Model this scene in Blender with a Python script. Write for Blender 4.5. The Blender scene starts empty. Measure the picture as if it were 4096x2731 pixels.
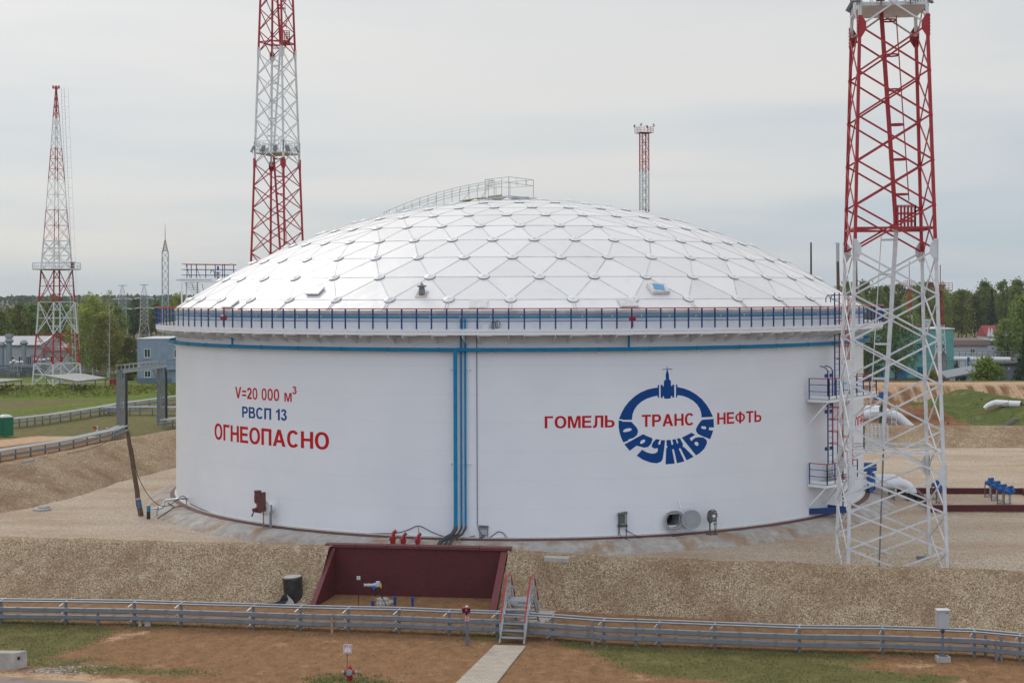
import bpy, bmesh, math, random
from math import sin, cos, pi, sqrt, atan2, radians, tan, asin, acos, floor
from mathutils import Vector, Matrix, noise
from mathutils.geometry import tessellate_polygon
random.seed(7)
S = bpy.context.scene
C = S.collection

# ------------------------------------------------------------------ camera
FPX, CX, HY, ROLL = 5689.0, 2048.0, 1188.0, 0.003      # 50 mm lens measured on the 4096 px wide photograph
CAM = Vector((-0.478, -97.05, 12.56))
cd = bpy.data.cameras.new('camera'); cam = bpy.data.objects.new('camera', cd); C.objects.link(cam)
cd.sensor_width = 36.0; cd.sensor_fit = 'HORIZONTAL'; cd.lens = FPX*36/4096.0
cd.shift_y = -(1365.5-HY)/4096.0; cd.clip_start = 0.5; cd.clip_end = 9000
cam.location = CAM; cam.rotation_euler = (radians(90), ROLL, 0)
S.camera = cam
S.render.resolution_x = 1024; S.render.resolution_y = 682
S.view_settings.view_transform = 'Standard'; S.view_settings.look = 'None'
S.view_settings.exposure = 0.0; S.view_settings.gamma = 1.0

def uv_of(px, py):                       # pixel of the photograph -> (right, down) slopes
    x, y = px-CX, py-HY
    return (x-ROLL*y)/FPX, (y+ROLL*x)/FPX
def P(px, py, D):                        # point at distance D in front of the camera
    u, v = uv_of(px, py)
    return Vector((CAM.x+u*D, CAM.y+D, CAM.z-v*D))
def G(px, py, z):                        # point of a level ground at height z
    u, v = uv_of(px, py)
    return P(px, py, (CAM.z-z)/v)
def CYL(px, py, R):                      # nearest point of the tank's cylinder of radius R
    u, v = uv_of(px, py)
    a = u*u+1; b = 2*(CAM.x*u+CAM.y); c = CAM.x**2+CAM.y**2-R*R
    disc = max(0.0, b*b-4*a*c)
    t = (-b-sqrt(disc))/(2*a)
    return Vector((CAM.x+u*t, CAM.y+t, CAM.z-v*t))
def TH(p): return atan2(p.x, -p.y)       # angle round the tank from its front
def RT(th, r, z): return Vector((r*sin(th), -r*cos(th), z))
def srgb(r, g, b):
    f = lambda c: (c/255/12.92) if c <= 10 else ((c/255+0.055)/1.055)**2.4
    return (f(r), f(g), f(b))

# ------------------------------------------------------------------ world and sun
SUN_EL, SUN_AZ = radians(40), radians(-34)             # behind the tank, to the left, veiled by cloud
SUN_DIR = Vector((sin(SUN_AZ)*cos(SUN_EL), cos(SUN_AZ)*cos(SUN_EL), sin(SUN_EL)))
W = bpy.data.worlds.new('World'); S.world = W; W.use_nodes = True
nt = W.node_tree; nt.nodes.clear()
def N(t, **kw):
    n = nt.nodes.new(t)
    for k, v in kw.items(): setattr(n, k, v)
    return n
def L(a, b): nt.links.new(a, b)
def mathn(op, a, b=None, clamp=False):
    n = N('ShaderNodeMath', operation=op); n.use_clamp = clamp
    for i, s in enumerate((a, b)):
        if s is None: continue
        if isinstance(s, (int, float)): n.inputs[i].default_value = s
        else: L(s, n.inputs[i])
    return n.outputs[0]
def mixc(fac, a, b):
    n = N('ShaderNodeMix', data_type='RGBA')
    for s, i in ((fac, 0), (a, 6), (b, 7)):
        if isinstance(s, (int, float)): n.inputs[i].default_value = s
        elif isinstance(s, tuple): n.inputs[i].default_value = (*s, 1)
        else: L(s, n.inputs[i])
    return n.outputs[2]
def ramp(fac, stops):
    n = N('ShaderNodeValToRGB'); e = n.color_ramp.elements
    while len(e) < len(stops): e.new(0.5)
    for k, (p, c) in zip(e, stops): k.position = p; k.color = (*c, 1) if len(c) == 3 else c
    if fac is not None: L(fac, n.inputs[0])
    return n.outputs[0]
tc = N('ShaderNodeTexCoord'); sep = N('ShaderNodeSeparateXYZ'); L(tc.outputs['Generated'], sep.inputs[0])
sky = N('ShaderNodeTexSky', sky_type='NISHITA'); sky.sun_disc = False
sky.sun_elevation = SUN_EL; sky.sun_rotation = SUN_AZ; sky.dust_density = 2.0
skys = N('ShaderNodeVectorMath', operation='SCALE'); L(sky.outputs[0], skys.inputs[0]); skys.inputs['Scale'].default_value = 0.09
# cloud deck: noise stretched along the horizon
mp = N('ShaderNodeMapping'); L(tc.outputs['Generated'], mp.inputs[0]); mp.inputs['Scale'].default_value = (2.2, 2.2, 10.0)
mp.inputs['Location'].default_value = (0.35, 0.0, 0.2)
ns = N('ShaderNodeTexNoise'); L(mp.outputs[0], ns.inputs['Vector']); ns.inputs['Scale'].default_value = 1.6
ns.inputs['Detail'].default_value = 5; ns.inputs['Roughness'].default_value = 0.45
mp2 = N('ShaderNodeMapping'); L(tc.outputs['Generated'], mp2.inputs[0]); mp2.inputs['Scale'].default_value = (1.5, 1.5, 14.0)
mp2.inputs['Location'].default_value = (1.7, 0.6, 2.0)
ns2 = N('ShaderNodeTexNoise'); L(mp2.outputs[0], ns2.inputs['Vector']); ns2.inputs['Scale'].default_value = 1.1; ns2.inputs['Detail'].default_value = 4
elev = mathn('MAXIMUM', sep.outputs['Z'], 0.0)
base = ramp(mathn('MULTIPLY', elev, 4.0), [(0.0, srgb(194, 205, 212)), (0.16, srgb(193, 207, 215)), (0.36, srgb(212, 217, 220)),
                                            (0.6, srgb(224, 225, 224)), (1.0, srgb(226, 226, 225))])
thin = ramp(mathn('ADD', ns.outputs['Fac'], mathn('MULTIPLY', sep.outputs['X'], 0.16)), [(0.46, (0, 0, 0)), (0.72, (1, 1, 1))])
low = mathn('SUBTRACT', 1.0, mathn('MULTIPLY', elev, 2.5), True)
c1 = mixc(mathn('MULTIPLY', mathn('MULTIPLY', thin, low), 0.8), base, srgb(188, 201, 214))
warm = ramp(ns2.outputs['Fac'], [(0.50, (0, 0, 0)), (0.68, (1, 1, 1))])
c2 = mixc(mathn('MULTIPLY', warm, 0.65), c1, srgb(233, 229, 225))
c3 = mixc(0.88, skys.outputs[0], c2)
# an overcast sky is brightest overhead, and unseen sky behind the viewer gets added blue gain to light the shell
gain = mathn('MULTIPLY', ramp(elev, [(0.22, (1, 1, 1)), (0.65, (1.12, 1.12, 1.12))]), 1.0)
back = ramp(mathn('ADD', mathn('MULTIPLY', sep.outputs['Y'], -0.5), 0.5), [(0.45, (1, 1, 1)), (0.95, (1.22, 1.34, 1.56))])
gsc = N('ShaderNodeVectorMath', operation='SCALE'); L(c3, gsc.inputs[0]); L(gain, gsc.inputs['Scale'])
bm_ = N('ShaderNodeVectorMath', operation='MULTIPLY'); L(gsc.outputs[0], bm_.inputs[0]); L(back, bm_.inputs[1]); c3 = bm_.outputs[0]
dt = N('ShaderNodeVectorMath', operation='DOT_PRODUCT'); L(tc.outputs['Generated'], dt.inputs[0]); dt.inputs[1].default_value = SUN_DIR
glow = mathn('POWER', mathn('MAXIMUM', dt.outputs['Value'], 0.0), 14.0)
gl = N('ShaderNodeVectorMath', operation='SCALE'); gl.inputs[0].default_value = (1.0, 0.96, 0.90); L(mathn('MULTIPLY', glow, 0.6), gl.inputs['Scale'])
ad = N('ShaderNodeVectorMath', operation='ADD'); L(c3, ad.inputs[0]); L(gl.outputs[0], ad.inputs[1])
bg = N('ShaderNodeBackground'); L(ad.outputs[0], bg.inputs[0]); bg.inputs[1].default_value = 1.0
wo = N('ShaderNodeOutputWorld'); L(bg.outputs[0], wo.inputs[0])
sd = bpy.data.lights.new('sun', 'SUN'); sd.energy = 0.8; sd.angle = radians(14); sd.color = (1.0, 0.95, 0.88)
sun = bpy.data.objects.new('sun', sd); C.objects.link(sun); sun.rotation_euler = SUN_DIR.to_track_quat('Z', 'Y').to_euler()
sun.location = (0, 0, 80)

# ------------------------------------------------------------------ materials
MATS = {}
def mat(name, col, rough=0.55, metal=0.0, var=0.08, scale=6.0, bump=0.0, bscale=40.0, spec=0.5, dirt=None, dscale=1.2, damt=0.25, coat=0.0):
    """painted / plain surface with uneven colour, uneven gloss and optional dirt"""
    global nt
    if name in MATS: return MATS[name]
    m = bpy.data.materials.new(name); m.use_nodes = True; nt = m.node_tree
    b = nt.nodes['Principled BSDF']
    t = N('ShaderNodeTexCoord')
    n1 = N('ShaderNodeTexNoise'); L(t.outputs['Object'], n1.inputs['Vector']); n1.inputs['Scale'].default_value = scale; n1.inputs['Detail'].default_value = 6
    lo = tuple(max(0, c*(1-var)) for c in col); hi = tuple(min(1, c*(1+var)) for c in col)
    c = ramp(n1.outputs['Fac'], [(0.3, lo), (0.7, hi)])
    if dirt:
        n2 = N('ShaderNodeTexNoise'); L(t.outputs['Object'], n2.inputs['Vector']); n2.inputs['Scale'].default_value = dscale; n2.inputs['Detail'].default_value = 8
        n2.inputs['Roughness'].default_value = 0.65
        f = ramp(n2.outputs['Fac'], [(0.48, (0, 0, 0)), (0.75, (damt, damt, damt))])
        c = mixc(f, c, dirt)
    L(c, b.inputs['Base Color'])
    r = ramp(n1.outputs['Fac'], [(0.2, (rough*0.85,)*3), (0.8, (min(1, rough*1.15),)*3)]); L(r, b.inputs['Roughness'])
    b.inputs['Metallic'].default_value = metal; b.inputs['Specular IOR Level'].default_value = spec
    if coat: b.inputs['Coat Weight'].default_value = coat; b.inputs['Coat Roughness'].default_value = 0.2
    if bump:
        n3 = N('ShaderNodeTexNoise'); L(t.outputs['Object'], n3.inputs['Vector']); n3.inputs['Scale'].default_value = bscale; n3.inputs['Detail'].default_value = 4
        bp = N('ShaderNodeBump'); L(n3.outputs['Fac'], bp.inputs['Height']); bp.inputs['Strength'].default_value = bump; bp.inputs['Distance'].default_value = 0.02
        L(bp.outputs[0], b.inputs['Normal'])
    MATS[name] = m
    return m

# ------------------------------------------------------------------ mesh helpers
class MB:
    def __init__(s): s.v = []; s.f = []
    def add(s, vs, fs):
        o = len(s.v); s.v += [tuple(p) for p in vs]; s.f += [tuple(i+o for i in f) for f in fs]; return s
    def box(s, c, size, rz=0.0, M=None):
        c = Vector(c); hx, hy, hz = (k/2 for k in size)
        R = M if M is not None else Matrix.Rotation(rz, 3, 'Z')
        vs = [c+R@Vector((x*hx, y*hy, z*hz)) for z in (-1, 1) for x, y in ((-1, -1), (1, -1), (1, 1), (-1, 1))]
        return s.add(vs, [(0, 3, 2, 1), (4, 5, 6, 7), (0, 1, 5, 4), (1, 2, 6, 5), (2, 3, 7, 6), (3, 0, 4, 7)])
    def bar(s, p, q, w, h=None, up=(0, 0, 1)):
        p, q = Vector(p), Vector(q); h = w if h is None else h
        d = q-p
        if d.length < 1e-6: return s
        d.normalize(); up = Vector(up)
        if abs(d.dot(up)) > 0.98: up = Vector((0, 1, 0)) if abs(d.y) < 0.9 else Vector((1, 0, 0))
        sx = d.cross(up).normalized(); sz = sx.cross(d)
        vs = [b+sx*(x*w/2)+sz*(z*h/2) for b in (p, q) for x, z in ((-1, -1), (1, -1), (1, 1), (-1, 1))]
        return s.add(vs, [(0, 1, 2, 3), (7, 6, 5, 4), (0, 4, 5, 1), (1, 5, 6, 2), (2, 6, 7, 3), (3, 7, 4, 0)])
    def tube(s, pts, r, n=10, closed=False, caps=True):
        pts = [Vector(p) for p in pts]; m = len(pts)
        rr = r if isinstance(r, (list, tuple)) else [r]*m
        o = len(s.v); prev = None
        for i, p in enumerate(pts):
            a = pts[i-1] if (i > 0 or closed) else p
            b = pts[(i+1) % m] if (i < m-1 or closed) else p
            d = (b-a).normalized()
            if prev is None:
                up = Vector((0, 0, 1)) if abs(d.z) < 0.9 else Vector((1, 0, 0))
                sx = d.cross(up).normalized()
            else:
                sx = (prev-d*prev.dot(d)).normalized()
            prev = sx; sy = d.cross(sx)
            for k in range(n):
                t = 2*pi*k/n; s.v.append(tuple(p+sx*(rr[i]*cos(t))+sy*(rr[i]*sin(t))))
        for i in range(m if closed else m-1):
            for k in range(n):
                a, b = o+i*n, o+((i+1) % m)*n
                s.f.append((a+k, a+(k+1) % n, b+(k+1) % n, b+k))
        if caps and not closed:
            s.f.append(tuple(o+k for k in range(n-1, -1, -1))); s.f.append(tuple(o+(m-1)*n+k for k in range(n)))
        return s
    def cyl(s, p, q, r, r2=None, n=16): return s.tube([p, q], [r, r if r2 is None else r2], n)
    def lathe(s, prof, c=(0, 0, 0), n=24, axis=(0, 0, 1)):
        """prof: list of (radius, height) along axis from c"""
        c = Vector(c); ax = Vector(axis).normalized()
        up = Vector((1, 0, 0)) if abs(ax.x) < 0.9 else Vector((0, 1, 0))
        sx = (up-ax*up.dot(ax)).normalized(); sy = ax.cross(sx); o = len(s.v)
        for r, h in prof:
            for k in range(n):
                t = 2*pi*k/n; s.v.append(tuple(c+ax*h+sx*(r*cos(t))+sy*(r*sin(t))))
        for i in range(len(prof)-1):
            for k in range(n):
                a, b = o+i*n, o+(i+1)*n
                s.f.append((a+k, a+(k+1) % n, b+(k+1) % n, b+k))
        s.f.append(tuple(o+k for k in range(n-1, -1, -1))); s.f.append(tuple(o+(len(prof)-1)*n+k for k in range(n)))
        return s
    def prism(s, poly, off):
        """poly: 3-D loop, off: extrusion vector"""
        poly = [Vector(p) for p in poly]; off = Vector(off); n = len(poly)
        vs = poly+[p+off for p in poly]
        tri = tessellate_polygon([poly])
        fs = [tuple(t) for t in tri]+[tuple(i+n for i in reversed(t)) for t in tri]
        fs += [(i, (i+1) % n, (i+1) % n+n, i+n) for i in range(n)]
        return s.add(vs, fs)
    def quad(s, a, b, c, d): return s.add([a, b, c, d], [(0, 1, 2, 3)])
    def build(s, name, m, parent=None, smooth=False, fix=True):
        me = bpy.data.meshes.new(name); me.from_pydata(s.v, [], s.f)
        if fix:
            bm = bmesh.new(); bm.from_mesh(me); bmesh.ops.recalc_face_normals(bm, faces=bm.faces); bm.to_mesh(me); bm.free()
        me.update()
        if m is not None: me.materials.append(m)
        if smooth:
            if smooth is True: smooth = 40
            me.shade_smooth()
            try: me.set_sharp_from_angle(angle=radians(smooth))
            except Exception: pass
        o = bpy.data.objects.new(name, me); C.objects.link(o)
        if parent is not None: adopt(o, parent)
        return o
WORLD_T = {}
def adopt(o, parent):
    o.parent = parent
    t = WORLD_T.get(parent.name)
    if t is not None: o.matrix_parent_inverse = Matrix.Translation(-t)
def tag(o, label=None, cat=None, group=None, kind=None):
    if label: o['label'] = label
    if cat: o['category'] = cat
    if group: o['group'] = group
    if kind: o['kind'] = kind
    return o
def thing(name, label, cat, loc=(0, 0, 0), group=None):
    o = bpy.data.objects.new(name, None); C.objects.link(o); o.location = loc; o.empty_display_size = 0.3
    WORLD_T[o.name] = Vector(loc)
    return tag(o, label, cat, group)
def copy_tree(o, loc, label=None, rz=None, scale=None):
    def rec(s, par):
        c = s.copy(); C.objects.link(c)
        if par is not None: c.parent = par
        for ch in kids.get(s.name, []): rec(ch, c)
        return c
    kids = {}
    def walk(s):
        kids[s.name] = list(s.children)
        for ch in s.children: walk(ch)
    walk(o); r = rec(o, None); r.location = loc
    if label: r['label'] = label
    if rz is not None: r.rotation_euler.z = rz
    if scale is not None: r.scale = scale if isinstance(scale, (tuple, list)) else (scale,)*3
    return r
def smoothstep(a, b, x):
    t = min(1, max(0, (x-a)/(b-a))); return t*t*(3-2*t)
def inpoly(x, y, poly):
    r = False; n = len(poly); j = n-1
    for i in range(n):
        xi, yi = poly[i]; xj, yj = poly[j]
        if (yi > y) != (yj > y) and x < (xj-xi)*(y-yi)/(yj-yi)+xi: r = not r
        j = i
    return r
def polydist(x, y, poly):               # signed distance, positive inside
    d = 1e9; n = len(poly)
    for i in range(n):
        ax, ay = poly[i]; bx, by = poly[(i+1) % n]
        dx, dy = bx-ax, by-ay; l = dx*dx+dy*dy
        t = 0 if l == 0 else min(1, max(0, ((x-ax)*dx+(y-ay)*dy)/l))
        d = min(d, sqrt((x-ax-t*dx)**2+(y-ay-t*dy)**2))
    return d if inpoly(x, y, poly) else -d
def interp(tab, x):
    if x <= tab[0][0]: return tab[0][1]
    for (a, fa), (b, fb) in zip(tab, tab[1:]):
        if x <= b: return fa+(fb-fa)*(x-a)/(b-a)
    return tab[-1][1]

WHITE = mat('white_enamel', (0.80, 0.81, 0.825), 0.5, var=0.02, scale=1.5)
TOWER_WHITE = mat('white_mast_paint', (0.66, 0.67, 0.68), 0.5, var=0.06, scale=3, dirt=(0.35, 0.31, 0.26), dscale=2.5, damt=0.5)
TOWER_RED = mat('red_mast_paint', (0.40, 0.018, 0.024), 0.5, var=0.15, scale=3, dirt=(0.22, 0.05, 0.05), dscale=3, damt=0.4)
BLUE = mat('navy_blue_paint', (0.004, 0.035, 0.17), 0.4, var=0.1)
RED = mat('signal_red_paint', (0.40, 0.022, 0.022), 0.4, var=0.12)
PIPE_BLUE = mat('pipe_blue_paint', (0.001, 0.22, 0.43), 0.5, var=0.12, scale=2, spec=0.25)
VALVE_BLUE = mat('valve_blue_paint', (0.01, 0.10, 0.32), 0.4, var=0.15)
GALV = mat('galvanised_steel', (0.36, 0.38, 0.40), 0.5, metal=0.25, var=0.12, scale=5)
GALV_DARK = mat('weathered_zinc', (0.20, 0.21, 0.225), 0.55, metal=0.25, var=0.15, scale=5)
BLACK = mat('black_rubber', (0.02, 0.02, 0.022), 0.5, var=0.2)
DARK_GREEN_GREY = mat('grey_green_paint', (0.085, 0.095, 0.085), 0.5, var=0.15)
RUST = mat('rusty_steel', (0.13, 0.055, 0.035), 0.8, var=0.3, scale=12)
OXIDE = mat('oxide_brown_paint', (0.12, 0.032, 0.026), 0.5, var=0.25, scale=9)
MAROON = mat('maroon_masonry_paint', (0.095, 0.012, 0.013), 0.7, var=0.16, scale=7, bump=0.6, bscale=14, dirt=(0.055, 0.008, 0.009), dscale=1.1, damt=0.7)
MAROON_TOP = mat('maroon_coping_paint', (0.145, 0.028, 0.032), 0.55, var=0.15, scale=5)
YELLOW = mat('yellow_paint', (0.45, 0.24, 0.02), 0.5, var=0.15)
SIGN_WHITE = mat('sign_white', (0.75, 0.74, 0.74), 0.5, var=0.03)
SIGN_RED = mat('sign_red', (0.36, 0.01, 0.025), 0.5, var=0.04)
TEXT_RED = mat('lettering_red', (0.52, 0.006, 0.010), 0.6, var=0.05, spec=0.2)
TEXT_BLUE = mat('lettering_blue', (0.001, 0.055, 0.24), 0.6, var=0.05, spec=0.2)
CONCRETE = mat('grey_concrete', (0.42, 0.40, 0.37), 0.85, var=0.15, scale=3, bump=0.3, bscale=30, dirt=(0.25, 0.21, 0.16), dscale=0.9, damt=0.6)
WOOD = mat('weathered_wood', (0.13, 0.08, 0.05), 0.85, var=0.35, scale=5)
# ================================================================== SETTING: the ground
def nz(x, y, s=1.0, k=0.0): return noise.noise(Vector((x*s, y*s, k)))
def fbm(x, y, s=1.0, k=0.0, o=4):
    a, r = 0.5, 0.0
    for i in range(o): r += a*noise.noise(Vector((x*s, y*s, k+i*7.3))); s *= 2.03; a *= 0.5
    return r
def pxpoly(pts, z): return [tuple(G(x, y, z)[:2]) for x, y in pts]

def terrain_mat(name, grass_lo=srgb(66, 72, 38), grass_hi=srgb(112, 116, 66), soil_lo=srgb(110, 81, 56), soil_hi=srgb(166, 128, 91)):
    global nt
    m = bpy.data.materials.new(name); m.use_nodes = True; nt = m.node_tree; b = nt.nodes['Principled BSDF']
    t = N('ShaderNodeTexCoord'); at = N('ShaderNodeAttribute'); at.attribute_name = 'cover'
    sp = N('ShaderNodeSeparateColor'); L(at.outputs['Color'], sp.inputs[0])
    def noi(s, d=6, r=0.6, vec=None, st=None):
        n = N('ShaderNodeTexNoise'); src = t.outputs['Object']
        if st: 
            q = N('ShaderNodeMapping'); L(src, q.inputs[0]); q.inputs['Scale'].default_value = st; src = q.outputs[0]
        L(src, n.inputs['Vector']); n.inputs['Scale'].default_value = s; n.inputs['Detail'].default_value = d; n.inputs['Roughness'].default_value = r
        return n.outputs['Fac']
    nb, nm, nf = noi(0.22), noi(1.3, 7, 0.7), noi(9.0, 5, 0.7)
    stre = noi(1.6, 6, 0.7, st=(1.5, 0.9, 1))
    def layer(w, n, lo=0.42, hi=0.58, amp=0.75):
        f = mathn('ADD', w, mathn('MULTIPLY', mathn('SUBTRACT', n, 0.5), amp))
        return ramp(f, [(lo, (0, 0, 0)), (hi, (1, 1, 1))])
    soil = ramp(mathn('ADD', mathn('MULTIPLY', stre, 0.55), mathn('MULTIPLY', nf, 0.45)), [(0.32, soil_lo), (0.5, tuple((p+q)/2 for p, q in zip(soil_lo, soil_hi))), (0.68, soil_hi)])
    soil = mixc(ramp(nm, [(0.56, (0, 0, 0)), (0.70, (0.55,)*3)]), soil, srgb(184, 146, 112))
    soil = mixc(ramp(noi(26, 3, 0.6), [(0.56, (0, 0, 0)), (0.68, (0.75,)*3)]), soil, srgb(74, 50, 36))
    grass = ramp(mathn('ADD', mathn('MULTIPLY', nm, 0.45), mathn('MULTIPLY', noi(18, 4, 0.7), 0.55)), [(0.34, grass_lo), (0.5, tuple((p+q)/2 for p, q in zip(grass_lo, grass_hi))), (0.66, grass_hi)])
    grass = mixc(ramp(noi(0.8, 6, 0.7), [(0.52, (0, 0, 0)), (0.66, (0.6,)*3)]), grass, srgb(140, 124, 84))
    sand = ramp(mathn('ADD', mathn('MULTIPLY', nm, 0.5), mathn('MULTIPLY', nf, 0.5)), [(0.34, srgb(170, 134, 104)), (0.66, srgb(206, 178, 146))])
    v = N('ShaderNodeTexVoronoi'); L(t.outputs['Object'], v.inputs['Vector']); v.inputs['Scale'].default_value = 13
    stones = ramp(v.outputs['Color'], [(0.2, srgb(92, 86, 82)), (0.5, srgb(140, 128, 118)), (0.8, srgb(182, 172, 160))])
    ge = N('ShaderNodeNewGeometry'); gz = N('ShaderNodeSeparateXYZ'); L(ge.outputs['Normal'], gz.inputs[0])
    steep = ramp(gz.outputs['Z'], [(0.90, (1, 1, 1)), (0.985, (0, 0, 0))])
    gul = ramp(noi(1.0, 6, 0.65, st=(1.1, 0.12, 0.18)), [(0.42, (0, 0, 0)), (0.56, (0.9,)*3)])
    soil = mixc(mathn('MULTIPLY', steep, gul), soil, srgb(96, 66, 44)); sand = mixc(mathn('MULTIPLY', steep, gul), sand, srgb(120, 86, 60))
    asph = ramp(nm, [(0.35, srgb(134, 122, 112)), (0.65, srgb(160, 147, 134))])
    c = mixc(layer(sp.outputs[1], mathn('ADD', mathn('MULTIPLY', nm, 0.6), mathn('MULTIPLY', nf, 0.4)), .38, .66, 1.8), soil, sand)
    c = mixc(layer(sp.outputs[2], nf), c, stones)
    gmask = mathn('ADD', mathn('ADD', mathn('MULTIPLY', noi(0.7, 9, 0.72, st=(.7, 1.3, 1)), 0.55), mathn('MULTIPLY', nf, 0.3)), mathn('MULTIPLY', noi(30, 4, 0.7), 0.15))
    c = mixc(layer(sp.outputs[0], gmask, .40, .54, 2.2), c, grass)
    c = mixc(layer(at.outputs['Alpha'], nm, 0.45, 0.56), c, asph)
    L(c, b.inputs['Base Color']); b.inputs['Roughness'].default_value = 0.95; b.inputs['Specular IOR Level'].default_value = 0.15
    bp = N('ShaderNodeBump'); L(mathn('ADD', mathn('MULTIPLY', nf, 0.6), noi(30, 3, 0.7)), bp.inputs['Height']); bp.inputs['Strength'].default_value = 0.55; bp.inputs['Distance'].default_value = 0.05
    L(bp.outputs[0], b.inputs['Normal'])
    return m
def gravel_mat(name, cols, scale=11.0, patch=srgb(128, 100, 76), pamt=0.5, bump=0.9, pscale=0.35):
    global nt
    m = bpy.data.materials.new(name); m.use_nodes = True; nt = m.node_tree; b = nt.nodes['Principled BSDF']
    t = N('ShaderNodeTexCoord')
    q = N('ShaderNodeTexNoise'); L(t.outputs['Object'], q.inputs['Vector']); q.inputs['Scale'].default_value = 5; q.inputs['Detail'].default_value = 3
    wv = N('ShaderNodeVectorMath', operation='MULTIPLY_ADD'); L(q.outputs['Color'], wv.inputs[0]); wv.inputs[1].default_value = (0.14,)*3; L(t.outputs['Object'], wv.inputs[2])
    v = N('ShaderNodeTexVoronoi'); L(wv.outputs[0], v.inputs['Vector']); v.inputs['Scale'].default_value = scale; v.inputs['Randomness'].default_value = 1
    v2 = N('ShaderNodeTexVoronoi'); L(wv.outputs[0], v2.inputs['Vector']); v2.inputs['Scale'].default_value = scale*2.1
    sa = N('ShaderNodeSeparateColor'); L(v.outputs['Color'], sa.inputs[0]); sb = N('ShaderNodeSeparateColor'); L(v2.outputs['Color'], sb.inputs[0])
    mixv = mathn('ADD', mathn('MULTIPLY', sa.outputs[0], 0.6), mathn('MULTIPLY', sb.outputs[1], 0.4))
    c = ramp(mixv, [(0.18, cols[0]), (0.42, cols[1]), (0.62, cols[2]), (0.86, cols[3])])
    def noi(s, d=6, r=0.6, st=None):
        n = N('ShaderNodeTexNoise'); src = t.outputs['Object']
        if st:
            mpn = N('ShaderNodeMapping'); L(src, mpn.inputs[0]); mpn.inputs['Scale'].default_value = st; src = mpn.outputs[0]
        L(src, n.inputs['Vector']); n.inputs['Scale'].default_value = s; n.inputs['Detail'].default_value = d; n.inputs['Roughness'].default_value = r
        return n.outputs['Fac']
    f = ramp(noi(pscale, 7, 0.62, st=(.55, 1.5, 1)) if pscale < .2 else noi(pscale, 7, 0.62), [(0.44, (0, 0, 0)), (0.70, (pamt,)*3)])
    c = mixc(f, c, patch)
    f2 = ramp(noi(1.6, 6, 0.7), [(0.55, (0, 0, 0)), (0.72, (0.4,)*3)])
    c = mixc(f2, c, cols[3])
    crack = ramp(v.outputs['Distance'], [(0.0, (1, 1, 1)), (0.75, (1, 1, 1)), (1.0, (0.6,)*3)])
    mm = N('ShaderNodeMix', data_type='RGBA', blend_type='MULTIPLY'); mm.inputs[0].default_value = 1; L(c, mm.inputs[6]); L(crack, mm.inputs[7]); c = mm.outputs[2]
    L(c, b.inputs['Base Color']); b.inputs['Roughness'].default_value = 0.92; b.inputs['Specular IOR Level'].default_value = 0.2
    bp = N('ShaderNodeBump'); L(mathn('ADD', mixv, mathn('MULTIPLY', noi(22, 3, 0.6), 0.7)), bp.inputs['Height']); bp.inputs['Strength'].default_value = bump; bp.inputs['Distance'].default_value = 0.06
    L(bp.outputs[0], b.inputs['Normal'])
    return m
SLOPE_MAT = gravel_mat('gravel_of_bank', [srgb(108, 84, 60), srgb(170, 143, 111), srgb(200, 176, 144), srgb(240, 224, 196)], 26.0, srgb(140, 106, 76), 0.75, 0.9)
YARD_MAT = gravel_mat('fine_pale_gravel', [srgb(146, 128, 110), srgb(184, 166, 146), srgb(202, 185, 164), srgb(226, 212, 192)], 22.0, srgb(164, 136, 108), 0.7, 0.5, 0.16)
GROUND_MAT = terrain_mat('soil_and_grass', srgb(82, 80, 46), srgb(124, 118, 72))
FIELD_MAT = terrain_mat('lawn_and_soil', srgb(68, 86, 28), srgb(118, 136, 50))
BANK_MAT = terrain_mat('sandy_bank', srgb(62, 74, 34), srgb(102, 112, 58), srgb(98, 68, 46), srgb(156, 114, 80))

def sheet(name, xs, ys, hf, cf, m, parent=None, smooth=True):
    nx, ny = len(xs), len(ys)
    vs = [(x, y, hf(x, y)) for y in ys for x in xs]
    fs = [(j*nx+i, j*nx+i+1, (j+1)*nx+i+1, (j+1)*nx+i) for j in range(ny-1) for i in range(nx-1)]
    me = bpy.data.meshes.new(name); me.from_pydata(vs, [], fs); me.update(); me.materials.append(m)
    if cf:
        a = me.attributes.new('cover', 'FLOAT_COLOR', 'POINT')
        buf = []
        for v in vs: buf += cf(v[0], v[1])
        a.data.foreach_set('color', buf)
    if smooth: me.shade_smooth()
    o = bpy.data.objects.new(name, me); C.objects.link(o)
    return o
def frange(a, b, s):
    n = max(1, int(round((b-a)/s))); return [a+(b-a)*i/n for i in range(n+1)]
def spaced(fine_a, fine_b, step, far_lo, far_hi, g=1.35):
    r = frange(fine_a, fine_b, step); s = step; x = fine_b; hi = []
    while x < far_hi: s *= g; x += s; hi.append(x)
    s = step; x = fine_a; lo = []
    while x > far_lo: s *= g; x -= s; lo.append(x)
    return lo[::-1]+r+hi

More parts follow.
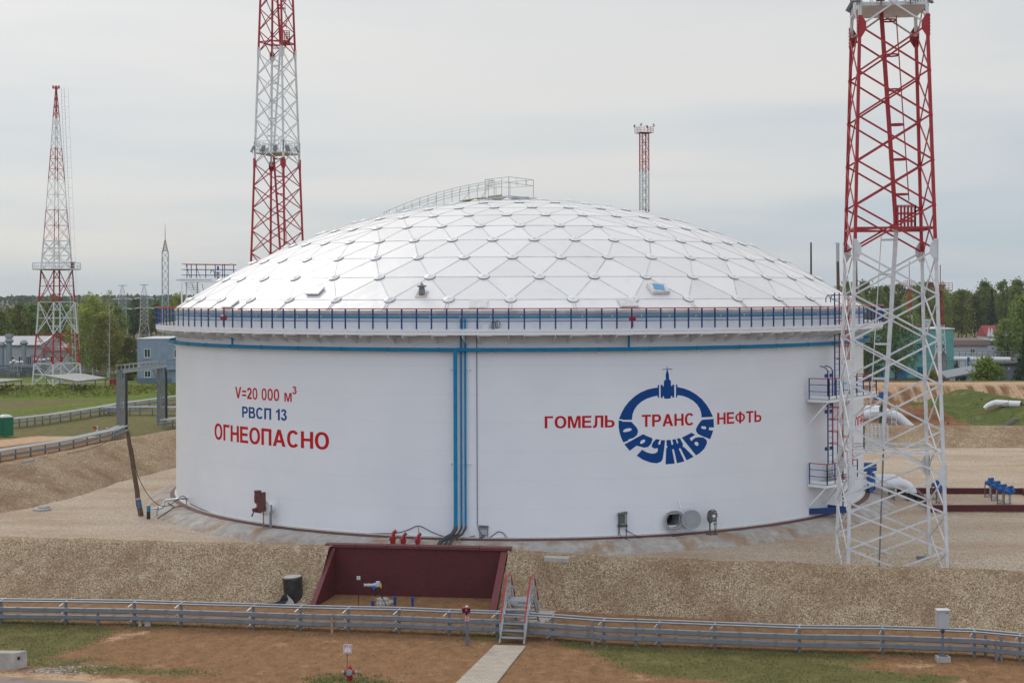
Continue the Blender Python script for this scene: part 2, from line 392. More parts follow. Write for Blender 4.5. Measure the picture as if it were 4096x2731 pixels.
Z0 = -2.05                                # level of the strip in front of the bank
def hg(x, y):
    h = Z0-1.0*smoothstep(-22, 25, y)
    if -52 < y < -24 and abs(x) < 45: h += 0.05*fbm(x, y, 0.35)+0.02*fbm(x, y, 2.0, 3)
    h -= 0.9*smoothstep(0, 12, -31-x*0.2-y) * 0 
    return h
grass_px = [
    ([(-200, 2470), (300, 2480), (440, 2505), (470, 2530), (400, 2560), (330, 2600), (200, 2630), (430, 2632), (240, 2668), (-200, 2668)], 1.0),
    ([(260, 2662), (520, 2650), (700, 2668), (890, 2680), (880, 2706), (560, 2700), (260, 2690)], 0.9),
    ([(430, 2488), (900, 2500), (1300, 2508), (2000, 2530), (2060, 2566), (1850, 2560), (1800, 2524), (1300, 2520), (800, 2512), (500, 2512)], 0.85),
    ([(1200, 2720), (1300, 2694), (1400, 2690), (1480, 2702), (1580, 2718), (1600, 2790), (1200, 2790)], 0.95),
    ([(2230, 2552), (2420, 2574), (2800, 2588), (3200, 2600), (3480, 2618), (3540, 2640), (3420, 2664), (3700, 2690), (3860, 2700), (3800, 2760), (3100, 2760), (2800, 2720), (2540, 2690), (2430, 2660), (2330, 2600), (2240, 2586)], 0.95),
    ([(3560, 2596), (3800, 2606), (3900, 2640), (3700, 2632), (3540, 2616)], 0.75)]
sand_px = [([(400, 2560), (480, 2530), (640, 2520), (560, 2546), (470, 2580)], .9), ([(1880, 2566), (2000, 2560), (1960, 2592), (1880, 2590)], .8),
           ([(3560, 2660), (3620, 2640), (3760, 2650), (3740, 2680), (3600, 2680)], .9), ([(3740, 2720), (3860, 2706), (3900, 2760), (3720, 2760)], .8),
           ([(2500, 2680), (2570, 2676), (2570, 2716), (2520, 2720)], .9), ([(900, 2560), (1900, 2556), (1880, 2566), (900, 2572)], .6),
           ([(-200, 2652), (0, 2668), (330, 2690), (640, 2720), (760, 2790), (-200, 2790)], 1.0)]
stone_px = [([(70, 2680), (180, 2668), (330, 2656), (480, 2664), (500, 2688), (300, 2694), (120, 2690)], 0.9), ([(1290, 2740), (1400, 2722), (1500, 2740), (1500, 2790), (1290, 2790)], 0.8)]
road_px = [([(-900, 2640), (-300, 2680), (120, 2710), (330, 2724), (520, 2750), (700, 2800), (700, 3400), (-900, 3400)], 1.0)]
def prep(l): return [(pxpoly(p, Z0), w) for p, w in l]
GP, SP, TP, RP = prep(grass_px), prep(sand_px), prep(stone_px), prep(road_px)
def cov_front(x, y):
    def w(l, soft):
        r = 0.0
        for p, k in l:
            d = polydist(x, y, p)
            if d > -soft: r = max(r, k*smoothstep(-soft, soft, d))
        return r
    if y > -20 or y < -52 or abs(x) > 42:
        g = 0.85 if y > 20 else 0.5
        return [g, 0, 0, 0]
    r_ = w(RP, 0.35); return [0.74*w(GP, 1.2), 0.72*w(SP, 1.0), w(TP, 0.4), r_]
gx = spaced(-29, 28, 0.33, -4500, 4500); gy = spaced(-47, -27, 0.3, -1500, 6000)
ground = tag(sheet('ground', gx, gy, hg, cov_front, GROUND_MAT), kind='structure')

# ---- the earth bund round the tank yard
def crest_front(px): return interp([(-900, 2112), (-200, 2138), (0, 2144), (700, 2166), (1300, 2181), (2044, 2198), (2450, 2229), (3096, 2250), (3700, 2266), (4096, 2284), (5000, 2318)], px)
def crest_z(px): return interp([(-900, .4), (1500, .42), (2450, .30), (3096, .2), (4096, .1), (5000, .05)], px)
toe_tab = [(-900, 2390), (0, 2404), (700, 2420), (1252, 2428), (2224, 2446), (2700, 2471), (3096, 2498), (3700, 2512), (4096, 2531), (5000, 2570)]
NICHE = (1320, 2036)
WBACK = lambda x: -26.95+(x+9.15)*(-1.05/7.7)+.32     # back of the retaining wall                       # pixel columns where the retaining wall interrupts the bank
def loft(name, prof_fn, params, m, label=None, cat=None, kind=None, rough=0.05, sub=0.35):
    """prof_fn(t) -> list of points across; both directions subdivided and roughened"""
    rows = [[Vector(p) for p in prof_fn(t)] for t in params]
    k = len(rows[0]); segs = [max(1, int(round(max((r[i+1]-r[i]).length for r in rows)/sub))) for i in range(k-1)]
    V = []
    for r in rows:
        line = []
        for i in range(k-1):
            for q in range(segs[i]): line.append(r[i].lerp(r[i+1], q/segs[i]))
        line.append(r[-1]); V.append(line)
    # round the corners of the section
    for line in V:
        z = [p.z for p in line]
        for it in range(3): z = [z[0]]+[(z[i-1]+2*z[i]+z[i+1])/4 for i in range(1, len(z)-1)]+[z[-1]]
        for p, q in zip(line, z): p.z = q
    n = len(V[0]); vs = []
    for line in V:
        for i, p in enumerate(line):
            e = 0.25 if i in (0, n-1) else 1.0
            vs.append((p.x+0.5*rough*e*nz(p.x, p.y, 1.7, 5), p.y+0.5*rough*e*nz(p.x, p.y, 1.7, 9), p.z+e*rough*(fbm(p.x, p.y, 0.5, p.z)*2.0+1.1*fbm(p.x, p.y, 2.6, p.z))))
    fs = [(j*n+i, (j+1)*n+i, (j+1)*n+i+1, j*n+i+1) for j in range(len(V)-1) for i in range(n-1)]
    me = bpy.data.meshes.new(name); me.from_pydata(vs, [], fs)
    bm = bmesh.new(); bm.from_mesh(me); bmesh.ops.recalc_face_normals(bm, faces=bm.faces); bm.to_mesh(me); bm.free()
    me.materials.append(m); me.shade_smooth()
    o = bpy.data.objects.new(name, me); C.objects.link(o)
    return tag(o, label, cat, kind=kind)
def front_profile(px):
    z = crest_z(px); c = G(px, crest_front(px), z); tp = px-72*smoothstep(800, NICHE[0], px) if px < 1650 else px-50*smoothstep(2250, NICHE[1], px)
    t = G(tp, interp(toe_tab, tp), Z0-0.04)
    dirv = Vector((c.x-t.x, c.y-t.y, 0)).normalized()
    i0 = c+dirv*0.8+Vector((0, 0, -0.02)); i1 = c+dirv*2.3; i1.z = yard_z(i1.x, i1.y)-0.06
    return [t-dirv*0.25+Vector((0, 0, -0.12)), t, c, i0, i1]
def yard_z(x, y):
    cy = front_line_y(x)
    dip = smoothstep(12, 16, x)*smoothstep(9.5, 4.5, y-cy)
    return -0.62-0.85*dip
FL = [(lambda c: (c.x, c.y))(G(px, crest_front(px), crest_z(px))) for px in range(-900, 5001, 100)]
def front_line_y(x): return interp(FL, x)
pl = [p for p in frange(-900, NICHE[0], 22)]; pr = [p for p in frange(NICHE[1], 5000, 22)]
bl = loft('gravel_embankment', front_profile, pl, SLOPE_MAT, kind='structure')
br = loft('gravel_embankment', front_profile, pr, SLOPE_MAT, kind='structure')
def back_of_niche(px):                     # only the top and the inner side behind the retaining wall
    p = front_profile(px); c = p[2]; d = (p[3]-p[2]); d.z = 0; d.normalize()
    y = WBACK(c.x)+.06; a = Vector((c.x, y, -.3)); b = Vector((c.x, y+.03, .18))
    return [a, b, b+d*.5, Vector((p[4].x, max(p[4].y, y+1.3), p[4].z))]
bc = loft('gravel_embankment', back_of_niche, frange(NICHE[0], NICHE[1], 22), SLOPE_MAT, kind='structure')
# left and rear bund: crest and inner toe as ground points
crestL = [(-43.5, -26.0, 1.2), (-41.5, -20, 1.4), (-38.2, -9.5, 1.4)]+[tuple(G(x, y, 1.4)) for x, y in ((0, 1855), (162, 1821), (255, 1808), (510, 1753), (700, 1719))]
toeL = [(-36.0, -26.0), (-35.6, -19), (-34.6, -12.5)]+[tuple(G(x, y, -0.62)[:2]) for x, y in ((-100, 2075), (127, 2030), (361, 1974), (468, 1931), (700, 1872))]
crestL = crestL[:3]+crestL[3:]; 
def arclen(pts):
    s = [0.0]
    for a, b in zip(pts, pts[1:]): s.append(s[-1]+(Vector(b[:2])-Vector(a[:2])).length)
    return [k/s[-1] for k in s]
crestL += [(-28.6, 27.0, 1.2), (-26.0, 30.2, 0.95), (-20, 30.8, 0.9), (20, 30.6, 0.9), (30, 30.5, 0.9), (60, 30.0, 0.9)]
toeL += [(-24.4, 23.0), (-22.0, 26.2), (-17, 26.6), (20, 26.2), (30, 26.2), (60, 25.8)]
def bund_profile(t):
    k = t*(len(crestL)-1); i = min(int(k), len(crestL)-2); f = k-i
    c = Vector(crestL[i]).lerp(Vector(crestL[i+1]), f); q = Vector(toeL[i]).lerp(Vector(toeL[i+1]), f); q = Vector((q.x, q.y, -0.66))
    d = Vector((c.x-q.x, c.y-q.y, 0)).normalized()
    return [q, c, c+d*1.2, c+d*6.5-Vector((0, 0, c.z+3.1))]
bund = loft('gravel_bund', bund_profile, frange(0, 1, 1/170), SLOPE_MAT, kind='structure', rough=0.07)
# ---- the level gravel yard
def yard_sheet():
    xs = frange(-46, 60, 0.8); rows = []
    vs, fs = [], []
    ny = 84
    for x in xs:
        y0 = front_line_y(x)+0.4
        if -10.5 < x < 0: y0 = max(y0, WBACK(x)+.1)
        for j in range(ny+1):
            t = (j/ny)**1.35; y = y0+(32-y0)*t
            vs.append((x, y, yard_z(x, y)+0.045*fbm(x, y, 0.25, 2)+0.012*nz(x, y, 1.9, 4)))
    lim = [(c[0]-.6*(c[0] < 0 and c[1] < 29), c[1]+.5) for c in crestL]+[(60, -60), (-50, -60)]
    for i in range(len(xs)-1):
        for j in range(ny):
          if inpoly(*vs[i*(ny+1)+j][:2], lim): fs.append((i*(ny+1)+j, (i+1)*(ny+1)+j, (i+1)*(ny+1)+j+1, i*(ny+1)+j+1))
    me = bpy.data.meshes.new('gravel_yard'); me.from_pydata(vs, [], fs); me.materials.append(YARD_MAT); me.shade_smooth()
    o = bpy.data.objects.new('gravel_yard', me); C.objects.link(o); return tag(o, kind='structure')
yard_sheet()

# ---- left: lawns, weedy bank and roads of the neighbouring plot
LZ = -2.9
def hleft(x, y):
    D = y-CAM.y
    z = LZ+0.06*fbm(x, y, 0.12)
    z -= 0.35*smoothstep(224, 214, D)*smoothstep(150, 175, D)
    z += 0.75*smoothstep(221, 231, D)*smoothstep(243, 233, D)*(1+0.5*fbm(x, y, 0.25, 3))    # weedy bank
    crest = 193+(x+68.5)*(27/6.5)*0.55
    e = D-crest
    z += 0.55*smoothstep(-9, 0, e)*smoothstep(16, 2, e)*smoothstep(-52, -58, x)
    z += 0.02*nz(x, y, 0.8)
    return z
def px_of(x, y, z):
    D = y-CAM.y; u = (x-CAM.x)/D*FPX; v = (CAM.z-z)/D*FPX
    return CX+u+ROLL*v, HY+v-ROLL*u
lroads = [  # (polyline in pixels on the ground, half width in metres, kind)
    ([(-200, 1500), (150, 1492), (420, 1478), (760, 1464)], 2.6, 3), ([(-200, 1541), (100, 1535), (400, 1527), (760, 1520)], 1.2, 3),
    ([(350, 1470), (500, 1500), (640, 1492)], 4.0, 3), ([(300, 1487), (420, 1480), (700, 1455)], 0.7, 1)]
lroads = [([tuple(G(a, b, LZ)[:2]) for a, b in l], w, k) for l, w, k in lroads]
lsoil = [pxpoly(p, LZ) for p in ([(-300, 1840), (-300, 1760), (60, 1745), (180, 1724), (440, 1722), (560, 1712), (640, 1716), (560, 1746), (480, 1790), (200, 1850), (0, 1900)],)]
lsand = [pxpoly(p, LZ) for p in ([(-100, 1770), (150, 1738), (420, 1726), (430, 1740), (200, 1762), (-100, 1800)], [(520, 1728), (640, 1700), (760, 1690), (760, 1718), (600, 1742), (520, 1750)])]
def linedist(x, y, l):
    d = 1e9
    for (ax, ay), (bx, by) in zip(l, l[1:]):
        dx, dy = bx-ax, by-ay; t = min(1, max(0, ((x-ax)*dx+(y-ay)*dy)/(dx*dx+dy*dy)))
        d = min(d, sqrt((x-ax-t*dx)**2+(y-ay-t*dy)**2))
    return d
def cleft(x, y):
    g, s, a = 1.0, 0.0, 0.0
    for p in lsoil:
        g = min(g, 1-smoothstep(-1.5, 2.0, polydist(x, y, p)))
    for p in lsand:
        d = smoothstep(-1.2, 1.5, polydist(x, y, p)); s = max(s, d); g = min(g, 1-d)
    for l, w, k in lroads:
        d = smoothstep(w+0.6, w-0.4, linedist(x, y, l))
        if k == 3: a = max(a, d)
        else: s = max(s, d); g = min(g, 1-d)
    return [g, s, 0, a]
field = tag(sheet('lawn', frange(-150, -20, 1.3), frange(34, 250, 1.3), hleft, cleft, FIELD_MAT), kind='structure')

# ---- right: dug earth, sandy bank and grassy mound behind the rear bund
mA, mB = P(3850, 1556, 172), P(4330, 1640, 150)
def hright(x, y):
    D = y-CAM.y
    z = -1.55+0.10*fbm(x, y, 0.3)
    z += (0.9+0.3*fbm(x, y, 0.2, 8))*smoothstep(176, 181, D)*smoothstep(190, 183, D)*0
    bank = smoothstep(181.5, 188, D+1.6*fbm(x, y, 0.35, 6))
    z = z*(1-bank)+(0.98+0.05*nz(x, y, 0.3))*bank
    z += bank*(1-bank)*1.5*(nz(x*1.1, y*0.25, 1.0, 3)+.5*nz(x*2.6, y*.4, 1.0, 4))
    if D > 192: z -= 2.7*smoothstep(194, 202, D)
    dug = max(0.0, 1-(((x-44)/11)**2+((D-168)/9)**2))
    z += 1.25*sqrt(dug)*(1+0.9*fbm(x, y, 0.5, 2)+0.5*fbm(x, y, 1.6, 5)) if dug > 0 else 0
    d = mB-mA; t = min(1, max(0, ((x-mA.x)*d.x+(y-mA.y)*d.y)/(d.x**2+d.y**2)))
    q = mA.lerp(mB, t); r = sqrt((x-q.x)**2+(y-q.y)**2)
    m = q.z-max(0, r-0.6)/2.5
    if m > z: z = m+0.05*fbm(x, y, 0.6)
    return z
def cright(x, y):
    D = y-CAM.y
    d = mB-mA; t = min(1, max(0, ((x-mA.x)*d.x+(y-mA.y)*d.y)/(d.x**2+d.y**2)))
    q = mA.lerp(mB, t); r = sqrt((x-q.x)**2+(y-q.y)**2)
    g = .85*smoothstep(8.5, 6.8, r+1.6*fbm(x, y, 0.3))
    if D > 191: g = max(g, 0.9)
    g = max(g, 0.9*smoothstep(150, 146, D))
    s = 0.40*smoothstep(179, 184, D)*smoothstep(192, 190, D)+0.5*smoothstep(172, 178, D)*smoothstep(36, 48, x)
    if D > 191 and D < 200: s, g = 0.3, 0.5
    return [g, s, 0, 0]
bank = tag(sheet('earth_bank', frange(14, 100, 0.7), frange(36, 106, 0.7), hright, cright, BANK_MAT), kind='structure')
# ================================================================== THE TANK
RS, HS = 22.80, 11.74
tank = thing('storage_tank', 'huge white cylindrical storage tank with a faceted white dome roof and blue and red railing', 'storage tank', (0, 0, 0))
def ringv(r, z, n, a0=0.0): return [(r*sin(a0+2*pi*k/n), -r*cos(a0+2*pi*k/n), z) for k in range(n)]
def rev(prof, n=256, closed=False):
    """surface of revolution, prof list of (r, z)"""
    b = MB(); m = len(prof)
    for r, z in prof: b.v += ringv(r, z, n)
    for i in range(m if closed else m-1):
        j = (i+1) % m
        for k in range(n): b.f.append((i*n+k, i*n+(k+1) % n, j*n+(k+1) % n, j*n+k))
    return b
# shell plates: faint horizontal and vertical weld seams, slight dirt at top and bottom
def shell_mat():
    global nt
    m = bpy.data.materials.new('white_shell_paint'); m.use_nodes = True; nt = m.node_tree; b = nt.nodes['Principled BSDF']
    t = N('ShaderNodeTexCoord'); s = N('ShaderNodeSeparateXYZ'); L(t.outputs['Object'], s.inputs[0])
    n1 = N('ShaderNodeTexNoise'); L(t.outputs['Object'], n1.inputs['Vector']); n1.inputs['Scale'].default_value = 0.35; n1.inputs['Detail'].default_value = 6
    c = ramp(n1.outputs['Fac'], [(0.3, (0.765, 0.785, 0.825)), (0.7, (0.815, 0.83, 0.86))])
    q = N('ShaderNodeMapping'); L(t.outputs['Object'], q.inputs[0]); q.inputs['Scale'].default_value = (1.6, 1.6, 0.12)
    n2 = N('ShaderNodeTexNoise'); L(q.outputs[0], n2.inputs['Vector']); n2.inputs['Scale'].default_value = 1.0; n2.inputs['Detail'].default_value = 7; n2.inputs['Roughness'].default_value = 0.7
    streak = ramp(n2.outputs['Fac'], [(0.5, (0, 0, 0)), (0.8, (0.22,)*3)])
    top = ramp(mathn('DIVIDE', s.outputs['Z'], 12.0), [(0.0, (0.7,)*3), (0.05, (0.05,)*3), (0.74, (0.05,)*3), (0.93, (0.9,)*3)])
    f = mathn('MULTIPLY', streak, top)
    c = mixc(f, c, (0.42, 0.38, 0.32))
    zf = mathn('FRACT', mathn('DIVIDE', s.outputs['Z'], 1.49)); c = mixc(ramp(zf, [(0.0, (.16,)*3), (0.016, (0, 0, 0)), (0.984, (0, 0, 0)), (1.0, (.16,)*3)]), c, (0.5, 0.5, 0.5))
    L(c, b.inputs['Base Color']); b.inputs['Roughness'].default_value = 0.42; b.inputs['Specular IOR Level'].default_value = 0.4
    z1 = mathn('FRACT', mathn('DIVIDE', s.outputs['Z'], 1.49))
    seam = ramp(z1, [(0.0, (0, 0, 0)), (0.012, (1, 1, 1)), (0.988, (1, 1, 1)), (1.0, (0, 0, 0))])
    n3 = N('ShaderNodeTexNoise'); L(t.outputs['Object'], n3.inputs['Vector']); n3.inputs['Scale'].default_value = 0.9; n3.inputs['Detail'].default_value = 2
    an = mathn('MULTIPLY', mathn('ARCTAN2', s.outputs['X'], mathn('MULTIPLY', s.outputs['Y'], -1.0)), RS/6.0)
    row = mathn('MULTIPLY', mathn('FLOOR', mathn('DIVIDE', s.outputs['Z'], 1.49)), 0.37)
    vseam = ramp(mathn('FRACT', mathn('ADD', an, row)), [(0.0, (0, 0, 0)), (0.004, (1, 1, 1)), (0.996, (1, 1, 1)), (1.0, (0, 0, 0))])
    seam = mathn('MINIMUM', seam, vseam)
    h = mathn('ADD', mathn('MULTIPLY', seam, 0.35), mathn('MULTIPLY', n3.outputs['Fac'], 1.3))
    bp = N('ShaderNodeBump'); L(h, bp.inputs['Height']); bp.inputs['Strength'].default_value = 0.35; bp.inputs['Distance'].default_value = 0.04
    L(bp.outputs[0], b.inputs['Normal'])
    return m
SHELL = shell_mat()
# the manhole is cut out of the shell: the shell is a grid with one opening
MH = CYL(2688, 2077, RS); MHT = TH(MH); MHZ = MH.z                # open manhole
def shell_mesh():
    n = 360; zs = [0, 0.03]+frange(0.2, HS, 0.5)[0:]
    zs = sorted(set([0.0, MHZ-0.30, MHZ+0.30]+frange(0, HS, 0.98)))
    angs = sorted([2*pi*k/n-pi for k in range(n) if abs(2*pi*k/n-pi-MHT) > 0.6/RS]+[MHT-0.43/RS, MHT+0.43/RS])
    b = MB(); m = len(angs)
    for z in zs:
        for a in angs: b.v.append(tuple(RT(a, RS, z)))
    ia = [i for i, a in enumerate(angs) if abs(a-(MHT-0.43/RS)) < 1e-6][0]; iz = zs.index(MHZ-0.30)
    for j in range(len(zs)-1):
        for k in range(m):
            if k == ia and j == iz: continue
            b.f.append((j*m+k, j*m+(k+1) % m, (j+1)*m+(k+1) % m, (j+1)*m+k))
    # inner skin right behind the opening keeps the inside dark
    return b
shell = shell_mesh().build('shell', SHELL, tank, smooth=60)
rev([(RS+0.10, 0.035), (RS+0.10, -0.03), (RS-0.1, -0.03), (RS-0.1, 0.035)], closed=True).build('bottom_rim', mat('cream_rim', (0.62, 0.57, 0.5), 0.6, var=0.1), tank, smooth=30)

# ---- painted lettering and emblem (bent onto the shell)
PAINT_R = RS+0.006
def to_shell(b2d, name, m, parent, maxw=0.35):
    """b2d: bmesh with x = arc length round the tank, y = height; cut into narrow strips and bent"""
    xs = [v.co.x for v in b2d.verts]; x = floor(min(xs)/maxw)*maxw
    while x < max(xs):
        bmesh.ops.bisect_plane(b2d, geom=b2d.verts[:]+b2d.edges[:]+b2d.faces[:], plane_co=(x, 0, 0), plane_no=(1, 0, 0)); x += maxw
    for v in b2d.verts: v.co = RT(v.co.x/PAINT_R, PAINT_R, v.co.y)
    bmesh.ops.recalc_face_normals(b2d, faces=b2d.faces)
    me = bpy.data.meshes.new(name); b2d.to_mesh(me); b2d.free(); me.materials.append(m)
    o = bpy.data.objects.new(name, me); C.objects.link(o); adopt(o, parent); return o
def earc(cx, cy, rx, ry, a0, a1, n=10, p=1.0):
    r = []
    for i in range(n+1):
        t = radians(a0+(a1-a0)*i/n); c, s_ = cos(t), sin(t)
        r.append((cx+rx*math.copysign(abs(c)**p, c), cy+ry*math.copysign(abs(s_)**p, s_)))
    return r
SW, HW = 0.20, 0.165                                   # stem and bar weight, cap height 1
def g_round(w, gap=None):
    if gap is None: return (w, [(earc(w/2, .5, w/2, .515, 0, 354, 40, .9), [earc(w/2, .5, w/2-SW, .515-HW, 0, 350, 36, .9)])])
    return (w, [(earc(w/2, .5, w/2, .515, gap, 360-gap, 34, .9)+earc(w/2, .5, w/2-SW, .515-HW, 360-gap-6, gap+6, 30, .9), [])])
def bowl(x0, x1, y0, y1):                              # contour of a bowl closed on its left, drawn from lower left to upper left
    r = (y1-y0)/2; return [(x1-r*.9, y0)]+earc(x1-r*.9, (y0+y1)/2, r*.9, r, -90, 90, 12)+[(x1-r*.9, y1)]
def hole(x0, x1, y0, y1):
    r = (y1-y0)/2; return [(x0, y0)]+earc(x1-r*.9, (y0+y1)/2, r*.9, r, -90, 90, 10)+[(x0, y1)]
GL = {
 'О': g_round(.86), 'С': g_round(.82, 38), '0': (.60, [(earc(.30, .5, .30, .515, 0, 354, 40, .85), [earc(.30, .5, .30-.155, .515-.15, 0, 350, 36, .85)])]),
 'Г': (.62, [([(0, 0), (SW, 0), (SW, 1-HW), (.62, 1-HW), (.62, 1), (0, 1)], [])]),
 'Н': (.78, [([(0, 0), (SW, 0), (SW, .42), (.78-SW, .42), (.78-SW, 0), (.78, 0), (.78, 1), (.78-SW, 1), (.78-SW, .42+HW), (SW, .42+HW), (SW, 1), (0, 1)], [])]),
 'Е': (.70, [([(0, 0), (.70, 0), (.70, HW), (SW, HW), (SW, .43), (.65, .43), (.65, .43+HW), (SW, .43+HW), (SW, 1-HW), (.69, 1-HW), (.69, 1), (0, 1)], [])]),
 'П': (.76, [([(0, 0), (SW, 0), (SW, 1-HW), (.76-SW, 1-HW), (.76-SW, 0), (.76, 0), (.76, 1), (0, 1)], [])]),
 'А': (.90, [([(0, 0), (.22, 0), (.295, .22), (.605, .22), (.68, 0), (.90, 0), (.56, 1), (.34, 1)], [[(.35, .38), (.55, .38), (.45, .72)]])]),
 'Л': (.78, [([(0, 0), (0, HW*.95), (.08, HW), (.13, .25), (.15, .55), (.16, 1), (.78, 1), (.78, 0), (.78-SW, 0), (.78-SW, 1-HW), (.34, 1-HW), (.33, .5), (.31, .2), (.25, .05), (.14, -.01)], [])]),
 'М': (.94, [([(0, 0), (.18, 0), (.18, .76), (.385, 0), (.555, 0), (.76, .76), (.76, 0), (.94, 0), (.94, 1), (.66, 1), (.47, .30), (.28, 1), (0, 1)], [])]),
 'Ь': (.74, [([(0, 0)]+bowl(SW, .74, 0, .61)+[(SW, .61), (SW, 1), (0, 1)], [hole(SW, .74-SW, HW*.95, .61-HW*.9)])]),
 'Р': (.73, [([(0, 0), (SW, 0), (SW, .37)]+bowl(SW, .73, .37, 1)+[(0, 1)], [hole(SW, .73-SW, .37+HW, 1-HW)])]),
 'В': (.77, [([(0, 0)]+bowl(SW, .77, 0, .56)[:-3]+[(.68, .54)]+bowl(SW, .71, .5, 1)[3:]+[(0, 1)], [hole(SW, .77-SW, HW*.9, .56-HW*.75), hole(SW, .71-SW, .56+HW*.28, 1-HW*.95)])]),
 'Т': (.74, [([(.37-SW/2, 0), (.37+SW/2, 0), (.37+SW/2, 1-HW), (.74, 1-HW), (.74, 1), (0, 1), (0, 1-HW), (.37-SW/2, 1-HW)], [])]),
 'Ф': (.96, [([(.385, -.02), (.575, -.02), (.575, .10)]+earc(.50, .5, .46, .385, -75, 75, 16)+[(.575, .9), (.575, 1.02), (.385, 1.02), (.385, .9)]+earc(.46, .5, .46, .385, 105, 255, 16)+[(.385, .10)],
            [earc(.385, .5, .20, .25, 95, 265, 12)+[], earc(.575, .5, .20, .25, -85, 85, 12)])]),
 'V': (.86, [([(.32, 0), (.54, 0), (.86, 1), (.645, 1), (.43, .29), (.215, 1), (0, 1)], [])]),
 '=': (.56, [([(0, .22), (.56, .22), (.56, .38), (0, .38)], []), ([(0, .56), (.56, .56), (.56, .72), (0, .72)], [])]),
 '1': (.40, [([(.20, 0), (.40, 0), (.40, 1.01), (.25, 1.01), (.16, .88), (0, .80), (0, .63), (.11, .68), (.20, .75)], [])]),
 '2': (.60, [([(0, 0), (.60, 0), (.60, HW*1.05), (.27, HW*1.05), (.36, .27), (.50, .43), (.58, .56), (.59, .72), (.54, .88), (.43, .98), (.30, 1.01), (.15, .97), (.05, .87), (.02, .72), (.20, .70), (.22, .79), (.30, .85), (.39, .80), (.40, .68), (.34, .55), (.12, .30), (.03, .15)], [])]),
 '3': (.60, [([(.0, .26), (.19, .285), (.23, .18), (.30, .14), (.38, .18), (.41, .30), (.38, .42), (.30, .46), (.22, .45), (.24, .60), (.33, .63), (.37, .73), (.34, .83), (.28, .86), (.22, .82), (.195, .74), (.02, .77), (.07, .91), (.17, .99), (.29, 1.01), (.43, .98), (.53, .88), (.56, .75), (.51, .62), (.44, .55), (.54, .48), (.60, .38), (.60, .26), (.54, .10), (.43, .01), (.29, -.015), (.14, .02), (.04, .12)], [])]),
 ' ': (.30, [])}
GL['м'] = GL['М']
def text_bmesh(txt, bold=0.0, gap=0.105):
    bm = bmesh.new(); x = 0.0
    for ch in txt:
        w, polys = GL[ch]
        for outer, holes in polys:
            lp = [[Vector((a+x, b_, 0)) for a, b_ in q] for q in [outer]+holes]
            flat = [v for q in lp for v in q]; bv = [bm.verts.new(v) for v in flat]
            for t in tessellate_polygon(lp):
                try: bm.faces.new([bv[i] for i in t])
                except ValueError: pass
        x += w+gap
    return bm
def fit(bm, x0, x1, y0, y1):
    xs = [v.co.x for v in bm.verts]; ys = [v.co.y for v in bm.verts]
    ax, bx, ay, by = min(xs), max(xs), min(ys), max(ys)
    for v in bm.verts:
        v.co.x = x0+(v.co.x-ax)/(bx-ax)*(x1-x0); v.co.y = y0+(v.co.y-ay)/(by-ay)*(y1-y0); v.co.z = 0
    return bm
def shell_text(txt, c0, c1, m, bold, name='lettering', par=None):
    """c0 / c1: lower left and upper right pixel of the written line"""
    a, b = CYL(*c0, PAINT_R), CYL(*c1, PAINT_R)
    s0, s1 = TH(a)*PAINT_R, TH(b)*PAINT_R
    bm = fit(text_bmesh(txt, bold), s0, s1, a.z, b.z)
    return to_shell(bm, name, m, par or shell)
k8 = 1400/2352.0
def c8(x, y): return (600+x*k8, 1150+y*k8)
def zline(p_low, p_high): return None
def text_between(txt, xl, xr, ybl, ybr, ytl, m, bold):
    """left/right columns, baseline pixel at left and right, cap line pixel at left (crop coordinates)"""
    zl = (CYL(*c8(xl, ybl), PAINT_R).z+CYL(*c8(xr, ybr), PAINT_R).z)/2; zh = CYL(*c8(xl, ytl), PAINT_R).z
    a, b = TH(CYL(*c8(xl, ybl), PAINT_R))*PAINT_R, TH(CYL(*c8(xr, ybr), PAINT_R))*PAINT_R
    bm = fit(text_bmesh(txt, bold), a, b, zl, zh)
    return to_shell(bm, 'lettering', m, shell)
text_between('V=20 000', 572, 868, 742, 763, 664, TEXT_RED, 0.022)
text_between('м', 903, 952, 766, 767, 706, TEXT_RED, 0.022)
text_between('3', 957, 985, 715, 718, 662, TEXT_RED, 0.022)
text_between('РВСП 13', 619, 919, 872, 896, 796, TEXT_BLUE, 0.020)
text_between('ОГНЕОПАСНО', 434, 1203, 1020, 1088, 908, TEXT_RED, 0.022)
def c7(x, y): return (2000+x/1.96, 1400+y/1.96)
def text7(txt, xl, xr, ybl, ybr, ytl, ytr, m, bold=0.022):
    a, b = CYL(*c7(xl, ybl), PAINT_R), CYL(*c7(xr, ybr), PAINT_R)
    zt = (CYL(*c7(xl, ytl), PAINT_R).z+CYL(*c7(xr, ytr), PAINT_R).z)/2
    bm = fit(text_bmesh(txt, bold), TH(a)*PAINT_R, TH(b)*PAINT_R, (a.z+b.z)/2, zt)
    return to_shell(bm, 'lettering', m, shell)
text7('ГОМЕЛЬ', 350, 899, 613, 606, 515, 510, TEXT_RED)
text7('ТРАНС', 1111, 1516, 602, 590, 503, 494, TEXT_RED)
text7('НЕФТЬ', 1703, 2050, 580, 566, 487, 472, TEXT_RED)
# second name on the far right side of the shell (only its start can be seen)
a = CYL(3421, 1690, PAINT_R)
bm = fit(text_bmesh('ОГНЕОПАСНО', 0.02), TH(CYL(3421, 1690, PAINT_R))*PAINT_R, TH(CYL(3421, 1690, PAINT_R))*PAINT_R+8.4, CYL(3424, 1714, PAINT_R).z, CYL(3424, 1668, PAINT_R).z)
to_shell(bm, 'lettering', TEXT_RED, shell)
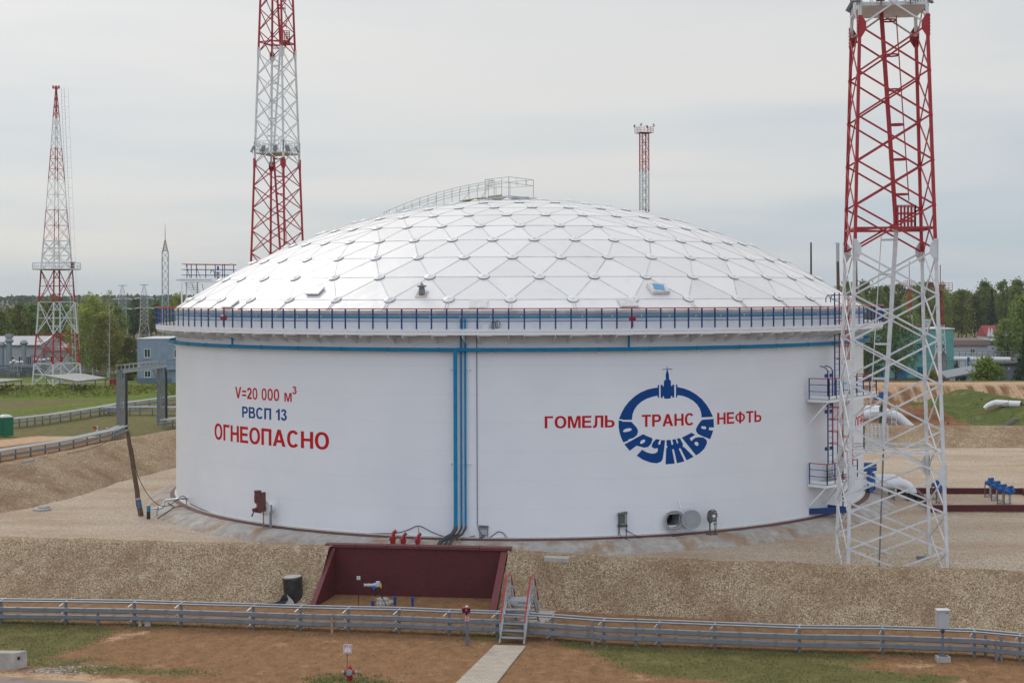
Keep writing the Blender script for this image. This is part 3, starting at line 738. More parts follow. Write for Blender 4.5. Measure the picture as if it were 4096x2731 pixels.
# emblem: a valve ring whose lower half is formed by letters; outlines in crop pixels
def arc(cx, cy, rx, ry, a0, a1, n=24): return [(cx+rx*cos(radians(a0+(a1-a0)*i/n)), cy+ry*sin(radians(a0+(a1-a0)*i/n))) for i in range(n+1)]
EM = []
# upper ring halves (left, right), flanges, valve
EM.append(([(932, 541), (952, 492), (978, 445), (1012, 402), (1055, 362), (1104, 330), (1160, 307), (1205, 297), (1237, 293), (1237, 273), (1248, 273), (1247, 373), (1237, 373), (1236, 356),
            (1200, 364), (1150, 380), (1108, 404), (1075, 434), (1052, 468), (1040, 500), (1034, 546), (958, 546), (957, 541)], []))
EM.append(([(1380, 269), (1390, 269), (1391, 289), (1440, 299), (1490, 318), (1540, 348), (1583, 383), (1618, 425), (1645, 468), (1662, 505), (1671, 522), (1588, 526), (1581, 529), (1577, 490), (1565, 455), (1545, 425), (1515, 397), (1475, 373), (1432, 358), (1391, 352), (1390, 370), (1380, 370)], []))
EM.append(([(1259, 272), (1275, 272), (1276, 282), (1284, 284), (1286, 244), (1292, 234), (1300, 231), (1299, 192), (1307, 158), (1308, 153), (1272, 153), (1272, 149), (1309, 148), (1309, 130), (1313, 130), (1313, 147),
            (1352, 147), (1352, 152), (1313, 153), (1316, 160), (1324, 190), (1326, 230), (1334, 233), (1340, 243), (1341, 280), (1350, 281), (1352, 270), (1366, 270), (1366, 370), (1352, 371), (1350, 359), (1341, 358), (1338, 377), (1312, 381), (1286, 378),
            (1285, 361), (1277, 360), (1275, 374), (1260, 374)], []))
# D
EM.append(([(930, 551), (955, 551), (957, 559), (1030, 561), (1048, 580), (1068, 602), (1080, 622), (1082, 640), (1074, 664), (1050, 686), (1009, 698), (1005, 708), (968, 723), (948, 682), (935, 636), (930, 600)],
           [[(1005, 610), (1028, 612), (1035, 622), (1020, 634), (990, 641), (968, 641), (963, 634), (975, 620)]]))
# P
EM.append(([(975, 738), (1122, 658), (1160, 676), (1192, 688), (1196, 702), (1184, 734), (1162, 758), (1130, 764), (1095, 754), (1070, 748), (1018, 788), (996, 764)],
           [[(1120, 700), (1135, 700), (1140, 710), (1126, 728), (1106, 735), (1096, 728), (1103, 712)]]))
# Y
EM.append(([(1072, 826), (1114, 780), (1150, 800), (1190, 811), (1222, 806), (1236, 793), (1238, 768), (1208, 770), (1188, 756), (1196, 726), (1222, 697), (1254, 700), (1240, 728), (1243, 740), (1256, 738), (1264, 703), (1294, 706), (1285, 790), (1276, 852), (1262, 874), (1230, 886), (1180, 880), (1120, 858)], []))
# ZH
EM.append(([(1306, 704), (1338, 702), (1344, 738), (1352, 742), (1358, 736), (1351, 700), (1378, 697), (1386, 728), (1394, 732), (1398, 724), (1386, 693), (1412, 690), (1436, 738), (1430, 752), (1448, 764), (1518, 834), (1464, 863), (1416, 770), (1408, 766), (1403, 776), (1446, 870), (1388, 886), (1364, 778), (1356, 773), (1350, 780), (1370, 888), (1298, 894), (1303, 772), (1314, 757), (1306, 744)], []))
# B
EM.append(([(1425, 685), (1502, 646), (1530, 663), (1486, 690), (1500, 712), (1530, 686), (1556, 681), (1596, 684), (1620, 704), (1623, 730), (1600, 774), (1566, 806), (1537, 824)],
           [[(1530, 718), (1546, 716), (1557, 730), (1555, 746), (1543, 751), (1528, 740), (1523, 728)]]))
# A
EM.append(([(1586, 545), (1675, 539), (1677, 606), (1640, 604), (1637, 626), (1672, 630), (1660, 664), (1648, 697), (1578, 670), (1552, 656), (1538, 636), (1536, 618), (1550, 590), (1572, 558)],
           [[(1582, 594), (1618, 598), (1614, 620), (1590, 618), (1574, 606)]]))
def rounded(poly, r=0.22):
    out = []
    n = len(poly)
    for i in range(n):
        p, a, b = Vector(poly[i]), Vector(poly[i-1]), Vector(poly[(i+1) % n])
        out += [p.lerp(a, r), p.lerp(b, r)]
    return [(v.x, v.y) for v in out]
bm = bmesh.new()
for outer, holes in EM:
    loops = [outer]+[rounded(h, 0.25) for h in holes]
    L2 = []
    for lp in loops:
        q = []
        for x, y in lp:
            w = CYL(*c7(x, y), PAINT_R); q.append(Vector((TH(w)*PAINT_R, w.z, 0)))
        L2.append(q)
    flat = [v for q in L2 for v in q]; bv = [bm.verts.new(v) for v in flat]
    for t in tessellate_polygon(L2):
        try: bm.faces.new([bv[i] for i in t])
        except ValueError: pass
to_shell(bm, 'emblem', TEXT_BLUE, shell)

# ---- dome roof of flat aluminium panels
HD, ZE = 7.25, 11.88
RSPH = (22.85**2+HD*HD)/(2*HD)
def zd(r): return ZE+sqrt(max(0, RSPH*RSPH-r*r))-(RSPH-HD)
A0 = radians(20.0)
rings = [(0.0, 1, 0.0)]+[(r, 6*k, A0) for k, r in ((1, 2.22), (2, 4.45), (3, 6.7), (4, 8.95), (5, 11.2), (6, 13.5), (7, 15.8))]
st = 2*pi/42
rings += [(18.03, 42, A0+st/2), (20.08, 42, A0), (22.05, 42, A0+st/2)]
nodes = []
for r, n, a in rings: nodes.append([RT(a+2*pi*k/n, r, zd(r)) for k in range(n)])
tris = []
for k in range(1, 8):                                     # six-sector rings
    for s in range(6):
        for j in range(k):
            o0, o1 = nodes[k][(s*k+j) % (6*k)], nodes[k][(s*k+j+1) % (6*k)]
            n_in = max(1, 6*(k-1))
            i0 = nodes[k-1][(s*(k-1)+j) % n_in]
            tris.append((o0, o1, i0))
            if j < k-1: tris.append((i0, o1, nodes[k-1][(s*(k-1)+j+1) % n_in]))
for k in (8, 9, 10):                                      # staggered rings of 42
    off = 0 if k in (8, 10) else -1
    for j in range(42):
        o0 = nodes[k][j]
        if k in (8, 10):
            i0, i1 = nodes[k-1][j], nodes[k-1][(j+1) % 42]; tris.append((o0, i1, i0)); tris.append((o0, nodes[k][(j+1) % 42], i1))
        else:
            i0, i1 = nodes[k-1][j-1], nodes[k-1][j]; tris.append((o0, i1, i0)); tris.append((o0, nodes[k][(j+1) % 42], i1))
def dome_mat():
    global nt
    m = bpy.data.materials.new('white_dome_panels'); m.use_nodes = True; nt = m.node_tree; b = nt.nodes['Principled BSDF']
    t = N('ShaderNodeTexCoord'); at = N('ShaderNodeAttribute'); at.attribute_name = 'panel'
    n1 = N('ShaderNodeTexNoise'); L(t.outputs['Object'], n1.inputs['Vector']); n1.inputs['Scale'].default_value = 1.1; n1.inputs['Detail'].default_value = 8; n1.inputs['Roughness'].default_value = 0.7
    base = mixc(at.outputs['Fac'], (0.77, 0.755, 0.74), (0.86, 0.845, 0.83))
    smear = ramp(n1.outputs['Fac'], [(0.56, (0, 0, 0)), (0.80, (0.28,)*3)])
    c = mixc(smear, base, (0.50, 0.46, 0.40))
    n2 = N('ShaderNodeTexNoise'); L(t.outputs['Object'], n2.inputs['Vector']); n2.inputs['Scale'].default_value = 6; n2.inputs['Detail'].default_value = 5
    spots = ramp(n2.outputs['Fac'], [(0.70, (0, 0, 0)), (0.78, (0.30,)*3)])
    c = mixc(spots, c, (0.34, 0.31, 0.28))
    L(c, b.inputs['Base Color'])
    r = ramp(n1.outputs['Fac'], [(0.3, (0.30,)*3), (0.7, (0.50,)*3)]); L(r, b.inputs['Roughness'])
    b.inputs['Specular IOR Level'].default_value = 0.55; b.inputs['Metallic'].default_value = 0.08
    n3 = N('ShaderNodeTexNoise'); L(t.outputs['Object'], n3.inputs['Vector']); n3.inputs['Scale'].default_value = 0.55; n3.inputs['Detail'].default_value = 2
    bp = N('ShaderNodeBump'); L(n3.outputs['Fac'], bp.inputs['Height']); bp.inputs['Strength'].default_value = 0.5; bp.inputs['Distance'].default_value = 0.10
    L(bp.outputs[0], b.inputs['Normal'])
    return m
DOME = dome_mat()
SEAM = mat('grey_batten', (0.62, 0.61, 0.60), 0.5, var=0.1, dirt=(0.2, 0.18, 0.16), dscale=0.8, damt=0.7)
db = MB()
for t in tris: db.add(t, [(0, 1, 2)])
rim_n = 42*4
for j in range(42):                                       # apron panels between the lowest hubs and the eave
    a = A0+st/2+j*st; p, q = nodes[10][j], nodes[10][(j+1) % 42]
    arcp = [RT(a+st*i/4, 22.86, ZE) for i in range(5)]
    for i in range(4):
        p0, p1 = p.lerp(q, i/4), p.lerp(q, (i+1)/4)
        db.add([p0, arcp[i], arcp[i+1], p1], [(0, 1, 2, 3)])
dome = db.build('dome_roof', DOME, tank)
pa = dome.data.attributes.new('panel', 'FLOAT', 'FACE'); rr = random.Random(3)
nt_ = len(tris); vals = [rr.random() for _ in range(nt_)]
for j in range(42): vals += [rr.random()]*4
pa.data.foreach_set('value', vals)
# battens along every panel edge
edges = {}
for t in tris:
    for a, b in ((t[0], t[1]), (t[1], t[2]), (t[2], t[0])):
        ka, kb = tuple(round(c, 3) for c in a), tuple(round(c, 3) for c in b)
        edges[tuple(sorted((ka, kb)))] = (a, b)
sb, ln = MB(), MB()
for a, b in edges.values():
    n_ = ((a+b)/2-Vector((0, 0, ZE-(RSPH-HD)))).normalized()
    sb.bar(a+n_*0.004, b+n_*0.004, 0.05, 0.02, up=n_)
for j in range(42):
    a = A0+st/2+j*st; p = nodes[10][j]; q = RT(a, 22.87, ZE+0.01); n_ = ((p+q)/2-Vector((0, 0, ZE-(RSPH-HD)))).normalized()
    tng = Vector((cos(a), sin(a), 0))
    for s in (-0.075, 0.075): sb.bar(p+n_*0.006+tng*s, q+n_*0.006+tng*s, 0.035, 0.03, up=n_)
sb.build('seam_batten', SEAM, dome)
# eave fascia and gutter
rev([(22.86, ZE), (22.93, ZE-0.01), (22.93, ZE-0.15), (22.80, ZE-0.15)], 336).build('fascia', mat('fascia_grey', (0.50, 0.49, 0.47), 0.5, var=0.2, scale=2, dirt=(0.25, 0.22, 0.19), dscale=1.5, damt=0.6), dome, smooth=30)
# hub caps: one hundred facing the front as parts, the rest as one
allhubs = [(k, j) for k in range(0, 11) for j in range(len(nodes[k]))]
front = sorted(allhubs, key=lambda kj: (nodes[kj[0]][kj[1]]-CAM).length)
front = sorted(front, key=lambda kj: nodes[kj[0]][kj[1]].y)
def hub_mb(b, p, r=0.30):
    n_ = (p-Vector((0, 0, ZE-(RSPH-HD)))).normalized()
    return b.lathe([(r*0.97, 0.012), (r, 0.03), (r, 0.05), (r*0.55, 0.085), (0.06, 0.115), (0.05, 0.135)], p, 20, n_), b
HUB = mat('hub_cap_white', (0.80, 0.80, 0.79), 0.4, var=0.06, scale=4, dirt=(0.35, 0.32, 0.28), dscale=3, damt=0.4)
HUBRIM = mat('dark_gasket', (0.09, 0.085, 0.08), 0.7, var=0.2)
rest = MB()
def gask(b, p, n_): b.lathe([(0.305, 0.004), (0.313, 0.008), (0.313, 0.028), (0.305, 0.032)], p, 20, n_)
for i, (k, j) in enumerate(front):
    p = nodes[k][j]; n_ = (p-Vector((0, 0, ZE-(RSPH-HD)))).normalized()
    if i < 100:
        b = MB(); hub_mb(b, p); n0 = len(b.f); gask(b, p, n_); o = b.build('hub_cap', HUB, dome, smooth=30); o.data.materials.append(HUBRIM)
        o.data.polygons.foreach_set('material_index', [0]*n0+[1]*(len(b.f)-n0))
    else: hub_mb(rest, p); gask(rest, p, n_)
tag(rest.build('hub_cap', HUB, dome, smooth=30), kind='stuff')

# roof hatches and vents on the dome
def on_dome(px, py):
    lo, hi = 60.0, 97.0
    for it in range(200):
        D = 60+it*0.19; p = P(px, py, D); r = sqrt(p.x**2+p.y**2)
        if r < 22.8 and p.z < zd(r): break
    return P(px, py, D)
def dome_frame(p):
    n_ = (p-Vector((0, 0, ZE-(RSPH-HD)))).normalized(); out = Vector((p.x, p.y, 0)).normalized()
    dn = (out-n_*out.dot(n_)).normalized(); sd = n_.cross(dn)
    return n_, dn, sd
HATCH = mat('hatch_white', (0.72, 0.71, 0.69), 0.4, var=0.08, dirt=(0.3, 0.27, 0.22), dscale=2, damt=0.5)
for px, py in ((1262, 1168), (925, 1220), (1915, 1223), (2509, 1216)):
    p = on_dome(px, py); n_, dn, sd = dome_frame(p); R3 = Matrix((sd, dn, n_)).transposed()
    h = MB().box(p+n_*0.10, (0.95, 0.75, 0.08), M=R3).build('roof_hatch', HATCH, dome)
    MB().box(p+n_*0.04, (0.88, 0.68, 0.05), M=R3).build('hatch_curb', HUBRIM, dome)
p = on_dome(2632, 1160); n_, dn, sd = dome_frame(p); R3 = Matrix((sd, dn, n_)).transposed()
MB().box(p+n_*0.10, (1.05, 0.85, 0.18), M=R3).build('roof_hatch', HATCH, dome)
b = MB()
for i in range(5):
    for j in range(2): b.lathe([(0.09, 0), (0.09, 0.02)], p+n_*0.195+sd*(-0.3+0.15*i+0.05*j)+dn*(-0.18+0.3*j), 10, n_)
MB().box(p+n_*0.197, (0.62, 0.6, 0.012), M=R3@Matrix.Rotation(0.25, 3, 'Z')).build('pallet_sheet', mat('blue_film', (0.10, 0.33, 0.55), 0.3, var=0.2, scale=5), dome)
p = on_dome(1688, 1180); n_, dn, sd = dome_frame(p); R3 = Matrix((sd, dn, n_)).transposed()
MB().box(p+n_*0.035, (0.62, 0.62, 0.05), M=R3).build('vent_base', mat('beige_sheet', (0.55, 0.49, 0.42), 0.5), dome)
MB().lathe([(0.17, 0), (0.17, 0.28), (0.15, 0.3), (0.15, 0.38), (0.26, 0.4), (0.26, 0.46), (0.1, 0.5), (0.03, 0.62)], p+n_*0.05, 16, (0, 0, 1)).build('roof_vent', GALV_DARK, dome, smooth=30)
p = on_dome(2283, 1221); n_, dn, sd = dome_frame(p); R3 = Matrix((sd, dn, n_)).transposed()
MB().box(p+n_*0.03, (0.3, 0.3, 0.03), M=R3).build('inspection_plate', SEAM, dome)

# ---- walkway round the eave
RW = 24.02; ZF = 10.74
rev([(RS+0.02, ZF), (RW-0.03, ZF), (RW-0.03, ZF-0.05), (RS+0.02, ZF-0.05)], 300, True).build('walkway', mat('walkway_grating', (0.42, 0.42, 0.42), 0.6, var=0.1), tank, smooth=30)
walk = tank.children[-1]
rev([(RW, 10.93), (RW+0.008, 10.93), (RW+0.008, 10.775), (RW, 10.775)], 300, True).build('toe_board', WHITE, walk, smooth=30)
rev([(RW, 10.745), (RW+0.01, 10.745), (RW+0.01, 10.60), (RW-0.05, 10.60), (RW-0.05, 10.61), (RW, 10.61)], 300, True).build('edge_channel', WHITE, walk, smooth=30)
NP = 188; PH0 = TH(CYL(1787, 1290, RW)); dP = 2*pi/NP
LADT = TH(P(3362, 1300, 80)); 
rail = MB()
GAPS = []
railing = rev([(RW+0.01, 11.99), (RW+0.085, 11.99), (RW+0.085, 11.935), (RW+0.01, 11.935)], 300, True).build('handrail', RED, walk, smooth=30)
for z in (11.66, 11.33):
    rev([(RW+0.035, z), (RW+0.06, z), (RW+0.06, z-0.035), (RW+0.035, z-0.035)], 300, True).build('mid_rail', BLUE, walk, smooth=30)
order = sorted(range(NP), key=lambda k: -cos(PH0+k*dP))
rp = MB(); post_me = None; bracket_me = None
def rot_about(k):
    return Matrix.Rotation(PH0+k*dP, 4, 'Z')
post_proto = MB().box((0, -RW-0.03, (11.95+10.92)/2), (0.075, 0.05, 1.03)).build('post', BLUE, walk)
foot_proto = MB().box((0, -RW-0.018, 10.77), (0.06, 0.02, 0.31)).build('post_foot', WHITE, walk)
def revcopy(o, ang):
    c = o.copy(); C.objects.link(c); c.rotation_euler.z = ang; return c
front_posts = order[:100]
def placed(proto, ang, parent): 
    c = proto.copy(); C.objects.link(c); c.rotation_euler.z = ang; return c
for k in front_posts[1:]: placed(post_proto, PH0+k*dP, walk)
post_proto.rotation_euler.z = PH0+front_posts[0]*dP
for k in order[100:]:
    M4 = Matrix.Rotation(PH0+k*dP, 3, 'Z'); rp.box(M4@Vector((0, -RW-0.03, (11.95+10.92)/2)), (0.075, 0.05, 1.03), M=M4)
tag(rp.build('post', BLUE, walk), kind='stuff')
b = MB()
for k in range(NP):
    M4 = Matrix.Rotation(PH0+k*dP, 3, 'Z'); b.box(M4@Vector((0, -RW-0.018, 10.77)), (0.06, 0.016, 0.31), M=M4)
bpy.data.objects.remove(foot_proto); tag(b.build('post_foot', WHITE, walk), kind='stuff')
# brackets in pairs under the walkway
def bracket_mb(ang):
    M4 = Matrix.Rotation(ang, 3, 'Z'); f = lambda x, r, z: M4@Vector((x, -r, z))
    b = MB(); w = 0.012
    poly = [(RS, 10.66), (RW-0.02, 10.66), (RW-0.02, 10.47), (RS+0.5, 10.27), (RS, 10.10)]
    b.prism([f(-w, r, z) for r, z in poly], f(w*2, 0, 0))
    return b
b = MB(); cnt = 0; allb = [k for k in range(NP) if (k % 3) in (0, 2)]
allb = sorted(allb, key=lambda k: -cos(PH0+(k-0.0)*dP)); restb = MB()
for i, k in enumerate(allb):
    q = bracket_mb(PH0+(k-1)*dP+0.0)
    if i < 64: q.build('bracket', WHITE, walk)
    else: restb.add(q.v, q.f)
tag(restb.build('bracket', WHITE, walk), kind='stuff')
for k in range(0, NP, 3):
    a0, a1 = PH0+(k-1)*dP, PH0+k*dP
    MB().bar(RT(a0-0.0, RW-0.06, 10.58), RT(a1+0.0, RW-0.06, 10.58), 0.04, 0.05).build('bracket_tie', WHITE, walk)
# ---- ring pipes
RPI = 23.15; ZP = CYL(1850, 1398.5, RPI-0.1).z
ringpts = [RT(2*pi*k/240, RPI, ZP) for k in range(240)]
cool = MB().tube(ringpts, 0.10, 14, closed=True).build('ring_pipe', PIPE_BLUE, tank, smooth=True)
b = MB(); sup = MB()
for k in range(60):
    a = TH(CYL(1968, 1398, RPI))+2*pi*k/52
    if k >= 52: break
    c = RT(a, RPI, ZP); rd = Vector((sin(a), -cos(a), 0))
    loop = [c+rd*(0.112*cos(t))+Vector((0, 0, 0.112*sin(t))) for t in [2*pi*i/14 for i in range(14)]]
    MB().tube(loop, 0.011, 5, closed=True).build('pipe_clamp', HUBRIM, cool)
    MB().bar(RT(a, RS, ZP-0.15), RT(a, RPI+0.14, ZP-0.15), 0.05, 0.04).build('pipe_support', WHITE, cool)
MB().tube([RT(2*pi*k/200, RS+0.15, 11.52) for k in range(200)], 0.05, 8, closed=True).build('ring_pipe', PIPE_BLUE, tank, smooth=True)
MB().tube([RT(2*pi*k/200, RS+0.12, 11.62) for k in range(200)], 0.02, 6, closed=True).build('conduit', mat('cable_grey', (0.3, 0.3, 0.3), 0.5), tank, smooth=True)
for k in range(90):
    a = 2*pi*k/90; MB().bar(RT(a, RS, 11.56), RT(a, RS+0.2, 11.56), 0.03, 0.14).build('pipe_hanger', WHITE, tank)
# risers
def riser(px, r, rp_, ztop, name='riser_pipe', bend=None):
    a = TH(CYL(px, 1800, rp_)); pts = [RT(a, rp_, ztop)]
    for z in (9, 6, 3, 1.1): pts.append(RT(a, rp_, z))
    pts.append(RT(a, rp_, 0.62)); pts.append(RT(a, rp_+0.02, 0.50))
    return MB().tube(pts, r, 14).build(name, PIPE_BLUE, tank, smooth=True), a
r1, a1 = riser(1822, 0.105, RPI, ZP); r2, a2 = riser(1845, 0.052, RS+0.14, 11.42); r3, a3 = riser(1861.5, 0.055, RS+0.14, 11.42)
for a, r, q in ((a1, 0.115, RPI), (a2, 0.06, RS+0.14), (a3, 0.062, RS+0.14)):
    pts = [RT(a, q, 0.62), RT(a, q+0.05, 0.50), RT(a-0.005, q+0.35, 0.26), RT(a-0.024, q+0.95, 0.02), RT(a-0.028, q+1.15, -0.18), RT(a-0.029, q+1.2, -0.65)]
    MB().tube(pts, r, 14).build('pipe_boot', mat('dark_pipe_wrap', (0.045, 0.048, 0.05), 0.5, var=0.3), tank, smooth=True)
b = MB()
for z in (8.78, 3.85):
    b.bar(RT(a1-0.012, RS+0.02, z), RT(a3+0.012, RS+0.02, z), 0.04, 0.05)
    for a in (a1-0.012, a3+0.010): b.bar(RT(a, RS, z), RT(a, RS+0.3, z), 0.05, 0.05)
b.build('pipe_clamp', WHITE, tank)
# drain cable down the seam right of the risers
a = TH(CYL(1908, 1800, RS)); rc = random.Random(5)
MB().tube([RT(a+rc.uniform(-.0009, .0009), RS+0.03, z) for z in frange(10.6, 0.75, 0.22)]+[RT(a+0.004, RS+0.15, 0.45), RT(a+0.012, RS+0.3, 0.2)], 0.017, 6).build('cable', BLACK, tank, smooth=True)
MB().tube([RT(TH(CYL(1908, 1330, RS)), RS+0.05, z) for z in (10.7, 11.4)], 0.02, 6).build('cable', BLACK, tank)
b = MB()
for dx, zz in ((0, 11.3), (0.012, 11.35), (-0.008, 11.25)):
    c = RT(a+0.043+dx*0.3, RS+0.14, 11.1)
    b.tube([c+Vector((0.13*cos(t)+dx*4, 0, 0.2*sin(t)+dx*3)) for t in [2*pi*i/14 for i in range(14)]], 0.016, 6, closed=True)
b.build('cable_coil', BLACK, tank, smooth=True)
MB().box(RT(a+0.022, RS+0.3, 10.94), (0.32, 0.3, 0.38)).build('junction_box', WHITE, tank)
# foam monitors stubs with red housings on the walkway railing
for px, nm in ((898, 'l'), (2528, 'r')):
    q = CYL(px, 1277, RW-0.35); a = TH(q)
    h = MB().lathe([(0.0, -0.16), (0.13, -0.16), (0.15, -0.13), (0.15, 0.13), (0.13, 0.16), (0.0, 0.16)], RT(a, RW-0.3, 11.45), 18, (cos(a), sin(a), 0)).build('foam_nozzle', RED, tank, smooth=30)
    MB().tube([RT(a, RW-0.3, 11.32), RT(a, RW-0.3, 10.98)], 0.06, 10).build('pipe_stub', RED, h, smooth=True)
    MB().tube([RT(a, RPI, 10.55), RT(a, RPI, ZP+0.06)], 0.06, 10).build('pipe_stub', PIPE_BLUE, h, smooth=True)
# ---- base: oxide strip, concrete apron
def rough_rev(prof, n, amp, seed):
    b = MB(); m = len(prof)
    for i, (r, z) in enumerate(prof):
        for k in range(n):
            a = 2*pi*k/n; d = amp[i]*(fbm(cos(a)*9, sin(a)*9, 1.0, seed+i)+0.6*nz(cos(a)*40, sin(a)*40, 1.0, seed))
            b.v.append(tuple(RT(a, r+d, z+0.25*d)))
    for i in range(m-1):
        for k in range(n): b.f.append((i*n+k, i*n+(k+1) % n, (i+1)*n+(k+1) % n, (i+1)*n+k))
    return b
def apron_mat():
    global nt
    m = bpy.data.materials.new('stained_concrete'); m.use_nodes = True; nt = m.node_tree; b = nt.nodes['Principled BSDF']
    t = N('ShaderNodeTexCoord'); s = N('ShaderNodeSeparateXYZ'); L(t.outputs['Object'], s.inputs[0])
    ang = mathn('ARCTAN2', s.outputs['X'], mathn('MULTIPLY', s.outputs['Y'], -1.0))
    cb = N('ShaderNodeCombineXYZ'); L(mathn('MULTIPLY', ang, 23.0), cb.inputs[0]); L(mathn('MULTIPLY', s.outputs['Z'], 1.6), cb.inputs[1])
    rad = N('ShaderNodeVectorMath', operation='LENGTH'); L(t.outputs['Object'], rad.inputs[0]); L(mathn('MULTIPLY', rad.outputs['Value'], 0.5), cb.inputs[2])
    def noi(sc, d, r, vec):
        n = N('ShaderNodeTexNoise'); L(vec, n.inputs['Vector']); n.inputs['Scale'].default_value = sc; n.inputs['Detail'].default_value = d; n.inputs['Roughness'].default_value = r; return n.outputs['Fac']
    v = noi(1.3, 7, 0.68, cb.outputs[0]); w = noi(0.16, 3, 0.5, cb.outputs[0]); f = noi(14, 5, 0.7, t.outputs['Object'])
    c = ramp(v, [(0.30, srgb(122, 110, 96)), (0.45, srgb(156, 144, 128)), (0.55, srgb(172, 162, 150)), (0.68, srgb(194, 182, 166))])
    c = mixc(ramp(w, [(0.42, (0, 0, 0)), (0.5, (0.5,)*3), (0.60, (0, 0, 0))]), c, srgb(172, 174, 178))
    c = mixc(ramp(noi(0.5, 6, 0.7, cb.outputs[0]), [(0.50, (0, 0, 0)), (0.62, (0.8,)*3)]), c, srgb(150, 116, 82))
    c = mixc(ramp(f, [(0.6, (0, 0, 0)), (0.8, (0.25,)*3)]), c, srgb(110, 102, 94))
    j = mathn('FRACT', mathn('DIVIDE', mathn('MULTIPLY', ang, 23.0), 3.1)); joint = ramp(j, [(0.0, (0.5,)*3), (0.007, (0, 0, 0)), (0.993, (0, 0, 0)), (1.0, (0.5,)*3)])
    c = mixc(joint, c, srgb(112, 102, 92))
    L(c, b.inputs['Base Color']); b.inputs['Roughness'].default_value = 0.85
    bp = N('ShaderNodeBump'); L(mathn('ADD', v, mathn('MULTIPLY', f, 0.3)), bp.inputs['Height']); bp.inputs['Strength'].default_value = 0.3; bp.inputs['Distance'].default_value = 0.03; L(bp.outputs[0], b.inputs['Normal'])
    return m
apron = rough_rev([(RS-0.3, -0.10), (RS+0.32, -0.10), (23.80, -0.17), (23.86, -0.185), (24.68, -0.58), (24.86, -0.80)], 720, [0, 0.01, 0.02, 0.02, 0.07, 0.1], 3).build('concrete_apron', apron_mat(), None, smooth=25)
tag(apron, kind='structure')
rough_rev([(RS+0.09, -0.035), (RS+0.14, -0.045), (RS+0.36, -0.088), (RS+0.40, -0.12)], 720, [0, 0, 0.028, 0.03], 11).build('sealing_strip', mat('oxide_bitumen', (0.115, 0.05, 0.047), 0.75, var=0.25, scale=5, dirt=(0.07, 0.03, 0.03), dscale=1, damt=0.6), tank, smooth=30)
# ---- stair and platform of scaffold tube on the dome
def dome_pt(x, y): return Vector((x, y, zd(min(22.8, sqrt(x*x+y*y)))))
def onto_dome_y(px, py, y):
    return P(px, py, y-CAM.y)
ts = thing('roof_walkway', 'scaffold tube stair and railed platform running up to the top of the white dome', 'roof walkway', (0, 0, zd(0)))
sx = mat('scaffold_tube', (0.40, 0.44, 0.45), 0.5, metal=0.3, var=0.1)
# platform corners (plan) : back-left, front, right, back
PC = [P(1940.5, 795, 96.0), P(2034.5, 782, 92.8), P(2133.5, 797, 96.2), P(2040.0, 783, 99.2)]
tops = [720, 706.5, 720, 728]
def col(px, D, y0, y1, b, r=0.024): b.tube([P(px, y0, D), P(px, y1, D)], r, 6)
b = MB()
cols = [(1940.5, 95.5, 798, 719), (2034.5, 92.8, 784, 706.5), (2133.5, 95.8, 799, 720), (2040.0, 99.0, 783, 728), (1976.5, 97.5, 782, 722), (2006.5, 100.5, 780, 725)]
for px, D, y0, y1 in cols: b = MB(); col(px, D, y0, y1, b); b.build('post', sx, ts)
b = MB()
def rail2(b, A, B, n=0, dy=23.5):
    (x0, y0, d0), (x1, y1, d1) = A, B
    for o in (0, dy): b.tube([P(x0, y0+o, d0), P(x1, y1+o, d1)], 0.02, 6)
    for i in range(n):
        f = (i+0.75)/(n+0.5); x, y, d = x0+(x1-x0)*f, y0+(y1-y0)*f, d0+(d1-d0)*f
        b.tube([P(x, y, d), P(x, y+dy, d)], 0.016, 6)
rail2(b, (1940.5, 719, 95.5), (2034.5, 707.5, 92.8), 2); rail2(b, (2034.5, 707.5, 92.8), (2133.5, 720, 95.8), 2)
rail2(b, (2133.5, 720, 95.8), (2040, 728, 99.0), 2); rail2(b, (2040, 728, 99.0), (2006.5, 725, 100.5), 0); rail2(b, (1940.5, 719, 95.5), (1976.5, 722, 97.5), 1)
# two rails that follow the dome down to the left
near = [(1976, 723, 97.3), (1953, 726.5, 97.2), (1876, 740, 97.0), (1808, 755, 96.8), (1746, 772, 96.5), (1679, 793, 96.2), (1616, 816, 95.8), (1557, 840.5, 95.3), (1536, 850, 95.1)]
far = [(2006.5, 725, 100.5), (1984, 729, 100.4), (1909, 742, 100.2), (1838, 758, 100.0), (1776, 774, 99.7), (1711, 796, 99.4), (1649, 818, 99.0), (1587, 843, 98.5)]
for L_, nn in ((near, 1), (far, 1)):
    for A, B in zip(L_, L_[1:]): rail2(b, A, B, 1, 22)
b.build('rail', sx, ts)
b = MB()
for L_ in (near, far):
    for x, y, D in L_[1:]:
        q = P(x, y, D); z = zd(min(22.8, sqrt(q.x**2+q.y**2)))
        if z < q.z: MB().tube([q, Vector((q.x, q.y, z))], 0.022, 6).build('post', sx, ts)
for (x0, y0, d0), (x1, y1) in (((1845, 808, 95.2), (1876, 774)), ((1918, 800, 94.8), (1952, 753)), ((1729, 821, 95.0), (1745, 803))):
    MB().tube([P(x0, y0, d0), P(x1, y1, d0+2)], 0.024, 6).build('stay', sx, ts)
b = MB()
pz = [P(1953, 790, 96.5), P(2008, 783, 94.3)]
b.bar(pz[0]+Vector((0, 0, 0.0)), pz[1], 0.05, 0.16); 
for i in range(9):
    u = i/8; A = P(1790, 809.5, 97.5).lerp(P(1942, 793, 96.8), u)
b.bar(P(1848, 806, 97.2), P(1944, 791, 96.6), 0.9, 0.05)
b.build('plank', mat('pale_plank', (0.40, 0.31, 0.21), 0.8, var=0.2), ts)
b = MB(); rk = random.Random(9)
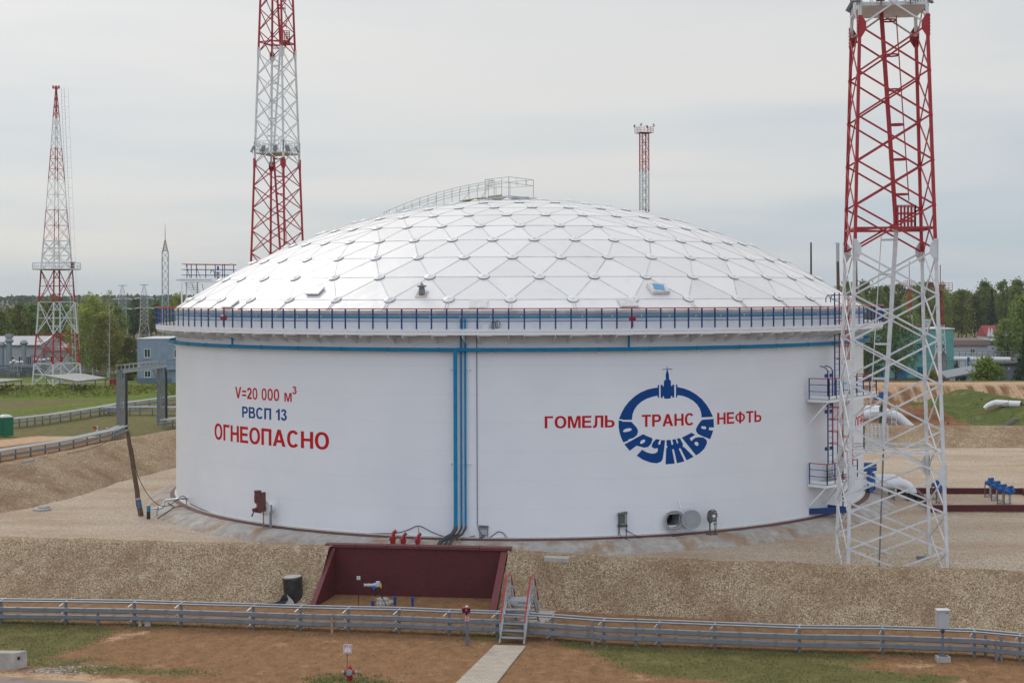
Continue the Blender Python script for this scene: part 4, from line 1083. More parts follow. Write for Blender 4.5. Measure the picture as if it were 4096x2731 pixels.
for i in range(16):
    c = P(1950+rk.uniform(0, 160), 795-rk.uniform(0, 5), 95+rk.uniform(-1.5, 2)); d = Vector((rk.uniform(.5, 1.1), rk.uniform(-.5, .5), rk.uniform(-.03, .05)))
    b.tube([c-d, c+d], 0.03, 6)
for a_, c_ in (((1960, 796, 94), (2034, 784, 92.9)), ((2034, 784, 92.9), (2130, 793, 95.6)), ((2010, 790, 95), (2130, 797, 95.6))):
    b.tube([P(*a_), P(*c_)], 0.035, 6)
b.build('deck_frame', sx, ts)
b = MB()
for i in range(6): b.bar(P(1945+i*2, 797-i*1.2, 94.5+i*.5), P(2115, 796-i*1.2, 94.8+i*.5), 0.26, 0.05)
b.build('deck', mat('white_deck_boards', (0.62, 0.62, 0.6), 0.6, var=0.15), ts)

# ---- blue and red gauging platform standing behind the dome on the left
gp = thing('gauging_platform', 'raised platform with red and blue railing on white legs beside the dome', 'platform', P(780, 1130, 112))
GD = 104.5
def gpt(px, py, D=GD): return P(px, py, D)
MB().box((gpt(790, 1121)+gpt(790, 1121, GD+2.2))/2, ((gpt(868, 0)-gpt(724, 0)).x, 2.3, 0.06)).build('deck', GALV, gp)
b = MB(); pl = (gpt(868, 1120)-gpt(724, 1120)).x
for D in (GD-0.03, GD+2.23): b.box((gpt(724, 1119.5, GD)+gpt(868, 1119.5, GD))/2+Vector((0, D-GD, 0)), (pl+0.04, 0.03, 0.28))
b.box(gpt(724, 1119.5)+Vector((-0.02, 1.1, 0)), (0.03, 2.2, 0.28)); b.build('edge_plate', WHITE, gp)
b = MB()
for px, D in ((727, GD), (746, GD+2.2), (790, GD+2.2), (850, GD)): b.bar(gpt(px, 1130, D), Vector((gpt(px, 1130, D).x, gpt(px, 1130, D).y, 10.7)), 0.10)
b.build('support_leg', WHITE, gp)
b = MB(); r_ = MB()
for D, cols_ in ((GD, (748, 786, 823, 861, 898)), (GD+2.2, (738, 797, 836, 866, 911))):
    for px in cols_: b.bar(gpt(px, 1116, GD)+Vector((0, D-GD, 0)), gpt(px, 1056, GD)+Vector((0, D-GD, 0)), 0.05)
    y0 = gpt(727, 1056)+Vector((0, D-GD, 0)); y1 = gpt(921, 1058)+Vector((0, D-GD, 0)); r_.bar(y0, y1, 0.05, 0.04)
    for yy in (1078, 1100): b.bar(gpt(726, yy)+Vector((0, D-GD, 0)), gpt(920, yy)+Vector((0, D-GD, 0)), 0.03)
for yy, m_ in ((1056, r_), (1078, b), (1100, b)):
    m_.bar(gpt(727, yy), gpt(727, yy)+Vector((0, 2.2, 0)), 0.04); m_.bar(gpt(921, yy), gpt(921, yy)+Vector((0, 2.2, 0)), 0.04)
b.build('railing_post', BLUE, gp); r_.build('handrail', RED, gp)
b = MB(); r_ = MB()
for i in range(6): b.box(gpt(752+i*6, 1124+i*9, GD+1.6), (0.75, 0.22, 0.03))
b.build('stair_tread', GALV_DARK, gp)
for x0, x1 in ((743, 763), (782, 804)): r_.bar(gpt(x0, 1056, GD+1.2), gpt(x1, 1118, GD+1.2), 0.035)
for x0, x1 in ((767, 777), (808, 814)): r_.bar(gpt(x0, 1134, GD+1.2), gpt(x1, 1160, GD+1.2), 0.035)
r_.build('stair_rail', RED, gp)
pump = MB().lathe([(0.22, 0), (0.22, 0.05), (0.11, 0.08), (0.11, 0.5), (0.2, 0.52), (0.2, 0.56), (0.0, 0.58)], gpt(872, 1118, GD+1.0), 14).build('gauge_pipe', mat('gauge_grey', (0.3, 0.3, 0.29), 0.5), gp, smooth=30)
MB().lathe([(0.05, 0), (0.08, 0.05), (0.08, 0.3), (0.05, 0.33)], gpt(872, 1082, GD+1.0), 12).build('gauge_head', VALVE_BLUE, pump, smooth=30)
MB().tube([gpt(842, 1092, GD+1), gpt(845, 1083, GD+1), gpt(852, 1081, GD+1), gpt(858, 1090, GD+1), gpt(860, 1115, GD+1)], 0.03, 8).build('gooseneck_pipe', BLACK, pump, smooth=True)

# ---- ladders, cages and platforms on the right of the shell (built in local axes: x along the wall, y outwards)
def local(th, r):                          # frame on the shell: along, out, up
    o = RT(th, r, 0); out = Vector((sin(th), -cos(th), 0)); al = Vector((cos(th), sin(th), 0))
    return lambda a, q, z: o+al*a+out*q+Vector((0, 0, z))
def ladder(parent, F, a, q, z0, z1, w=0.55, cage=None, step=0.34, side=False, hook=True):
    """F local frame, a along, q distance from the shell; side=True stands edge-on"""
    st_ = MB(); ru = MB(); k = (lambda s, z: F(a, q+s, z)) if side else (lambda s, z: F(a+s, q, z))
    for s in (-w/2, w/2): st_.bar(k(s, z0), k(s, z1), 0.07, 0.05)
    z = z0+0.2
    while z < z1-0.05: ru.tube([k(-w/2, z), k(w/2, z)], 0.013, 6); z += step
    l = st_.build('ladder', BLUE, parent); ru.build('rung', BLUE, l)
    if cage:
        c0, c1, R = cage; hp = MB(); n = max(2, int(round((c1-c0)/0.75)))
        cen = (lambda x, y, z: F(a+0.36+x, q+y, z)) if side else (lambda x, y, z: F(a+y, q+0.36+x, z))
        for i in range(n+1):
            zz = c0+(c1-c0)*i/n
            MB().tube([cen(R*cos(t), R*sin(t), zz) for t in [2*pi*j/16 for j in range(16)]], 0.022, 5, closed=True).build('cage_hoop', RED, l)
        vp = MB()
        for t in (-1.6, -0.9, -0.3, 0.3, 0.9, 1.6): vp.bar(cen(R*cos(t), R*sin(t), c0), cen(R*cos(t), R*sin(t), c1), 0.03, 0.02)
        vp.build('cage_strip', RED, l)
    return l
def platform(parent, F, a0, a1, q0, q1, z, open_sides=(), h=1.15, braces=True, fence=True):
    c = lambda a, q, zz: F(a, q, zz)
    d = MB(); d.prism([c(a0, q0, z), c(a1, q0, z), c(a1, q1, z), c(a0, q1, z)], (0, 0, -0.05)); p = d.build('platform', GALV, parent)
    e = MB()
    for A, B in (((a0, q1), (a1, q1)), ((a0, q0), (a0, q1)), ((a1, q0), (a1, q1))):
        e.bar(c(*A, z+0.09), c(*B, z+0.09), 0.012, 0.17); e.bar(c(*A, z-0.12), c(*B, z-0.12), 0.03, 0.15)
    e.build('edge_plate', WHITE, p)
    po, ra, mi = MB(), MB(), MB()
    if fence:
        sides = {'front': ((a0, q1), (a1, q1)), 'l': ((a0, q0+.1), (a0, q1)), 'r': ((a1, q0+.1), (a1, q1))}
        for nm, (A, B) in sides.items():
            if nm in open_sides: continue
            A, B = Vector(A), Vector(B); n = max(1, int(round((B-A).length/0.95)))
            for i in range(n+1):
                q_ = A.lerp(B, i/n); MB().bar(c(*q_, z), c(*q_, z+h), 0.06).build('post', BLUE, p)
            ra.bar(c(*A, z+h), c(*B, z+h), 0.06, 0.045)
            for hh in (0.42, 0.8): mi.bar(c(*A, z+hh), c(*B, z+hh), 0.035)
        ra.build('handrail', RED, p); mi.build('mid_rail', BLUE, p)
    if braces:
        for a in (a0+0.1, (a0+a1)/2, a1-0.1): MB().bar(c(a, q1-0.1, z-0.16), c(a, 0.02, z-0.16-(q1-0.1)*1.05), 0.08).build('brace', WHITE, p)
    return p
def q_at(px, py, r): return CYL(px, py, r)
# upper platform and long ladder up to the walkway
tU = TH(CYL(3360, 1590, RS+0.9)); FU = local(tU, RS)
zU = CYL(3360, 1588, RS+1.0).z
platform(tank, FU, -2.3, 3.9, 0.02, 1.35, zU)
ladder(tank, FU, -0.05, 0.75, zU-0.0, 12.75, 0.6, cage=(zU+2.2, 12.6, 0.37))
ladder(tank, FU, -1.35, 0.95, 2.95, zU+1.6, 0.6, cage=(4.2, zU-0.5, 0.40))
b = MB()
for z in (zU+1.3, zU-0.35, 3.9, 6.0):
    for s in (-0.3, 0.3): MB().bar(FU(-1.35+s, 0.95, z), FU(-1.62+s, 0.90, z), 0.04, 0.20).build('ladder_bracket', BLUE, tank)
b = MB()
for s in (-0.3, 0.3):
    b.tube([FU(-1.35+s, 0.95, zU+1.55), FU(-1.35+s, 0.85, zU+1.72), FU(-1.35+s, 0.6, zU+1.82), FU(-1.35+s, 0.45, zU+1.8)], 0.03, 6)
    b.tube([FU(-0.05+s-.6, 0.5, 12.2), FU(-0.05+s-.6, 0.5, 12.45), FU(-0.05+s-.5, 0.55, 12.6), FU(-0.05+s-.1, 0.75, 12.62)], 0.03, 6)
b.build('grab_rail', BLUE, tank)
# lower platform with its ladder and blue foot plate
tL = TH(CYL(3300, 1950, RS+0.6)); FLc = local(tL, RS); zL = CYL(3300, 1936, RS+1.0).z
platform(tank, FLc, -0.9, 2.6, 0.02, 1.25, zL, open_sides=('r',))
ladder(tank, FLc, 1.05, 1.0, -0.08, zL+2.9, 0.6, cage=(zL+0.2, zL+2.6, 0.40))
b = MB(); b.bar(FLc(-0.75, 0.03, 0.28), FLc(1.15, 1.3, 0.28), 0.04, 0.34); b.bar(FLc(1.3, 0.03, 0.28), FLc(1.2, 1.3, 0.28), 0.04, 0.34); b.build('foot_plate', BLUE, tank)
# round manhole above the lower platform
q = CYL(3318, 1870, RS); F2 = local(TH(q), RS); out = F2(0, 1, 0)-F2(0, 0, 0)
mh = MB().lathe([(0.40, -0.1), (0.40, 0.34), (0.50, 0.36), (0.50, 0.44), (0.40, 0.45), (0.0, 0.46)], F2(0, 0, q.z), 28, out).build('round_manhole', WHITE, tank, smooth=30)
MB().lathe([(0.505, 0.385), (0.505, 0.405), (0.49, 0.405), (0.49, 0.385)], F2(0, 0, q.z), 28, out).build('flange_gap', HUBRIM, mh)
MB().lathe([(0.72, 0.003), (0.74, 0.012), (0.70, 0.016)], F2(0, 0, q.z), 28, out).build('reinforcing_plate', WHITE, mh, smooth=30)

# ---- open oval manhole with its swung cover
Fm = local(MHT, RS); 
def oval(a, q, z, hw, hh, n=10):
    """capsule outline lying in the shell plane"""
    r = hh; pts = []
    for s, c0 in ((1, -90), (-1, 90)):
        for i in range(n+1):
            t = radians(c0+180*i/n); pts.append((a+s*(hw-r)+r*cos(t), z+r*sin(t)))
    return [Fm(x, q, y) for x, y in pts]
def ovaltube(parent, name, m, rings_):
    b = MB(); n = 22
    for a, q, z, hw, hh in rings_: b.v += [tuple(p) for p in oval(a, q, z, hw, hh)]
    for i in range(len(rings_)-1):
        for k in range(n): b.f.append((i*n+k, i*n+(k+1) % n, (i+1)*n+(k+1) % n, (i+1)*n+k))
    return b.build(name, m, parent, smooth=35)
hz = MHZ
omh = ovaltube(tank, 'oval_manhole', mat('grey_flange', (0.40, 0.41, 0.42), 0.5, var=0.1), [(0, -0.9, hz, .47, .40), (0, -0.02, hz, .47, .40), (0, 0.30, hz, .47, .40), (0, 0.30, hz, .60, .53), (0, 0.26, hz, .60, .53), (0, 0.26, hz, .50, .43), (0, -0.02, hz, .50, .43)])
b = MB()
pts = oval(0, 0.302, hz, .535, .465)
for k in range(22):
    for f in (0, 0.5):
        p = pts[k].lerp(pts[(k+1) % 22], f); b.lathe([(0.018, 0), (0.018, 0.03)], p, 6, Fm(0, 1, 0)-Fm(0, 0, 0))
b.build('bolt', HUBRIM, omh)
ins = MB(); ins.box(Fm(0, -1.3, hz), (2.6, 1.6, 1.9), rz=MHT); ins.v = ins.v
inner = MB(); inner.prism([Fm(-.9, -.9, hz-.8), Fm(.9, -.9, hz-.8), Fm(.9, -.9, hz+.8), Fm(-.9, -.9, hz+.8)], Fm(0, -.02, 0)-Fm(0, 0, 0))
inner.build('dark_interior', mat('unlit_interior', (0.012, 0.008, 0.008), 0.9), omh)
# reinforcing plate with a hole
def plate(parent, hw, hh, cut, name, q=0.012):
    o = [(-hw+cut, -hh), (hw-cut, -hh), (hw, -hh+cut), (hw, hh*0.6), (hw-cut*.8, hh), (-hw+cut*.8, hh), (-hw, hh*0.6), (-hw, -hh+cut)]
    lp = [[Vector((x, y, 0)) for x, y in o], [Vector((0.49*cos(t), 0.42*sin(t), 0)) for t in [2*pi*i/24 for i in range(24)]]]
    fl = [v for l in lp for v in l]; b = MB(); b.v = [tuple(Fm(v.x, q-((v.x)**2)/(2*RS), hz+v.y)) for v in fl]; b.f = [tuple(t) for t in tessellate_polygon(lp)]
    n = 8
    b.v += [tuple(Fm(x, -0.03, hz+y)) for x, y in o]; b0 = len(fl)
    for i in range(8): b.f.append((i, (i+1) % 8, b0+(i+1) % 8, b0+i))
    return b.build(name, WHITE, parent)
plate(omh, 1.02, 0.98, 0.42, 'reinforcing_plate')
cvx = TH(CYL(2751, 2072, RS))*RS-MHT*RS; zc_ = CYL(2751, 2073, RS).z
cov = ovaltube(omh, 'cover', mat('grey_cover', (0.33, 0.34, 0.36), 0.5, var=0.06), [(cvx, .40, zc_, .40, .30), (cvx, .42, zc_, .57, .50), (cvx, .36, zc_, .58, .51), (cvx, .34, zc_, .57, .50)])
cap = MB(); cap.prism(oval(cvx, .415, zc_, .41, .31), Fm(0, .012, 0)-Fm(0, 0, 0)); cap.build('cover_plate', MATS['grey_cover'], cov)
b = MB(); b.tube([Fm(cvx-.55, 0.02, zc_+.95), Fm(cvx-.55, .3, zc_+.62), Fm(cvx-.5, .38, zc_+.66), Fm(cvx, .38, zc_+.68), Fm(cvx, .38, zc_+.5)], 0.025, 6); b.tube([Fm(cvx, .38, zc_+.6), Fm(cvx, .38, zc_+.88)], 0.02, 6)
b.build('davit', WHITE, cov)

# ---- side mixer on the left of the shell
q = CYL(1085, 2026, RS); FM = local(TH(q), RS); mz = q.z; out = FM(0, 1, 0)-FM(0, 0, 0)
mx = MB().lathe([(0.30, -0.05), (0.30, 0.42), (0.42, 0.44), (0.42, 0.50), (0.0, 0.52)], FM(0, 0, mz), 28, out).build('mixer_flange', WHITE, tank, smooth=30)
MB().lathe([(0.66, 0.003), (0.68, 0.014), (0.63, 0.018)], FM(0, 0, mz+.05), 28, out).build('reinforcing_plate', WHITE, mx, smooth=30)
b = MB()
for k in range(16): b.lathe([(0.02, 0.50), (0.02, 0.53)], FM(0.37*cos(k*pi/8), 0, mz+0.37*sin(k*pi/8)), 6, out)
b.build('bolt', HUBRIM, mx)
mot = MB(); FM0 = FM; FM = lambda a, q_, z: FM0(a, q_*.56+.1, z)
mot.lathe([(0.10, -.26), (0.18, -.22), (0.20, -.1), (0.20, .22), (0.185, .24), (0.185, .30), (0.20, .31), (0.20, .40), (0.16, .42)], FM(-0.03, 1.55, mz+0.55), 18)
mot.box(FM(0.16, 1.35, mz+0.38), (0.12, 0.5, 1.05), rz=TH(q)); mot.lathe([(0.16, 0), (0.16, .30), (0.10, .5), (0.10, .7)], FM(0.0, 0.95, mz-.02), 14, out); mot.lathe([(0.09, -.25), (0.11, -.2), (0.11, .2), (0.09, .25)], FM(-0.05, 1.5, mz-.12), 12, FM(1, 0, 0)-FM(0, 0, 0))
mot.lathe([(0.22, 0), (0.22, .02)], FM(-0.03, 1.55, mz+0.98), 18); mot.bar(FM(-.1, 1.55, mz+.3), FM(-.1, 1.55, mz-.1), 0.05); mot.bar(FM(.05, 1.55, mz+.3), FM(.05, 1.55, mz-.1), 0.05)
mot.build('mixer_motor', OXIDE, mx, smooth=30)
MB().tube([FM(.3, .9, mz-.0), FM(-.1, 1.5, mz+.0), FM(-.22, 1.75, mz-.12), FM(-.33, 1.85, mz-.42)], [.02, .03, .03, .045], 8).build('hand_lever', BLACK, mx, smooth=True)
b = MB(); b.bar(FM(.38, .5, mz+.1), FM(.38, .55, -.12), 0.13, 0.10); b.box(FM(.38, .55, -.11), (.26, .26, .03), rz=TH(q)); b.box(FM(.36, .5, mz+.05), (.1, .1, .24), rz=TH(q)); b.build('support_post', mat('post_grey', (.19, .20, .22), .5), mx)
MB().tube([FM(.02, .9, mz-.15), FM(.06, .95, -.13)], 0.035, 8).build('support_post', mat('ochre_pipe', (.22, .17, .07), .6), mx)
# ================================================================== STRIP IN FRONT OF THE TANK
# ---- maroon retaining wall
WTL, WTR = P(1336, 2186, 70.1), P(1975, 2200, 69.05)
ZT = 0.30
wl, wr = Vector((G(1344, 2376, Z0).x, G(1344, 2376, Z0).y, 0)), Vector((G(1970, 2392, Z0).x, G(1970, 2392, Z0).y, 0))
wr = P(2006, 2203, 68.95); wr.z = 0
fl_, fr_ = G(1260, 2430, Z0), G(1959, 2448, Z0); fl_.z = fr_.z = 0
rw = thing('retaining_wall', 'dark maroon retaining wall with sloping wings set into the gravel bank', 'wall', (wl+wr)/2+Vector((0, 0, Z0)))
ax = (wr-wl).normalized(); ay = Vector((-ax.y, ax.x, 0))
MB().prism([wl+Vector((0, 0, Z0-.3)), wr+Vector((0, 0, Z0-.3)), wr+Vector((0, 0, ZT)), wl+Vector((0, 0, ZT))], ay*0.3).build('wall_face', MAROON, rw)
def wing(back, front, s, wth):
    o = ax*(s*wth); zb = Vector((0, 0, 1))
    b = MB(); pts = [back+zb*(Z0-.3), front+zb*(Z0-.3), front+zb*(Z0+.10), back+zb*(ZT-.02)]
    b.prism(pts, o); w_ = b.build('wing_wall', MAROON, rw)
    t = MB(); n_ = (pts[3]-pts[2]).cross(ax).normalized(); n_ = n_ if n_.z > 0 else -n_
    t.prism([pts[2]+n_*.003-o*.03, pts[3]+n_*.003-o*.03, pts[3]+n_*.003+o*1.03, pts[2]+n_*.003+o*1.03], n_*0.03); t.build('wing_coping', MAROON_TOP, w_)
wing(wl, fl_, -1, 0.22); wing(wr, fr_, 1, 0.30)
b = MB(); c0, c1 = P(1299, 2176, 70.05), P(2044, 2193, 68.75); c0.z = c1.z = ZT+.07
for i in range(6):
    p, q = c0.lerp(c1, i/6+.0012), c0.lerp(c1, (i+1)/6-.0012); d = (q-p).normalized(); pr = Vector((-d.y, d.x, 0))
    b.prism([p-Vector((0, 0, .07)), q-Vector((0, 0, .07)), q+Vector((0, 0, .06)), p+Vector((0, 0, .06))], pr*0.52)
b.build('coping', MAROON_TOP, rw)
b = MB()
for px, py in ((1425, 2262), (1592, 2255), (1750, 2258), (1842, 2252), (1595, 2330), (1755, 2335), (1838, 2345), (1520, 2300)):
    u, v = uv_of(px, py); t_ = (wl-CAM).dot(ay)/Vector((u, 1, 0)).dot(ay); c = CAM+Vector((u, 1, -v))*t_
    b.bar(c-ax*.28-ay*.004, c+ax*.28-ay*.004, 0.012, .45)
b.build('rendered_patch', MAROON, rw)

# ---- things in the niche
sp_ = G(1434, 2432, Z0)
sgn = thing('small_sign', 'small white notice on a thin black stake in front of the maroon wall', 'sign', sp_)
pz = P(1434, 2310, sp_.y-CAM.y)
MB().tube([sp_-Vector((0, 0, .1)), pz-Vector((.02, 0, 0))], 0.017, 8).build('stake', BLACK, sgn)
pln = MB().box(pz+Vector((0, -.02, 0)), (.165, .012, .165)).build('plate', SIGN_WHITE, sgn)
b = MB()
for dz, w in ((.045, .10), (.0, .115), (-.045, .12)): b.box(pz+Vector((0, -.0285, dz)), (w, .004, .018))
b.build('print', mat('print_grey', (.10, .11, .13), .6), pln)
ap = G(1501, 2436, Z0)
act = thing('valve_actuator', 'grey electric valve actuator with blue cap and yellow handwheel on a yellow pipe', 'valve actuator', ap)
D_ = ap.y-CAM.y; q = lambda x, y, d=0: P(x, y, D_+d)
MB().cyl(ap-Vector((0, 0, .1)), q(1501, 2383), .058, n=14).build('yellow_pipe', YELLOW, act, smooth=True)
MB().cyl(q(1501, 2383), q(1501, 2351), .062, n=14).build('stem_tube', BLACK, act, smooth=True)
AG = mat('actuator_grey', (.42, .45, .47), .4, var=.1)
b = MB(); xa = Vector((1, 0, 0)); b.lathe([(.0, 0), (.085, .0), (.085, .03), (.065, .04), (.065, .17), (.085, .18), (.085, .22), (.07, .23), (.07, .42), (.10, .46), (.10, .60), (.06, .66), (.055, .74)], q(1456, 2339), 18, xa)
b.lathe([(.11, -.12), (.115, -.08), (.115, .08), (.09, .12)], q(1512, 2334), 16, (0, 0, 1)); b.build('body', AG, act, smooth=35)
MB().lathe([(.085, 0), (.085, .14), (.07, .16), (0, .16)], q(1497, 2346), 18, (0, -1, 0)).build('blue_cap', mat('bright_blue_cap', (.01, .12, .55), .35), act, smooth=35)
cw = q(1523.5, 2342)
MB().tube([cw+Vector((0.012*cos(t), .10*cos(t), .10*sin(t))) for t in [2*pi*i/18 for i in range(18)]], .018, 6, closed=True).bar(cw-Vector((0, .1, 0)), cw+Vector((0, .1, 0)), .02).bar(cw-Vector((0, 0, .1)), cw+Vector((0, 0, .1)), .02).build('handwheel', mat('handwheel_yellow', (.65, .45, .01), .4), act, smooth=True)
MB().tube([q(1518, 2346), q(1524, 2365), q(1529, 2385), q(1535, 2400), q(1542, 2415), q(1543, 2428), q(1540, 2438)], .016, 6).tube([q(1520, 2350), q(1526, 2370), q(1528, 2395)], .022, 6).build('cable', BLACK, act, smooth=True)
for x in (1513.5, 1528):
    g0 = G(x, 2437, Z0); t = MB().cyl(g0-Vector((0, 0, .05)), P(x, 2398, g0.y-CAM.y), .022, n=10).build('conduit', GALV, act, smooth=True)
bl0 = [(1490.5, 2438, 2404), (1580, 2421, 2386), (1650, 2424, 2390)]
proto = None
labs = ['blue flanged stub pipe nearest the yellow actuator pipe', 'middle blue flanged stub pipe below the maroon wall', 'right most blue flanged stub pipe standing in bare soil']
for (x, y0, y1), lb in zip(bl0, labs):
    g = G(x, y0, Z0)
    if proto is None:
        proto = thing('stub_pipe', lb, 'pipe', (0, 0, 0), 'blue stub pipes in the niche')
        MB().cyl((0, 0, -.1), (0, 0, .40), .06, n=14).build('pipe', mat('deep_blue', (.006, .055, .26), .4, var=.1), proto, smooth=True)
        MB().lathe([(.06, 0), (.115, .0), (.115, .03), (.06, .03), (.05, -.02), (0, -.02)], (0, 0, .40), 18).build('flange', mat('flange_blue', (.012, .10, .40), .4), proto, smooth=30)
        proto.location = g; sc = proto
    else: copy_tree(proto, g, lb)
g = G(1530, 2412, Z0)
tag(MB().lathe([(.52, -.1), (.52, .10), (.30, .12), (.30, .24), (.0, .24)], g, 26).build('well_cover', CONCRETE, None, smooth=30), 'round concrete well cover behind the yellow actuator pipe', 'well cover')
g = G(1582, 2440, Z0)
tag(MB().lathe([(.34, -.05), (.34, .03), (.30, .04), (0, .04)], g, 24).build('manhole_cover', mat('manhole_iron', (.13, .125, .125), .7), None, smooth=30), 'dark flat manhole cover in the soil behind the cable tray', 'manhole cover')
# black well barrel sunk in the bank
g = G(1172, 2412, Z0+.1); g.y += .35; TL = Matrix.Rotation(radians(-4), 3, 'Y')
wb = thing('well_shaft', 'black bitumen coated concrete well shaft sticking out of the gravel bank', 'well', g)
MB().lathe([(.38, -.5), (.40, .05), (.45, .18), (.455, 1.05), (.48, 1.06), (.48, 1.17), (.44, 1.2)], g, 28, TL@Vector((0, 0, 1))).build('shaft', mat('bitumen_black', (.022, .023, .026), .45, var=.4, scale=5, dirt=(.12, .11, .10), dscale=3, damt=.5), wb, smooth=35)
MB().lathe([(.43, 1.195), (.43, 1.225), (.1, 1.25), (0, 1.25)], g, 26, TL@Vector((0, 0, 1))).build('lid', CONCRETE, wb, smooth=35)
rk = random.Random(4); b = MB()
def sheet_rag(b, pts, th=.012): b.prism(pts, (0, .03, .01))
o = g+Vector((-.62, -.55, -.1))
rag = MB(); pr = [o+Vector(v) for v in ((-1.15, .1, .12), (-.9, 0, .02), (-.6, -.1, -.02), (-.3, -.08, .0), (.1, -.05, -.02), (.42, .02, .3), (.30, .02, .66), (.16, 0, .5), (.02, 0, .28), (-.28, 0, .16), (-.6, 0, .14), (-.85, .05, .10))]
rag.prism(pr, (0, .05, .02)); tag(rag.build('torn_membrane', BLACK), 'torn black membrane lying at the foot of the black well shaft', 'membrane')
tag(MB().prism([o+Vector(v) for v in ((.30, -.06, -.1), (.78, -.06, -.08), (.60, .1, .30), (.34, .1, .52))], (0, .06, .02)).build('concrete_shard', CONCRETE), 'pale broken concrete slab leaning on the black well shaft', 'slab')
tag(MB().prism([G(2177, 2230, .40), G(2273, 2234, .40), G(2281, 2224, .42), G(2184, 2220, .42)], (0, 0, -.16)).build('concrete_slab', CONCRETE), 'white concrete slab lying on top of the gravel bank right of the wall', 'slab')
tag(MB().prism([G(86, 1844, 1.5), G(128, 1837, 1.5), G(140, 1834, 1.5), G(98, 1840, 1.5)], (0, 0, -.2)).build('concrete_slab', CONCRETE), 'white concrete slab on the crest of the left gravel bund', 'slab')

# ---- cable tray run in front
ct = thing('cable_tray', 'long grey double cable tray on posts running in front of the gravel bank', 'cable tray', G(2048, 2550, Z0))
posts = [(-400, 2474), (-200, 2482), (4, 2491), (264, 2496), (538, 2499), (725, 2504), (1014, 2515), (1203, 2520), (1394, 2525), (1597, 2531), (1797, 2538), (1990, 2546), (2211, 2561), (2416, 2576), (2638, 2586), (2860, 2594), (3198, 2607), (3532, 2613), (3898, 2624), (4080, 2642), (4300, 2660)]
PB = [G(x, y, Z0) for x, y in posts]
TRAY = mat('tray_zinc', (0.21, 0.225, 0.24), 0.45, metal=0.2, var=0.15, scale=3, dirt=(.12, .11, .10), dscale=1.5, damt=.4)
TRAYTOP = mat('tray_top_zinc', (0.46, 0.49, 0.52), 0.4, metal=0.25, var=0.10, scale=3)
def run_dir(i):
    a, c = PB[max(0, i-1)], PB[min(len(PB)-1, i+1)]; d = (c-a).normalized(); return d, Vector((-d.y, d.x, 0))
for i, p in enumerate(PB):
    d, nr = run_dir(i)
    b = MB().box(p+Vector((0, 0, .50)), (.11, .09, 1.12), rz=atan2(d.y, d.x)); q = b.build('post', GALV_DARK, ct)
    b = MB()
    for z in (1.03, .66, .36): b.bar(p-nr*.26+Vector((0, 0, z)), p+nr*.40+Vector((0, 0, z)), .06, .045)
    for z in (.93, .55, .22): b.bar(p-nr*.05-d*.07+Vector((0, 0, z+.05)), p-nr*.28-d*.20+Vector((0, 0, z-.07)), .04, .02)
    b.build('cross_arm', TRAYTOP, q)
def tray_line(name, off, z0, z1, w, m, j=0):
    b = MB(); pts = []
    for i, p in enumerate(PB):
        d, nr = run_dir(i); pts.append(p+nr*off+Vector((0, 0, (z0+z1)/2+.012*sin(i*2.3+j))))
    for a, c in zip(pts, pts[1:]): b.bar(a, c, w, z1-z0)
    return b.build(name, m, ct)
for off in (-.24, .24):
    tray_line('rail', off, 1.055, 1.075, .10, TRAYTOP); tray_line('rail_web', off-.05*(1 if off < 0 else -1)*-1, 1.0, 1.05, .02, TRAY)
for z0, z1 in ((.61, .76), (.29, .44)):
    t1 = tray_line('tray', -.20, z0, z1, .18, TRAY, z0); tray_line('tray_lid', -.20, z1+.004, z1+.018, .20, mat('tray_lid_grey', (.30, .315, .33), .45, metal=.2, var=.12), z0)
    tray_line('tray', .30, z0-.15, z1-.17, .16, TRAY, z0+1); tray_line('tray_lid', .30, z1-.165, z1-.152, .18, TRAYTOP, z0+1)
b = MB()
for i in range(len(PB)-1):
    for f in (.3, .72):
        p = PB[i].lerp(PB[i+1], f); d, nr = run_dir(i)
        for z0, z1 in ((.61, .76), (.29, .44)): MB().box(p-nr*.20+Vector((0, 0, (z0+z1)/2+.012)), (.16, .19, z1-z0+.03), rz=atan2(d.y, d.x)).build('joint_plate', mat('joint_grey', (.17, .18, .19), .5), ct)
for x, y0, y1 in ((391, 2500, 2446), (2369, 2580, 2483), (2543, 2584, 2474), (3942, 2626, 2536), (3985, 2640, 2560), (4005, 2640, 2545)):
    g = G(x, y0, Z0); t = P(x, y1, g.y-CAM.y); MB().bar(g-Vector((0, 0, .05)), t, .10, .09).build('short_post', GALV_DARK, ct)
# ---- timber stake, concrete stumps, concrete block
g = G(1328, 2531, Z0); tag(MB().box(g+Vector((0, 0, .33)), (.11, .09, .70)).build('timber_stake', mat('pale_timber', (.33, .23, .15), .8, var=.2)), 'pale square timber stake in front of the cable tray', 'stake')
for x, w, lb in ((562, .13, 'narrow concrete stump standing under the cable tray on the left'), (592, .26, 'wide concrete stump standing under the cable tray on the left')):
    g = G(x, 2502, Z0); tag(MB().box(g+Vector((0, 0, .12)), (w, .2, .34)).build('concrete_stump', CONCRETE), lb, 'concrete stump')
g = G(57, 2676, Z0); u = G(78, 2674, Z0+.0); 
kb = thing('concrete_block', 'long concrete block with a dark hole in its end beside the road', 'concrete block', g)
e = Vector((.36, .42, 0)); d = Vector((-2.6, .06, 0))
MB().prism([g+Vector((0, 0, -.1)), g+d+Vector((0, 0, -.1)), g+d+e+Vector((0, 0, -.1)), g+e+Vector((0, 0, -.1))], (0, 0, .74)).build('body', CONCRETE, kb)
n_ = Vector((e.y, -e.x, 0)).normalized(); c = g+e*.35+Vector((0, 0, .40)); s = e.normalized()
